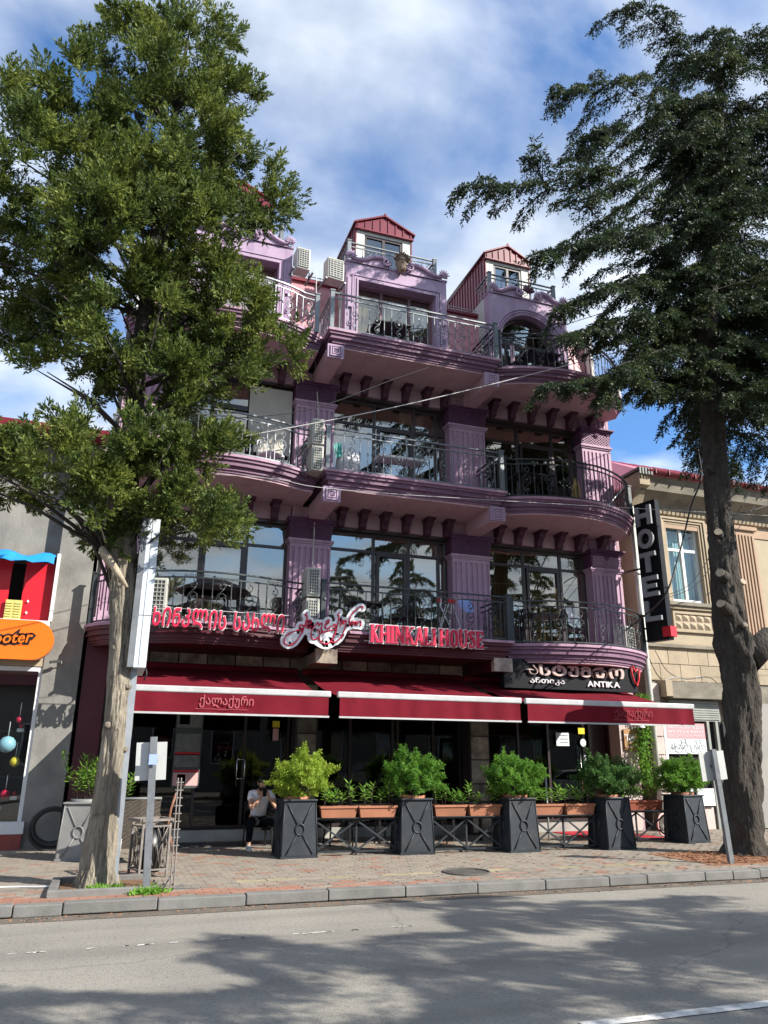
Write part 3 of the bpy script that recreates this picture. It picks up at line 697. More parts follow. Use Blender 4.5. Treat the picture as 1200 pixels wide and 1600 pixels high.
def rail_seg(par, path, z, mt='iron', h=.95, first=0, posts=(True, True), n0=1):
    path = [Vector((p[0], p[1], 0)) for p in path]
    L_ = [0]
    for i in range(1, len(path)): L_.append(L_[-1] + (path[i] - path[i-1]).length)
    tot = L_[-1]
    def at(s_):
        for i in range(1, len(path)):
            if s_ <= L_[i] + 1e-9:
                t = (s_ - L_[i-1]) / max(1e-9, L_[i] - L_[i-1]); return path[i-1].lerp(path[i], t), (path[i] - path[i-1]).normalized()
        return path[-1], (path[-1] - path[-2]).normalized()
    for zz, r_, nm in ((z + h, .024, 'handrail'), (z + h - .12, .013, 'middle_rail'), (z + .05, .013, 'bottom_rail')):
        mb = MB()
        for i in range(1, len(path)): mb.bar(path[i-1] + Vector((0, 0, zz)), path[i] + Vector((0, 0, zz)), r_ * 2, r_ * (1.2 if nm == 'handrail' else 2))
        ob(nm, mb.mesh(nm, mt), par)
    n = max(1, round(tot / .178)); sm, bm_, fm_ = RM[mt]
    sc = (h - .17) / .78
    for i in range(n0, n):
        s_ = tot * i / n; p_, d_ = at(s_); a_ = math.atan2(d_.y, d_.x)
        if (i + first) % 3 == 0:
            ob('scroll', sm, par, (p_.x, p_.y, z + .05), rot=(0, 0, a_), scale=(1, 1, sc))
            if (i + first) % 9 == 3: ob('frieze_scroll', fm_, par, (p_.x, p_.y, z + .05 + (.0)), rot=(0, 0, a_), scale=(1, 1, sc * (1.0)))
        else: ob('baluster', bm_, par, (p_.x, p_.y, z + .05), rot=(0, 0, a_), scale=(1, 1, sc))
    for k_, p_ in ((0, path[0]), (1, path[-1])):
        if posts[k_]:
            mb = MB(); mb.box(p_.x - .045, p_.x + .045, p_.y - .045, p_.y + .045, z, z + h + .03); mb.box(p_.x - .06, p_.x + .06, p_.y - .06, p_.y + .06, z + h + .031, z + h + .06)
            ob('post', mb.mesh('post', mt), par)
def railing(name='balcony_railing'):
    e = bpy.data.objects.new(name, None); C.objects.link(e); e.parent = PB; e.matrix_parent_inverse = Matrix.Translation((-5.8, -FY, -.13)); return e
for i, z in enumerate(LV):
    mt = 'iron_grey' if i == 2 else 'iron'
    mtm = 'iron_grey' if i >= 1 else 'iron'
    e = railing()
    rail_seg(e, [(3.78, 15.85), (3.78, 14.56)], z, mtm, posts=(False, True)); rail_seg(e, [(3.78, 14.56), (7.90, 14.56)], z, mtm, posts=(False, True)); rail_seg(e, [(7.90, 14.56), (7.90, 15.85)], z, 'iron', posts=(False, False))
    ins = [(p.x, p.y) for p in offset(RC, .09)]; ins[-1] = (12.11, 15.55)
    e = railing()
    rail_seg(e, [(8.12, 15.85), (8.12, ins[0][1] + .03)], z, 'iron', posts=(False, True)); rail_seg(e, [(8.12, ins[0][1] + .03)] + ins[1:], z, 'iron', posts=(False, True)); rail_seg(e, [ins[-1], (12.11, 16.3)], z, 'iron', posts=(False, False))
    li = [(11.58 - x_, y_) for x_, y_ in reversed(ins)]
    e = railing()
    rail_seg(e, li[:-1] + [(3.50, li[-1][1] + .03)], z, mtm if i == 1 else mt, posts=(True, True)); rail_seg(e, [(3.50, li[-1][1] + .03), (3.50, 15.85)], z, mt if i == 2 else 'iron', posts=(False, False))
# ------------------------------------------------------------------ attic: mansard, dormers, gables
ZD = LV[2]
def mansard(x0, x1):
    n = 9; mb = MB()
    mb.add([(x0, 16.35, ZD), (x1, 16.35, ZD), (x1, 16.75, 13.42), (x0, 16.75, 13.42), (x0, 16.6, ZD), (x1, 16.6, ZD), (x1, 17.0, 13.42), (x0, 17.0, 13.42)],
           [(0,1,2,3), (1,5,6,2), (4,0,3,7), (5,4,7,6), (3,2,6,7), (0,4,5,1)])
    o = P(mb, 'mansard_roof', 'roof_pink_lit')
    # diamond-shaped sheet tiles, each its own piece
    w_ = .40; h_ = .36; rows_ = int(2.6 / (h_ * .5)); dz = Vector((0, .40, 2.59)).normalized()
    tl = MB(); tl.add([(0, -.016, -h_ * .5), (w_ * .48, -.004, 0), (0, -.004, h_ * .48), (-w_ * .48, -.004, 0), (0, .01, 0)], [(0,1,2,3), (0,4,1), (1,4,2), (2,4,3), (3,4,0)])
    me = tl.mesh('roof_tile', 'roof_pink_lit')
    for r_i in range(1, rows_):
        z = ZD + r_i * h_ * .5; yy = 16.35 + (z - ZD) * .40 / 2.59
        x = x0 + w_ / 2 + (w_ / 2 if r_i % 2 else 0)
        while x < x1 - .15:
            ob('roof_tile', me, o, (x, yy - .008, z), rot=(-math.atan2(.40, 2.59), 0, 0)); x += w_
    mb = MB(); mb.box(x0, x1, 16.66, 16.95, 13.42, 13.50); P(mb, 'roof_kerb', 'roof_red')
    mb = MB(); 
    for zz in (13.62, 13.70): mb.tube([(x0, 16.82, zz), (x1, 16.82, zz)], .014, 5)
    k = int((x1 - x0) / .35)
    for i in range(k + 1): mb.bar((x0 + .03 + (x1 - x0 - .06) * i / k, 16.85, 13.50), (x0 + .03 + (x1 - x0 - .06) * i / k, 16.82, 13.72), .012, .03)
    P(mb, 'snow_guard', 'white_bar')
for a, b in ((-.4, .70), (3.10, 4.49), (7.27, 8.53), (10.93, 11.95)): mansard(a, b)
up_ = MB(); up_.add([(-.45, 16.9, 13.44), (12.0, 16.9, 13.44), (12.0, 20, 14.1), (-.45, 20, 14.1), (-.45, 16.9, 13.3), (12.0, 16.9, 13.3), (12, 20, 13.3), (-.45, 20, 13.3)], [(0,1,2,3), (4,7,6,5), (0,4,5,1), (1,5,6,2), (2,6,7,3), (3,7,4,0)])
P(up_, 'upper_roof', 'roof_red')
P(MB().box(11.90, 11.98, 16.35, 20, ZD, 13.4), 'attic_side_wall', 'white_wall'); P(MB().box(-.45, -.37, 16.35, 20, ZD, 13.4), 'attic_side_wall', 'white_wall')
def shell(cx, z, mt, par, y=15.93, s=.16):
    mb = MB(); 
    for k in range(7):
        a = R(90 + (k - 3) * 26); mb.tube([(cx, y, z), (cx + s * .55 * math.cos(a), y - .05, z + s * .6 * math.sin(a)), (cx + s * math.cos(a), y - .03, z + s * 1.15 * math.sin(a) + .02)], [.012, .026, .014], 6)
    mb.tube([(cx - .10, y, z - .01), (cx + .10, y, z - .01)], .03, 6)
    P(mb, 'shell_ornament', mt)
def pediment(cx, hw, z, mt):
    for sg in (-1, 1):
        mb = MB()
        c = [(cx + sg * x, 15.94, z + h) for x, h in ((hw * .90, .04), (hw * .80, -.0), (hw * .68, .03), (hw * .5, .15), (hw * .35, .19), (hw * .22, .15), (hw * .165, .06))]
        cp = arc_pts([(p[0] - cx, p[2]) for p in c], 24); path = [(cx + p.x, 15.93, p.y) for p in cp]
        rs = [.035 + .025 * math.sin(math.pi * i / (len(path) - 1)) for i in range(len(path))]
        mb.tube(path, rs, 7)
        x0, z0 = path[-1][0], path[-1][2]
        ccx = x0 + sg * .10
        mb.tube([(ccx - sg * (.115 * (1 - t * .75)) * math.cos(t * 8), 15.90, z0 + .02 - (.115 * (1 - t * .75)) * math.sin(t * 8)) for t in np.linspace(0, 1, 18)], .03, 6)
        xe = path[0][0]
        mb.tube([(xe + sg * .0 - sg * (.07 * (1 - t * .7)) * math.sin(t * 7) + sg * .04, 15.90, z + .10 - (.07 * (1 - t * .7)) * math.cos(t * 7)) for t in np.linspace(0, 1, 14)], .025, 6)
        # flat fill under the curve so the scroll stands on the parapet
        poly = [(p[0], p[2] - .02) for p in path]; poly = poly + [(poly[-1][0], z - .08), (poly[0][0], z - .08)]
        mb.prism(poly, 15.96, 16.06, 'XZ')
        P(mb, 'scroll_pediment', mt)
def attic_bay(a, b, kind, mt='lilac', full=True):
    cx = (a + b) / 2; zt = 13.80; y0 = 16.0
    oa, obx = a + .33, b - .33; oz = 13.28
    # surround wall with opening
    if kind == 'rect':
        mb = MB(); mb.box(a, oa, y0, 16.3, ZD, zt); mb.box(obx, b, y0, 16.3, ZD, zt); mb.box(oa, obx, y0, 16.3, oz, zt)
        P(mb, 'attic_front_wall', mt)
        for k, (dd, dy) in enumerate(((.0, .05), (.06, .03), (.12, .055))):
            t = .045; aa, bb, zz = oa - .17 + dd, obx + .17 - dd, oz + .17 - dd; m_ = MB()
            m_.box(aa, aa + t, y0 - dy, y0 + .001, ZD, zz); m_.box(bb - t, bb, y0 - dy, y0 + .001, ZD, zz); m_.box(aa + t, bb - t, y0 - dy, y0 + .001, zz - t, zz); P(m_, 'window_surround', mt)
        d_ = MB(); n_ = 40
        for i in range(n_): 
            x_ = oa - .03 + (obx - oa + .06) * (i + .5) / n_; d_.box(x_ - .012, x_ + .012, y0 - .025, y0, oz + .012, oz + .032)
        for sx in (oa - .02, obx + .02):
            for i in range(36): d_.box(sx - .01, sx + .01, y0 - .025, y0, ZD + .1 + i * .066, ZD + .13 + i * .066)
        P(d_, 'bead_moulding', mt)
        window(oa, obx, ZD + .01, oz, (cx - .36, cx + .42), (), y=16.28, fm='frame_mauve'); tag(MB().box(oa, obx, 16.42, 16.44, ZD + .9, oz).build('blind', 'blind_cream'), 'drawn cream blind in the %s attic window' % ('middle' if a > 3 else 'left'), 'blind')
        for sx in (a + .10, b - .10):
            m_ = MB(); m_.box(sx - .06, sx + .06, y0 - .03, y0, 12.55, 13.35); m_.box(sx - .06, sx + .06, y0 - .06, y0 - .03, 12.45, 12.55); P(m_, 'corner_panel', mt)
            m_ = MB(); m_.tube([(sx + .04 * math.cos(t), y0 - .015, 12.0 + .07 * math.sin(t)) for t in np.linspace(0, 6.28, 13)[:-1]], .012, 5, close=True)
            for z_ in (11.75, 12.0): m_.tube([(sx, y0 - .01, z_ - .03), (sx, y0 - .03, z_ + .03)], [.01, .022], 5)
            P(m_, 'wall_ornament', mt)
    else:
        ra = (obx - oa) / 2; zc = 12.45; mb = MB(); n_ = 20
        arc = [(cx + ra * math.cos(t), zc + ra * math.sin(t)) for t in np.linspace(0, math.pi, n_)]
        vs, fs = [], []
        mb.box(a, oa, y0, 16.3, ZD, zc); mb.box(obx, b, y0, 16.3, ZD, zc)
        for i in range(n_ - 1):
            (x1, z1), (x2, z2) = arc[i], arc[i + 1]
            mb.add([(x1, y0, z1), (x2, y0, z2), (x2, y0, zt), (x1, y0, zt), (x1, 16.3, z1), (x2, 16.3, z2), (x2, 16.3, zt), (x1, 16.3, zt)], [(0,1,2,3), (0,4,5,1), (4,7,6,5), (3,2,6,7)])
        mb.box(a, oa, y0, 16.3, zc, zt); mb.box(obx, b, y0, 16.3, zc, zt)
        P(mb, 'attic_front_wall', mt)
        for dr, r_ in ((.16, .028), (.09, .02)):
            m_ = MB(); m_.tube([(cx + dr * 0 + (ra + dr) , y0 - .01, ZD)] + [(cx + (ra + dr) * math.cos(t), y0 - .01, zc + (ra + dr) * math.sin(t)) for t in np.linspace(0, math.pi, 26)] + [(cx - ra - dr, y0 - .01, ZD)], r_, 6); P(m_, 'arch_moulding', mt)
        m_ = MB()
        for t in np.linspace(.03, math.pi - .03, 46): m_.bx((cx + (ra + .045) * math.cos(t), y0 - .012, zc + (ra + .045) * math.sin(t)), (.022, .03, .022))
        P(m_, 'bead_moulding', mt)
        # fan light and doors
        fr = MB(); fr.tube([(cx + (ra - .03) * math.cos(t), 16.26, zc + (ra - .03) * math.sin(t)) for t in np.linspace(0, math.pi, 26)], .04, 6)
        fr.box(oa, obx, 16.22, 16.3, zc - .06, zc + .04)
        f_ = P(fr, 'window', 'frame_brown')
        g = MB(); g.prism([(cx + (ra - .04) * math.cos(t), zc + .04 + (ra - .06) * math.sin(t)) for t in np.linspace(0, math.pi, 22)], 16.262, 16.27, 'XZ'); g.build('pane', 'glass', f_)
        window(oa, obx, ZD + .01, zc - .061, (cx - .6, cx + .42), (), y=16.28, name='window')
        P(MB().box(cx - .56, cx - .44, 16.1, 16.14, ZD + .05, zc - .1), 'door_leaf', 'pink'); 
    # side walls and deck of the bay
    P(MB().box(a, a + .12, 16.301, 18.6, ZD, zt - .01), 'attic_side_wall', 'white_wall'); P(MB().box(b - .12, b, 16.301, 18.6, ZD, zt - .01), 'attic_side_wall', 'white_wall')
    P(MB().box(a + .121, b - .121, 16.301, 18.6, zt - .14, zt - .012), 'attic_deck', 'concrete')
    P(MB().box(oa - .1, obx + .1, 17.7, 17.8, ZD, 13.6), 'attic_room_wall', 'dark_wall')
    P(MB().box(a - .02, b + .02, y0 - .03, 16.32, zt + .0, zt + .05), 'coping', mt)
    pediment(cx, (b - a) / 2, zt + .08, 'moulding' if False else mt)
    shell(a + .10, zt + .10, mt, None); shell(b - .10, zt + .10, mt, None)
    # upper railing
    e = railing('roof_railing'); yy = 16.12
    rail_seg(e, [(a + .10, 16.9), (a + .10, yy)], zt, 'iron_grey', h=.68, posts=(False, True)); rail_seg(e, [(a + .10, yy), (b - .28, yy)], zt, 'iron_grey', h=.68, posts=(False, True)); rail_seg(e, [(b - .28, yy), (b - .28, 16.9)], zt, 'iron_grey', h=.68, posts=(False, False))
    # dormer on top
    dc = cx - .07; hw = .80 if kind == 'rect' else .70; yf = 16.9; ze = 15.72; za = ze + .42; z0 = zt
    fw_ = MB(); fw_.box(dc - hw, dc - hw + .24, yf, yf + .1, z0, ze - .12); fw_.box(dc + hw - .24, dc + hw, yf, yf + .1, z0, ze - .12); fw_.box(dc - hw + .24, dc + hw - .24, yf, yf + .1, ze - .24, ze - .12); P(fw_, 'dormer_front', 'white_wall')
    window(dc - hw + .24, dc + hw - .24, z0 + .02, ze - .24, (dc + .0,), (), y=yf + .06, gl='glass_blue', name='dormer_window', t=.07)
    P(MB().box(dc - hw + .2, dc + hw - .2, yf + .9, yf + 1.0, z0, ze - .1), 'dormer_room_wall', 'dark_wall')
    ln = 3.0
    for sg in (-1, 1):
        xw = dc + sg * hw
        ck = MB(); ck.box(min(xw, xw + sg * .03), max(xw, xw + sg * .03), yf - .02, yf + ln, z0 - .35, ze + .0); o = P(ck, 'dormer_cheek', 'roof_red')
        rib = MB().box(-.012, .012, -.02, .02, z0 - .35, ze - .02).mesh('seam', 'roof_red')
        for i in range(15): ob('seam', rib, o, (xw + sg * .042, yf + .05 + i * .19, 0), rot=(0, 0, 0))
    gb = MB(); gb.prism([(dc - hw - .04, ze - .12), (dc + hw + .04, ze - .12), (dc + hw + .04, ze + .04), (dc, za - .02), (dc - hw - .04, ze + .04)], yf - .06, yf - .03, 'XZ'); o = P(gb, 'gable', 'roof_red')
    for i in range(8):
        x_ = dc - hw + .02 + i * (2 * hw - .04) / 7; hgt = ze + .04 + (za - ze - .08) * (1 - abs(x_ - dc) / hw)
        ob('seam', MB().box(x_ - .016, x_ + .016, yf - .085, yf - .061, ze - .12, hgt - .02).mesh('seam', 'roof_red'), o)
    ob('gable_trim', MB().box(dc - hw - .06, dc + hw + .06, yf - .10, yf - .03, ze - .155, ze - .121).mesh('gable_trim', 'roof_red'), o)
    rf = MB()
    for sg in (-1, 1):
        xe = dc + sg * (hw + .10); t_ = .05
        rf.add([(dc, yf - .12, za), (xe, yf - .12, ze + .0), (xe, yf + ln, ze), (dc, yf + ln, za), (dc, yf - .12, za + t_), (xe, yf - .12, ze + t_), (xe, yf + ln, ze + t_), (dc, yf + ln, za + t_)],
               [(0,1,2,3), (4,7,6,5), (0,4,5,1), (1,5,6,2), (2,6,7,3)])
    rf.tube([(dc, yf - .13, za + .06), (dc, yf + ln, za + .06)], .035, 6)
    P(rf, 'dormer_roof', 'roof_red')
attic_bay(4.49, 7.27, 'rect'); attic_bay(8.53, 10.93, 'arch'); attic_bay(.70, 3.10, 'rect', 'lilac')
# carved masks
def mask(cx, cz, s, mt):
    y = 15.88; e = MB()
    e.lathe([(.02, -.30), (.08, -.26), (.12, -.17), (.15, -.02), (.15, .10), (.12, .20), (.05, .26)], (cx, y, cz), 14, 1, .8)
    e.add([(cx - .028, y - .12, cz - .04), (cx + .028, y - .12, cz - .04), (cx, y - .175, cz - .05), (cx, y - .12, cz + .06)], [(0,1,2), (0,2,3), (1,3,2)])
    o = P(e, 'face_mask', mt); 
    h = MB(); rr_ = random.Random(2)
    for i in range(70):
        a = rr_.uniform(-.3, math.pi + .3); r_ = rr_.uniform(.12, .21); z_ = cz + .06 + r_ * math.sin(a); x_ = cx + r_ * math.cos(a)
        h.tube([(x_, y - .07 + rr_.uniform(0, .05), z_), (x_ + rr_.uniform(-.03, .03), y - .10, z_ + rr_.uniform(-.03, .03)), (x_ + rr_.uniform(-.05, .05), y - .05, z_ + rr_.uniform(-.03, .04))], [.022, .026, .01], 5)
    h.build('mask_curls', mt, o)
    f = MB(); 
    for sg in (-1, 1):
        f.tube([(cx + sg * .10, y - .08, cz + .05), (cx + sg * .055, y - .125, cz + .065), (cx + sg * .02, y - .125, cz + .04)], .016, 5)
        f.lathe([(.0, -.012), (.022, 0), (.0, .012)], (cx + sg * .055, y - .115, cz + .025), 8)
    f.build('mask_brow', mt, o)
    g = MB(); 
    for i in range(22):
        a = rr_.uniform(-1, 1); g.tube([(cx + a * .07, y - .105, cz - .11), (cx + a * .075, y - .12, cz - .19), (cx + a * .045, y - .06, cz - .29)], [.014, .018, .008], 5)
    g.build('mask_beard', mt, o)
mask(5.95, 14.0, 1, 'bronze'); 
tb = MB(); 
for k in range(7):
    a = R(90 + (k - 3) * 24); tb.tube([(9.72, 15.9, 13.98), (9.72 + .12 * math.cos(a), 15.86, 13.98 + .14 * math.sin(a)), (9.72 + .2 * math.cos(a), 15.9, 13.98 + .26 * math.sin(a))], [.03, .05, .02], 6)
P(tb, 'pediment_palmette', 'plum')

# ------------------------------------------------------------------ ground floor
P(MB().box(-.40, 11.93, 16.05, 16.35, 3.30, 3.66), 'lintel_wall', 'dark_wall')
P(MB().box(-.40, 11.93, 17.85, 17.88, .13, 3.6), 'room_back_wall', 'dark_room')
P(MB().box(-.40, 11.93, 16.4, 17.84, .10, .32), 'shop_floor', 'marble_step')
P(MB().box(-.55, -.12, 15.9, 16.01, .13, 3.98), 'corner_panel', 'maroon')
P(MB().box(-.11, .0, 15.96, 16.01, .13, 3.98), 'corner_panel', 'black')
tm = MB().box(-.27, .27, -.03, 0, -.17, .17).mesh('marble_tile', 'marble')
for i in range(13):
    x_ = .35 + i * .57
    PO('marble_tile', tm, (x_, 16.05, 3.62 if i != 99 else 3.6))
for (a, b, lo) in ((3.68, 4.16, 0), (7.63, 8.13, 0)):
    P(MB().box(a, b, 16.12, 16.5, .13, 3.29), 'marble_column', 'frame_brown')
    tc_ = MB().box(-(b - a) / 2 + .04, (b - a) / 2 - .04, -.03, 0, -.235, .235).mesh('marble_tile', 'marble')
    for j in range(6): PO('marble_tile', tc_, ((a + b) / 2, 16.12, .42 + j * .50))
wc = P(MB().box(11.50, 11.92, 16.0, 16.4, .13, 3.6), 'stone_column', 'stone_pinkish')
for j in range(8): ob('stone_block', MB().box(11.49, 11.93, 15.965, 16.0, .15 + j * .40, .53 + j * .40).mesh('stone_block', 'stone_pinkish'), wc)
sw = P(MB().box(.2, 3.5, 16.30, 16.42, .13, .33), 'door_step', 'marble_step')
P(MB().box(.2, 3.5, 16.42, 16.9, .325, .36), 'door_sill', 'dark_wall')
# shop glazing
def shopglass(a, b, mull, z1=3.25, gl='glass_dark'):
    window(a, b, .34, z1, mull, (), y=16.6, gl=gl, name='shop_window', t=.05)
shopglass(.35, 3.66, (1.75, 2.72)); shopglass(4.16, 7.63, (5.0, 5.98, 6.1, 6.95)); shopglass(8.13, 11.48, (9.1, 9.9, 10.88), gl='glass_dark')
def ladder_handle(x, z0, z1, w_=.16, y=16.5):
    m_ = MB(); m_.tube([(x - w_/2, y, z0), (x - w_/2, y, z1)], .013, 6); m_.tube([(x + w_/2, y, z0), (x + w_/2, y, z1)], .013, 6)
    for t in (.22, .75): m_.tube([(x - w_/2, y, z0 + (z1 - z0) * t), (x + w_/2, y, z0 + (z1 - z0) * t)], .011, 6)
    P(m_, 'door_handle', 'chrome')
ladder_handle(2.66, 1.12, 1.82)
for x_ in (5.92, 6.17): P(MB().tube([(x_, 16.5, .9), (x_, 16.5, 1.83)], .016, 6), 'door_handle', 'chrome')
m_ = MB(); m_.tube([(10.72, 16.5, 1.0), (10.72, 16.5, 1.8)], .014, 6); m_.box(10.80, 10.86, 16.48, 16.53, 1.0, 1.8); P(m_, 'door_handle', 'chrome')
curtain(8.3, 9.05, .5, 3.2, 16.8, 'curtain_olive', 'olive striped curtain in the ground-floor window right of the marble column'); curtain(9.2, 9.85, .5, 3.2, 16.8, 'curtain_olive', 'olive striped curtain in the middle of the ground-floor glass door front')
P(MB().box(11.0, 11.45, 16.52, 16.56, .3, 3.0), 'dark_panel', 'frame_brown')
# pale posts seen inside the dark room
for x_ in (5.1, 5.25, 6.25, 6.4, 3.2, 3.05): P(MB().box(x_ - .04, x_ + .04, 17.2, 17.28, .32, 2.9), 'inner_post', 'iron')

# ------------------------------------------------------------------ awnings
def awning(a, b, label, first):
    t = thing('awning', label, 'awning', ((a + b) / 2, 15.9, 3.3), group=None)
    ox, oy, oz = -(a + b) / 2, -15.9, -3.3
    def part(mb, name, mt, parent=t, **k):
        o = mb.build(name, mt, parent, **k)
        if parent is t: o.matrix_parent_inverse = Matrix.Translation((ox, oy, oz))
        return o
    yt, zt, yb, zb = 15.85, 3.36, 13.24, 2.70
    cl = MB(); nx, ny = 40, 14; vs = []
    for j in range(ny + 1):
        for i in range(nx + 1):
            u, v = i / nx, j / ny
            sag = (.045 + .02 * math.cos(u * 12.6)) * math.sin(math.pi * v) + .007 * math.sin(i * .9 + j * .35) * v + .005 * math.sin(i * .37 + 2 * first)
            vs.append((a + .06 + (b - a - .12) * u, yt + (yb - yt) * v, zt + (zb - zt) * v - sag))
    fs = [(j*(nx+1)+i, j*(nx+1)+i+1, (j+1)*(nx+1)+i+1, (j+1)*(nx+1)+i) for j in range(ny) for i in range(nx)]
    cl.add(vs, fs, True); part(cl, 'canopy_cloth', 'canvas')
    va = MB(); vs = []; n = 60
    for i in range(n + 1):
        u = i / n; rp = .024 * math.sin(i * .9 + .7 * math.sin(i * .31)) * (.25 + u * .8) if first != 0 else .018 * math.sin(i * .55 + math.sin(i * .23))
        vs += [(a + .04 + (b - a - .08) * u, yb - .055, zb - .02), (a + .04 + (b - a - .08) * u, yb - .055 + rp, zb - .34)]
    va.add(vs, [(2*i, 2*i+2, 2*i+3, 2*i+1) for i in range(n)], True); part(va, 'valance', 'canvas')
    part(MB().box(a + .03, b - .03, yb - .075, yb - .035, zb - .365, zb - .335), 'valance_bar', 'white_bar')
    part(MB().box(a, b, yb - .07, yb + .02, zb - .02, zb + .085), 'front_bar', 'white_bar', bevel=.02)
    part(MB().tube([(a, yt + .05, zt + .04), (b, yt + .05, zt + .04)], .07, 10), 'roller_tube', 'canvas')
    for x_ in (a + .35, b - .35):
        arm = MB(); arm.bar((x_, yt, zt - .2), (x_ + (.5 if x_ < (a+b)/2 else -.5), (yt + yb) / 2, zt - .42), .05, .04); arm.bar((x_ + (.5 if x_ < (a+b)/2 else -.5), (yt + yb) / 2, zt - .42), (x_, yb + .03, zb - .0), .045, .035)
        part(arm, 'folding_arm', 'iron_grey')
    # shop lettering printed on the valance, with a thin rule below
    gx = a + (b - a) * (.32 if first == 0 else .5)
    if first != 1:
        me = text_mesh('ქალაქური', .2, .004, .002, 'valance_print' if first == 0 else 'valance_print_faint', 'printed_word'); A, B = mesh_bounds(me)
        lt = ob('printed_word', me, t, (gx - (a+b)/2, yb - .075 - 15.9, zb - .20 - 3.3), rot=(R(90), 0, 0), scale=(.85, 1.0, 1))
        part(MB().box(gx - .05, gx + .80, yb - .079, yb - .077, zb - .275, zb - .268), 'printed_rule', 'valance_print')
    return t
mat('valance_print', (.40, .085, .10), None, rough=.9); mat('valance_print_faint', (.24, .03, .04), None, rough=.9)
awning(.32, 3.62, 'leftmost dark red awning, white front bar, beside the lit sign post', 0)
awning(3.74, 7.36, 'middle dark red awning, plain valance without lettering, over the flower boxes', 1)
awning(7.44, 11.36, 'rightmost dark red awning, ending in sunlight before the cream building', 2)
# ------------------------------------------------------------------ left shop building
LB = thing('shop_building', 'grey rendered corner shop with a glazed front and a stage-like upper window', 'building', (0, 0, 0))
def LP(mb, name, mt, par=None, **k): return mb.build(name, mt, LB if par is None else par, **k)
LP(MB().box(-1.26, -.62, 15.82, 20, .13, 7.85), 'wall_pier', 'concrete'); LP(MB().box(-9, -1.26, 16.1, 20, 5.45, 7.85), 'upper_wall', 'concrete')
LP(MB().box(-9, -1.26, 15.84, 20, 3.28, 4.09), 'fascia_wall', 'plaster_cream'); LP(MB().box(-9, -6.0, 15.84, 20, .13, 3.28), 'wall', 'concrete')
LP(MB().box(-9.3, -.60, 15.4, 20.2, 7.86, 8.02), 'roof_edge', 'roof_red'); 
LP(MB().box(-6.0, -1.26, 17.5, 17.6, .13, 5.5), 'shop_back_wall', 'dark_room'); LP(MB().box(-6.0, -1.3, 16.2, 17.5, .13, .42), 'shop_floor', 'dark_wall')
LP(MB().box(-6.0, -1.22, 15.72, 15.9, .13, .38), 'red_plinth', mat('plinth_red', (.30, .06, .05), (.2, .04, .035), 4, .5)); LP(MB().box(-6.0, -1.20, 15.70, 15.92, .381, .58), 'window_base', 'frame_white')
f = MB()
for x in (-1.28, -3.6, -5.9): f.box(x - .05, x + .05, 15.86, 15.94, .581, 3.27)
f.box(-5.85, -1.33, 15.86, 15.94, 3.19, 3.27); f = LP(f, 'shop_window', 'frame_white')
for (a, b) in ((-3.55, -1.33), (-5.85, -3.65)): MB().box(a, b, 15.895, 15.905, .581, 3.19).build('pane', 'glass_clear', f)
for z in (1.3, 2.1): LP(MB().box(-5.8, -1.35, 16.25, 16.6, z, z + .03), 'display_shelf', 'glass_clear')
# upper opening: red panels, pale yellow half shutters
LP(MB().box(-9, -1.26, 16.9, 17.0, 4.09, 5.45), 'loft_back_wall', 'dark_room')
for (a, b) in ((-1.82, -1.30), (-2.6, -2.06), (-3.7, -3.2)): LP(MB().box(a, b, 15.9, 15.95, 4.12, 5.28), 'red_panel', 'red_plain')
for (a, b) in ((-2.07, -1.93), (-1.925, -1.785)):
    s_ = LP(MB().box(a, b, 15.82, 15.86, 4.14, 4.50), 'half_shutter', 'yellow_shutter')
    for k in range(6): MB().box(a + .02, b - .02, 15.805, 15.82, 4.18 + k * .05, 4.20 + k * .05).build('shutter_slat', 'yellow_shutter', s_)
for (x, z) in ((-1.70, 4.5), (-1.70, 4.28)): LP(MB().lathe([(.0, -.03), (.028, 0), (.0, .03)], (x, 15.88, z), 8), 'knob', 'white')
LP(MB().box(-9, -1.25, 15.70, 15.84, 4.02, 4.12), 'window_sill', 'frame_white'); LP(MB().box(-1.28, -1.22, 15.74, 15.84, 4.12, 5.45), 'white_corner_bar', 'frame_white')
cn = MB(); vs = []
for i in range(21):
    x = -3.8 + 2.5 * i / 20
    zz = 5.42 + .05 * math.sin(i * 1.1); vs += [(x, 15.8, zz), (x, 15.45, zz - .12), (x, 15.42, 5.18 + .02 * math.sin(i * 2.1))]
cn.add(vs, [q for i in range(20) for q in ((3*i, 3*i+1, 3*i+4, 3*i+3), (3*i+1, 3*i+2, 3*i+5, 3*i+4))], True)
tag(cn.build('blue_canopy', 'blue'), 'bright blue fabric canopy above the red-panelled loft window', 'canopy')
# goods behind the glass
def ball(c, r, mt, label, hat=None):
    t = thing('balloon', label, 'balloon', c, 0, 'balls hanging in the shop window')
    MB().lathe([(.01, -r), (r * .55, -r * .82), (r * .92, -r * .4), (r, 0), (r * .92, r * .4), (r * .6, r * .8), (.01, r)], n=16).build('shell', mt, t)
    MB().tube([(0, 0, r), (0, 0, r + .25)], .006, 4).build('string', 'white', t)
ball((-1.70, 16.06, 1.88), .15, mat('balloon_blue', (.35, .62, .75), None, rough=.3), 'pale blue balloon, largest ball in the shop window'); ball((-1.53, 16.1, 1.58), .09, mat('ball_yellow', (.75, .6, .05), None, rough=.35), 'yellow ball with red spot in the shop window')
ball((-1.56, 16.1, 2.32), .06, 'sign_red', 'bright red ball hanging highest in the shop window'); ball((-1.62, 16.15, 1.02), .08, 'sign_red', 'dull red ball above the window base of the shop'); ball((-1.85, 16.1, 1.52), .06, 'red_plain', 'small dark red ball beside the pale blue balloon')
rr = random.Random(8)
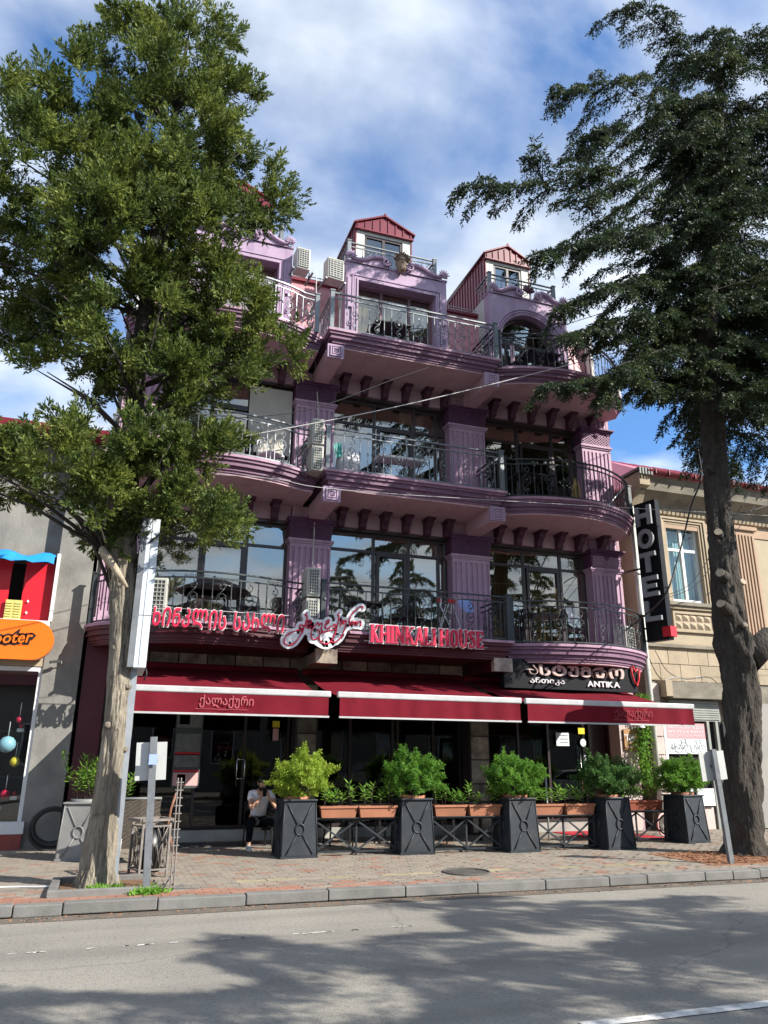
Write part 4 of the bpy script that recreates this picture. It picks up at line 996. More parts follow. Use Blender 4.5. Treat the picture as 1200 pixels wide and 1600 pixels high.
for i, (x, z, c, lab) in enumerate(((-1.53, 2.14, 'white', 'white toy figure beneath the bright red ball'), (-1.72, .78, 'laundry_blue', 'blue and red toy on the floor of the shop window'), (-1.95, .85, 'red_plain', 'red toy box behind the shop glass'), (-1.48, .95, 'white', 'small white box on the floor of the shop window'))):
    t = thing('toy', lab, 'toy', (x, 16.25, z))
    MB().bx((0, 0, 0), (.12, .08, .07)).build('body', c, t, bevel=.02); MB().lathe([(.0, .03), (.035, .06), (.04, .09), (.0, .13)], n=8).build('head', 'sign_red' if c == 'white' else c, t)
# orange shop sign
og = thing('shop_sign', 'orange rounded sign with black-outlined lettering above the shop window', 'sign', (-2.5, 15.6, 3.72))
p = [(1.02 + .36 * math.cos(t), .36 * math.sin(t)) for t in np.linspace(-math.pi / 2, math.pi / 2, 14)] + [(-1.02 + .36 * math.cos(t), .36 * math.sin(t)) for t in np.linspace(math.pi / 2, 1.5 * math.pi, 14)]
MB().prism([(x * 1.0, z) for x, z in p], -.09, .09, 'XZ').build('panel', 'orange', og)
bk = text_mesh('Scooter', .40, .01, .06, 'black', 'lettering_outline', 2, .25); A, B = mesh_bounds(bk)
wd_ = 1.02 / (B[0] - A[0]); o = ob('lettering_outline', bk, og, (.10, -.095, -.12), rot=(R(90), R(-5), 0)); o.scale = (wd_, .72, 1)
ft = text_mesh('Scooter', .40, .01, .006, 'orange', 'lettering', 2, .25); o = ob('lettering', ft, og, (.10, -.112, -.12), rot=(R(90), R(-5), 0)); o.scale = (wd_, .72, 1)
# wall camera
cmr = thing('security_camera', 'small dark security camera on a bracket on the grey pier', 'camera', (-.98, 15.7, 3.36))
MB().bar((-.16, -.10, -.02), (.02, -.02, .02), .05, .05).build('body', 'black', cmr); MB().tube([(.02, -.02, .02), (.05, .1, -.05)], .012, 6).build('bracket', 'ac_white', cmr)
# coiled hose against the pier
hs = thing('coiled_hose', 'black hose coil leaning upright against the grey pier', 'hose', (-.72, 15.45, .48))
for k in range(5):
    r_ = .34 - k * .018; y_ = -.06 + .035 * (k % 3); MB().tube([(r_ * math.cos(t) * (1.05 + .02 * k), y_ - .12 * math.sin(t) * 0, r_ * math.sin(t) + .01 * k) for t in np.linspace(0, 6.2832, 33)[:-1]], .030, 6, close=True).build('coil', 'rubber', hs)

# ------------------------------------------------------------------ right cream building
RB = thing('cream_building', 'two-storey cream stone building with a pink metal roof and white window', 'building', (0, 0, 0))
def RP(mb, name, mt, par=None, **k): return mb.build(name, mt, RB if par is None else par, **k)
x0, x1 = 12.56, 17.6
RP(MB().box(x0, 13.52, 16.02, 22, 4.45, 8.2), 'wall', 'plaster_cream'); RP(MB().box(14.58, x1, 16.02, 22, 4.45, 8.2), 'wall', 'plaster_cream')
RP(MB().box(13.52, 14.58, 16.02, 22, 7.74, 8.2), 'wall', 'plaster_cream'); RP(MB().box(13.52, 14.58, 16.02, 22, 4.45, 5.62), 'wall', 'plaster_cream')
RP(MB().box(x1, 24, 16.6, 22, .13, 8.0), 'side_house_wall', 'stucco_far')
RP(MB().box(13.4, 14.7, 16.8, 16.9, 5.0, 8.0), 'room_wall', 'dark_wall')
# stone courses
st = RP(MB().box(x0, x1, 16.06, 22, .13, 4.45), 'stone_wall', 'weathered')
rr = random.Random(6)
for j in range(4):
    z = 3.58 + .0 + j * .21 * 1.0
    if j > 3: break
z = 3.58
for j, hgt in enumerate((.42, .42)):
    x = x0 + (0 if j % 2 else -.28)
    while x < x1:
        a, b = max(x, x0) + .008, min(x + .62, x1) - .008
        if b - a > .05: ob('stone_block', MB().box(a, b, 16.02 + rr.uniform(0, .006), 16.06, z + .008, z + hgt - .008).mesh('stone_block', 'stone_cream'), st)
        x += .62
    z += hgt
RP(MB().box(x0 - .04, x1, 15.94, 16.06, 4.41, 4.49), 'string_course', 'weathered', bevel=.01); RP(MB().box(x0 - .02, x1, 15.98, 16.06, 4.50, 4.56), 'string_course', 'stone_cream')
# cornice
RP(MB().prism([(16.02, 8.05), (15.93, 8.05), (15.88, 8.2), (15.80, 8.28), (15.62, 8.40), (15.50, 8.44), (15.44, 8.72), (15.40, 8.80), (16.02, 8.80)], x0 - .05, x1, 'YZ'), 'cornice', 'weathered')
dn = MB().prism([(16.02, 7.93), (15.90, 7.97), (15.88, 8.05), (16.02, 8.05)], -.05, .05, 'YZ').mesh('dentil', 'stone_cream')
for i in range(36): ob('dentil', dn, RB, (x0 + .08 + i * .14, -.0, 0))
RP(MB().box(x0, x1, 15.99, 16.02, 7.62, 7.86), 'frieze', 'plaster_peach')
# console block at the corner
cb_ = RP(MB().prism([(16.0, 7.9), (15.8, 8.0), (15.55, 8.45), (15.35, 8.5), (15.35, 8.85), (16.0, 8.85)], x0 - .22, x0 + .10, 'YZ'), 'corner_console', 'stone_cream')
cc_ = MB().box(x0 - .30, x0 + .16, 15.26, 16.0, 8.86, 8.93); 
for i in range(5): cc_.box(x0 - .28 + i * .09, x0 - .23 + i * .09, 15.24, 15.26, 8.75, 8.93)
RP(cc_, 'console_cap', 'iron')
# roof with hip, standing seams and gutter
rf = MB(); rf.add([(x0 + .1, 15.36, 8.86), (x1 + .3, 15.36, 8.86), (x1 + .3, 19.5, 11.0), (x0 + 1.8, 19.5, 11.0), (x0 + .1, 20, 8.86), (x0 + .1, 15.36, 8.80), (x1 + .3, 15.36, 8.80), (x1 + .3, 20, 8.80), (x0 + .1, 20, 8.80), (x1 + .3, 20, 8.86)], [(0,1,2,3), (0,3,4), (5,8,7,6), (0,5,6,1), (4,8,5,0), (1,6,7,9,2), (3,2,9,4), (4,9,7,8)])
RP(rf, 'roof', mat('roof_rose', (.55, .17, .23), (.46, .13, .19), 1.2, .45))
sm_ = MB().bar((0, 15.36, 8.875), (0, 19.5, 11.015), .02, .03, (0, 0, 1)).mesh('roof_seam', 'roof_rose')
for i in range(8): ob('roof_seam', sm_, RB, (x0 + 2.0 + i * .42, 0, 0))
g_ = MB(); n_ = 10; vs = []
for t in np.linspace(math.pi, 2 * math.pi, n_): vs += [(x0 + .0, 15.30 + .08 * math.cos(t), 8.90 + .09 * math.sin(t)), (x1 + .3, 15.30 + .08 * math.cos(t), 8.90 + .09 * math.sin(t))]
g_.add(vs, [(2*i, 2*i+1, 2*i+3, 2*i+2) for i in range(n_ - 1)], True); RP(g_, 'gutter', 'roof_red')
for i in range(11): RP(MB().box(x0 + .2 + i * .42, x0 + .22 + i * .42, 15.20, 15.40, 8.80, 8.94), 'gutter_hook', 'roof_red')
# window with stepped surround
for k, (d, y) in enumerate(((.0, 15.98), (.07, 15.95), (.14, 15.92), (.20, 15.96))):
    a, b, zt_, zb_ = 13.52 - d - .06, 14.58 + d + .06, 7.74 + d * .9 + .05, 5.62; m_ = MB(); t = .055
    m_.box(a, a + t, y, 16.02, zb_, zt_ - t); m_.box(b - t, b, y, 16.02, zb_, zt_ - t); m_.box(a, b, y, 16.02, zt_ - t, zt_); RP(m_, 'window_surround', 'stone_cream')
RP(MB().box(13.26, 14.86, 15.86, 16.02, 5.50, 5.60), 'window_sill', 'weathered', bevel=.01); RP(MB().box(13.3, 14.82, 15.92, 16.02, 5.42, 5.49), 'window_sill', 'stone_cream')
window(13.53, 14.57, 5.63, 7.73, (14.05,), (7.05,), y=16.12, gl='glass_clear', fm='frame_white', parent=RB, name='white_window', t=.075)
curtain(13.6, 14.5, 5.7, 7.7, 16.3, 'curtain_teal', 'pale teal curtain behind the white window of the cream building', amp=.02, pitch=.09)
# moulded panel of fans below the window
pn = RP(MB().box(13.42, 14.92, 15.99, 16.02, 4.83, 5.36), 'relief_panel', 'stone_cream')
m_ = MB()
for (a, b, c, d) in ((13.42, 14.92, 5.30, 5.36), (13.42, 14.92, 4.83, 4.89), (13.42, 13.48, 4.891, 5.299), (14.86, 14.92, 4.891, 5.299)): m_.box(a, b, 15.95, 15.99, c, d)
m_.build('panel_frame', 'stone_cream', pn)
for r_ in range(2):
    for c_ in range(6):
        cx, cz = 13.48 + .115 + c_ * .23, 4.90 + .098 + r_ * .2; m_ = MB()
        m_.add([(cx - .10, 15.99, cz - .085), (cx + .10, 15.99, cz - .085), (cx + .10, 15.99, cz + .085), (cx - .10, 15.99, cz + .085), (cx, 15.93, cz)], [(0,1,4), (1,2,4), (2,3,4), (3,0,4)]); m_.build('relief_diamond', 'stone_cream', pn)
# fluted pilaster
fp = RP(MB().box(15.76, 16.46, 15.93, 16.02, 4.6, 7.78), 'pilaster', 'plaster_peach')
for i in range(6): MB().box(15.80 + i * .11, 15.85 + i * .11, 15.90, 15.93, 4.75, 7.65).build('flute', 'plaster_peach', fp)
RP(MB().box(15.68, 16.54, 15.86, 16.02, 7.78, 7.90), 'pilaster_capital', 'plaster_peach', bevel=.02); RP(MB().box(12.66, 12.86, 15.95, 16.02, 4.6, 7.7), 'edge_strip', 'stone_cream')
# ground floor: roller shutter box, shop opening, posts
RP(MB().box(12.95, 14.95, 15.72, 16.06, 3.14, 3.54), 'canopy_beam', 'weathered', bevel=.01); RP(MB().box(12.76, 12.95, 15.70, 16.06, 3.18, 3.56), 'beam_block', 'stone_cream')
sh = RP(MB().box(13.02, 14.5, 15.96, 16.02, 2.62, 3.12), 'roller_shutter', 'shutter_grey')
for i in range(8): MB().box(13.03, 14.49, 15.935, 15.96, 2.66 + i * .055, 2.70 + i * .055).build('shutter_slat', 'shutter_grey', sh)
dk = RP(MB().box(12.72, 14.9, 16.03, 16.055, .5, 2.62), 'shop_opening', 'dark_room'); 
for x in (12.74, 14.05, 14.32, 14.62): RP(MB().box(x, x + .07, 15.93, 16.02, .13, 2.62), 'shop_post', 'frame_white' if x < 13 or x > 14.6 else 'shutter_grey')
pk = RP(MB().box(12.46, 12.72, 15.95, 16.05, .13, 3.5), 'stone_jamb', 'stone_pinkish')
for j in range(8): MB().box(12.465, 12.715, 15.92, 15.95, .15 + j * .42, .54 + j * .42).build('stone_block', 'stone_pinkish', pk)
RP(MB().box(12.80, 14.0, 15.98, 16.02, .13, .62), 'low_wall', 'stone_pinkish')
RP(MB().box(14.75, 17.6, 15.94, 16.05, .13, 3.1), 'far_shop_wall', 'stucco_far')
for (a, b) in ((12.85, 13.4), (13.5, 14.0)): RP(MB().box(a, b, 15.90, 15.93, .66, 1.05), 'lower_panel', 'frame_white')
# poster
po = thing('bicycle_poster', 'pink and white poster with bicycle drawings in the shop opening', 'poster', (13.4, 15.96, 2.2))
MB().box(-.58, .58, -.01, .01, -.01, .36).build('upper_field', 'poster_pink', po); MB().box(-.58, .58, -.01, .01, -.36, -.011).build('lower_field', 'poster_white', po)
for r_, (tx, z_, s_) in enumerate((('ВЕЛОСИПЕДЫ', .235, .10), ('BICYCLE RENT', .13, .085), ('ВЕЛОСИПЕДЫ НА ПРОКАТ', .03, .075))):
    me = text_mesh(tx, s_, .003, 0, 'poster_white', 'printed_line'); A, B = mesh_bounds(me); wd = B[0] - A[0]
    ob('printed_line', me, po, (-.53 , -.014, z_), rot=(R(90), 0, 0), scale=(1.06 / wd, 1, 1))
def bike(parent, cx, cz, s, mt, y=-.016, rr_=.004):
    m_ = MB()
    for sx in (-.12, .12): m_.tube([(cx + sx * s + .085 * s * math.cos(t), y, cz + .085 * s * math.sin(t)) for t in np.linspace(0, 6.28, 17)[:-1]], rr_, 4, close=True)
    for (a, b) in (((-.12, 0), (-.03, .13)), ((-.12, 0), (0, 0)), ((0, 0), (-.04, .16)), ((0, 0), (.08, .14)), ((-.035, .13), (.08, .14)), ((.12, 0), (.07, .18)), ((-.07, .165), (-.01, .165)), ((.04, .19), (.10, .18))):
        m_.tube([(cx + a[0] * s, y, cz + a[1] * s), (cx + b[0] * s, y, cz + b[1] * s)], rr_, 4)
    return m_.build('bicycle_drawing', mt, parent)
bike(po, -.12, -.24, 1.15, 'iron'); bike(po, .32, -.24, 1.1, 'shutter_grey'); bike(po, -.42, -.25, .7, 'shutter_grey')
# downpipe
dp = thing('downpipe', 'tall off-white downpipe between the mauve and cream buildings', 'downpipe', (12.38, 15.86, .13))
MB().tube([(0, 0, .1), (0, 0, 8.0)], .075, 12).build('pipe', 'pipe', dp)
for z in (1.2, 2.6, 4.4, 6.1, 7.7): MB().lathe([(.075, -.04), (.095, -.04), (.095, .04), (.075, .04)], (0, 0, z), 12).build('collar', 'pipe', dp)
# blue street plate
bp_ = thing('street_plate', 'small blue street plate on the grey wall right of the trunk', 'sign', (15.35, 15.9, 2.62))
MB().box(-.16, .22, 0, .02, -.12, .12).build('plate', 'blue_dark', bp_)
ob('lettering', text_mesh('108', .09, .004, 0, 'white'), bp_, (-.1, -.003, -.03), rot=(R(90), 0, 0))

# ------------------------------------------------------------------ signs on the facade
STROKE = {  # slab-serif capitals on a 0..w x 0..1 grid; segments with thick/thin
 'K': (.62, [((.13,0),(.13,1),.17), ((.13,.42),(.52,.97),.07), ((.25,.56),(.52,.03),.16)], [(.13,0),(.13,1),(.54,0),(.52,1)]),
 'H': (.70, [((.13,0),(.13,1),.17), ((.57,0),(.57,1),.17), ((.13,.52),(.57,.52),.08)], [(.13,0),(.13,1),(.57,0),(.57,1)]),
 'I': (.30, [((.15,0),(.15,1),.18)], [(.15,0),(.15,1)]),
 'N': (.72, [((.12,0),(.12,1),.08), ((.60,0),(.60,1),.08), ((.12,.97),(.60,.03),.18)], [(.12,0),(.10,1),(.60,1)]),
 'A': (.68, [((.10,0),(.34,1),.08), ((.34,1),(.58,0),.18), ((.18,.30),(.52,.30),.07)], [(.09,0),(.58,0)]),
 'L': (.54, [((.13,0),(.13,1),.17), ((.13,.04),(.48,.04),.08), ((.48,.0),(.48,.24),.06)], [(.13,0),(.13,1)]),
 'U': (.66, [((.13,.3),(.13,1),.17), ((.13,.32),(.19,.09),.15), ((.19,.09),(.33,.03),.10), ((.33,.03),(.46,.09),.09), ((.46,.09),(.53,.32),.08), ((.53,.3),(.53,1),.08)], [(.13,1),(.53,1)]),
 'O': (.66, [((.13,.3),(.13,.7),.17), ((.53,.3),(.53,.7),.17), ((.13,.7),(.2,.9),.15), ((.2,.9),(.33,.965),.08), ((.33,.965),(.46,.9),.08), ((.46,.9),(.53,.7),.15), ((.13,.3),(.2,.1),.15), ((.2,.1),(.33,.035),.08), ((.33,.035),(.46,.1),.08), ((.46,.1),(.53,.3),.15)], []),
 'S': (.58, [((.46,.78),(.40,.92),.09), ((.40,.92),(.27,.965),.08), ((.27,.965),(.14,.89),.11), ((.14,.89),(.13,.72),.15), ((.13,.72),(.27,.56),.17), ((.27,.56),(.43,.42),.17), ((.43,.42),(.47,.25),.15), ((.47,.25),(.42,.1),.11), ((.42,.1),(.29,.035),.08), ((.29,.035),(.15,.08),.09), ((.15,.08),(.10,.24),.08), ((.10,.26),(.10,.02),.04), ((.47,.74),(.47,.98),.04)], []),
 'E': (.60, [((.13,0),(.13,1),.17), ((.13,.04),(.50,.04),.08), ((.13,.96),(.48,.96),.08), ((.13,.52),(.38,.52),.07), ((.50,0),(.50,.25),.06), ((.48,.76),(.48,1),.06), ((.38,.42),(.38,.62),.05)], [(.13,0),(.13,1)])}
def stroke_mesh(ch, grow, depth, mt):
    wd, segs, ser = STROKE[ch]; mb = MB(); k = 0
    def seg(a, b, t):
        nonlocal k
        a, b = Vector(a), Vector(b); d = b - a; 
        if d.length < 1e-6: return
        d.normalize(); a -= d * grow; b += d * grow; n = Vector((-d.y, d.x)) * (t / 2 + grow); e = .0004 * (k % 9); k += 1
        mb.prism([tuple(a + n), tuple(b + n), tuple(b - n), tuple(a - n)][::-1], -depth / 2 - e, depth / 2 + e, 'XZ')
    for a, b, t in segs: seg(a, b, t)
    for (x, z) in ser:
        zz = .03 if z == 0 else .97; seg((x - .13, zz), (x + .13, zz), .06)
    # rounded joins for the bowls
    if ch in 'OUS':
        for a, b, t in segs:
            for p_ in (a, b):
                e = .0004 * (k % 9); k += 1; r_ = t / 2 + grow
                mb.prism([(p_[0] + r_ * math.cos(q), p_[1] + r_ * math.sin(q)) for q in np.linspace(0, 6.28, 9)[:-1]], -depth / 2 - e, depth / 2 + e, 'XZ')
    return mb.mesh('letter', mt)
kh = thing('khinkali_house_sign', 'red and white raised letters reading KHINKALI HOUSE on the balcony edge', 'sign', (4.71, 14.36, 3.86))
x = 0; word = 'KHINKALI HOUSE'; tot = sum((STROKE[c][0] if c != ' ' else .22) for c in word); sx = 2.50 / tot
for c in word:
    if c == ' ': x += .22; continue
    o = ob('letter', stroke_mesh(c, 0, .05, 'sign_red'), kh, (x * sx, 0, 0), scale=(sx * .97, 1, .35)); ob('letter_outline', stroke_mesh(c, .062, .03, 'sign_white'), o, (0, .03, 0))
    x += STROKE[c][0]
MB().tube([(-.1, .06, .03), (2.6, .06, .03)], .007, 6).build('mounting_rail', 'white_bar', kh)
for x_ in (.1, 1.2, 2.4): MB().bar((x_, .05, 0), (x_, .13, 0), .02, .02).build('stand_off', 'white_bar', kh)
gs = thing('georgian_letter_sign', 'red and white raised Georgian letters on the left balcony edge', 'sign', (0, 0, 0))
MT = lambda s_: ''.join(chr(ord(c) + 0x1C90 - 0x10D0) if c != ' ' else c for c in s_)
text_row(MT('ხინკლის სახლი'), gs, .55, 2.93, 3.90, .46, 14.10, .04, 'sign_red', gap=.13, offset=.010, back=('sign_white', .042), space=.40, shear=.12)
for z in (3.93, 4.24): MB().tube([(.5, 14.17, z), (3.05, 14.17, z)], .007, 6).build('mounting_rail', 'white_bar', gs)
for x_ in (.7, 1.7, 2.8): MB().bar((x_, 14.17, 3.93), (x_, 14.55, 3.93), .02, .02).build('stand_off', 'white_bar', gs)
# script logo: white cloud-like board with a thin red hand-written word
lg = thing('script_logo_sign', 'white cut-out board with a looping red script word between the two letter signs', 'sign', (0, 0, 0))
def L2(px, py):   # board coordinates (as measured on the zoomed sign) to metres
    return (2.80 + (px - 80) * .001835 + 0.10, 4.60 - (py - 140) * .00186)
wordlines = [
 [(265,440),(275,415),(300,415),(315,430),(300,450),(270,445)],
 [(345,285),(325,310),(345,320),(335,380),(310,460),(280,520),(225,600),(160,630),(115,600),(120,555),(170,505),(240,475),(290,470),(310,485)],
 [(345,400),(370,365),(395,370),(375,400),(345,410),(345,435),(370,445),(390,415)],
 [(440,410),(460,380),(475,390),(470,415),(500,380),(510,400),(500,440),(520,470),(500,465)],
 [(440,400),(410,440),(395,500),(405,545),(440,555),(480,520),(480,465),(450,450)],
 [(545,395),(560,355),(585,345),(570,385),(545,395),(545,430),(575,435),(600,405)],
 [(620,415),(640,390),(660,395),(655,420),(630,425)],
 [(700,255),(675,290),(690,300),(685,360),(660,450),(630,530),(580,590),(520,590),(485,550),(490,500),(550,465),(620,450),(660,440),(670,460)],
 [(710,410),(715,360),(735,335),(740,380),(755,340),(770,350),(765,400),(740,470),(700,540),(640,575),(610,565)],
 [(810,395),(805,330),(830,270),(880,215),(930,180),(955,185),(950,200)],
 [(815,390),(835,345),(850,350),(845,385),(870,345),(880,360),(875,385)],
 [(890,385),(900,345),(925,335),(935,360),(930,390)]]
k = 0
hull = MB(); RAD = .085
def blob(pts, rad):
    global k
    q = arc_pts(pts, max(6, len(pts) * 2)) if len(pts) > 3 else [Vector(p_) for p_ in pts]
    for i in range(len(q)):
        e = .0003 * (k % 17); k += 1
        hull.prism([(q[i].x + rad * math.cos(t), q[i].y + rad * math.sin(t)) for t in np.linspace(0, 6.283, 15)[:-1]], 14.235 - e, 14.275 + e, 'XZ')
        if i:
            d = (q[i] - q[i-1]); 
            if d.length > 1e-4:
                d.normalize(); n = Vector((-d.y, d.x)) * rad; e = .0003 * (k % 17); k += 1
                hull.prism([tuple(q[i-1] + n), tuple(q[i] + n), tuple(q[i] - n), tuple(q[i-1] - n)], 14.235 - e, 14.275 + e, 'XZ')
for wl in wordlines: blob([L2(*p_) for p_ in wl], .066)
for wl in ([(180,560),(230,520)], [(150,590),(200,560)], [(430,520),(450,480)], [(400,480),(480,560),(560,590),(620,560),(660,520)], [(420,540),(470,520),(530,500)], [(500,520),(600,560),(660,530)], [(520,560),(560,520)], [(620,500),(660,480)], [(440,430),(520,520),(560,540)], [(560,430),(640,440),(720,430)], [(380,410),(440,420)], [(700,420),(830,360),(920,360)], [(540,540),(600,520),(700,480)]): blob([L2(*p_) for p_ in wl], .11)
for pg in ([(400,470),(400,560),(440,575),(560,612),(640,590),(720,540),(780,450),(780,390),(560,390),(430,420)], [(112,600),(125,535),(200,485),(300,465),(300,520),(225,610),(160,638)]):
    q = [L2(*p_) for p_ in pg]; hull.prism(q, 14.232, 14.278, 'XZ')
hull.build('board', 'logo_white', lg)
for wl in wordlines:
    q = arc_pts([L2(*p_) for p_ in wl], len(wl) * 5); MB().tube([(p_.x, 14.215, p_.y) for p_ in q], [.009 + .007 * abs(math.sin(i * .35)) for i in range(len(q))], 5).build('script_stroke', 'sign_red', lg)
MB().bar((3.5, 14.28, 4.1), (3.5, 14.5, 4.1), .03, .03).build('stand_off', 'white_bar', lg)
# black hotel fascia ANTIKA
an = thing('antika_sign', 'black sign with pink Georgian letters and ANTIKA under the right balcony', 'sign', (7.88, 14.84, 3.14))
MB().box(0, 3.40, 0, .12, 0, .62).build('board', 'sign_black', an)
text_row(MT('ასტუმრო'), an, .50, 3.02, .29, .30, -.04, .05, 'letter_pink', gap=.09, offset=.030, name='large_letter')
text_row('ანთიკა', an, .62, 1.48, .12, .15, -.02, .03, 'sign_white', gap=.08, offset=.014, name='small_letter'); text_row('ANTIKA', an, 2.05, 2.90, .09, .17, -.02, .03, 'sign_white', gap=.06, offset=.028, name='small_letter')
m_ = MB(); m_.tube([(3.24, -.04, .55), (3.29, -.04, .58), (3.34, -.04, .46), (3.40, -.04, .54), (3.46, -.04, .50), (3.42, -.04, .30), (3.36, -.04, .14), (3.28, -.04, .26), (3.24, -.04, .42)], .022, 6, close=True); m_.build('red_heart', 'red_plain', an)

# vertical HOTEL sign standing out from the corner
ho = thing('hotel_sign', 'tall black double-sided blade sign reading HOTEL with a red square at its foot', 'sign', (12.20, 15.44, 4.55), R(16))
MB().box(-.09, .09, -.62, 0, -.15, 3.35).build('blade', 'sign_black', ho)
HL = {'H': [(0,.26,0,1), (.74,1,0,1), (.26,.74,.38,.62)], 'T': [(0,1,.78,1), (.36,.64,0,.78)], 'E': [(0,.28,0,1), (.28,1,.78,1), (.28,.9,.4,.6), (.28,1,0,.22)], 'L': [(0,.28,0,1), (.28,1,0,.22)]}
for i, c in enumerate('HOTEL'):
    for sd in (-1, 1):
        m_ = MB(); z0, z1 = 2.72 - i * .60, 3.22 - i * .60; ya, yb = (-.54, -.08) if sd > 0 else (-.08, -.54)
        a_, b_ = (.14, .20) if sd > 0 else (-.20, -.14)
        Y_ = lambda u: -.54 + .46 * u if sd > 0 else -.08 - .46 * u
        # on the face towards -X (seen from the street) the word starts at the wall side
        if c == 'O':
            n_ = 22; vs = []; fs = []
            for t in np.linspace(0, 6.2832, n_ + 1)[:-1]:
                for (ry, rz) in ((.23, .25), (.12, .14)):
                    for x_ in (a_, b_): vs.append((x_, -.31 + ry * math.cos(t), (z0 + z1) / 2 + rz * math.sin(t)))
            for q in range(n_):
                p_, r_ = q * 4, ((q + 1) % n_) * 4
                fs += [(p_, p_+1, r_+1, r_), (p_+2, r_+2, r_+3, p_+3), (p_, r_, r_+2, p_+2), (p_+1, p_+3, r_+3, r_+1)]
            m_.add(vs, fs)
        else:
            for j, (u0, u1, v0, v1) in enumerate(HL[c]):
                y0_, y1_ = sorted((Y_(u0), Y_(u1))); m_.box(a_, b_, y0_, y1_, z0 + (z1 - z0) * v0, z0 + (z1 - z0) * v1)
        m_.build('letter', 'letter_grey', ho)
        MB().box(min(sd * .09, sd * .14), max(sd * .09, sd * .14), -.33, -.29, (z0 + z1) / 2 - .02, (z0 + z1) / 2 + .02).build('letter_fixing', 'iron', ho)
MB().box(-.12, .12, -.70, -.48, -.08, .16).build('red_square', 'red_plain', ho)
for z in (.2, 1.7, 3.1): MB().bar((0, 0, z), (0, .6, z), .04, .04).build('wall_bracket', 'iron', ho)
# plaque, wall lamp, notice boards, stickers
pq = thing('number_plaque', 'brown house-number plaque reading 108 on the stone column', 'sign', (11.78, 15.93, 2.15))
MB().box(-.20, .20, -.01, .02, -.24, .24).build('plate', 'brown_sign', pq); MB().box(-.20, .20, -.012, .0, .10, .12).build('rule', 'sign_white', pq)
ob('number', text_mesh('108', .22, .004, .004, 'white', 'number'), pq, (-.16, -.016, -.06), rot=(R(90), 0, 0), scale=(.8, 1, 1)); ob('small_text', text_mesh('ANTIKA', .07, .003, 0, 'white', 'small_text'), pq, (-.13, -.016, -.18), rot=(R(90), 0, 0))
wl = thing('wall_lamp', 'white conical wall lamp beside the number plaque', 'lamp', (11.98, 15.8, 2.45)); MB().lathe([(.02, .10), (.03, .08), (.11, -.02), (.11, -.03)], n=14).build('shade', 'frame_white', wl); MB().tube([(0, 0, .10), (0, 0, .18), (0, .15, .20)], .012, 6).build('arm', 'iron', wl)
def board(x0, x1, z0, z1, y, name, label, cat, mt, items):
    t = thing(name, label, cat, ((x0 + x1) / 2, y, (z0 + z1) / 2)); hw, hh = (x1 - x0) / 2, (z1 - z0) / 2
    MB().box(-hw, hw, 0, .015, -hh, hh).build('backing', mt, t)
    for (nm, a, b, c, d, m2) in items: MB().box(-hw + a * 2 * hw, -hw + b * 2 * hw, -.004, 0, -hh + c * 2 * hh, -hh + d * 2 * hh).build(nm, m2, t)
board(1.30, 1.84, 1.10, 2.62, 16.48, 'notice_board', 'tall glass notice board with printed menus left of the entrance', 'notice board', 'ac_dark',
      [('menu_sheet', .05, .95, .76, .98, 'paper'), ('menu_picture', .12, .5, .80, .92, 'sticker_yellow'), ('menu_sheet', .05, .95, .45, .68, 'paper'), ('menu_sheet', .05, .95, .26, .42, 'paper'), ('red_band', .05, .95, .41, .445, 'red_plain'), ('red_band', .05, .95, .20, .225, 'red_plain'), ('poster', .05, .95, .03, .19, 'sticker_pink'), ('poster_picture', .2, .5, .05, .17, 'blue_dark')])
board(3.27, 3.42, 2.02, 2.42, 16.48, 'door_sticker', 'yellow and pink stickers on the glass beside the marble column', 'sticker', 'glass_dark', [('yellow_sticker', 0, 1, .68, 1, 'sticker_yellow'), ('pink_sticker', .1, .9, .02, .62, 'sticker_pink')])
board(10.10, 10.45, 2.0, 2.3, 16.52, 'opening_hours_notice', 'white printed notice on the right-hand glass door', 'notice', 'poster_white', [('printed_line', .3, .9, .75, .82, 'iron_grey'), ('printed_line', .3, .9, .5, .56, 'iron_grey'), ('printed_line', .3, .9, .25, .31, 'iron_grey')])
board(10.72, 10.90, 2.28, 2.42, 16.52, 'yellow_sticker', 'yellow square sticker on the right-hand glass door', 'sticker', 'sticker_yellow', [])
board(10.20, 10.5, 2.62, 2.78, 16.52, 'payment_sticker', 'white strip sticker high on the right-hand glass door', 'sticker', 'poster_white', [('dot', .1, .3, .4, .6, 'sticker_pink'), ('dot', .4, .6, .4, .6, 'sticker_pink'), ('dot', .7, .9, .4, .6, 'sticker_pink')])
tag(MB().prism([(10.83 + .08 * math.cos(t), 2.08 + .09 * math.sin(t)) for t in np.linspace(0, 6.28, 17)[:-1]], 16.51, 16.53, 'XZ').build('round_sticker', 'poster_white'), 'round white sticker above the right-hand door handle', 'sticker')
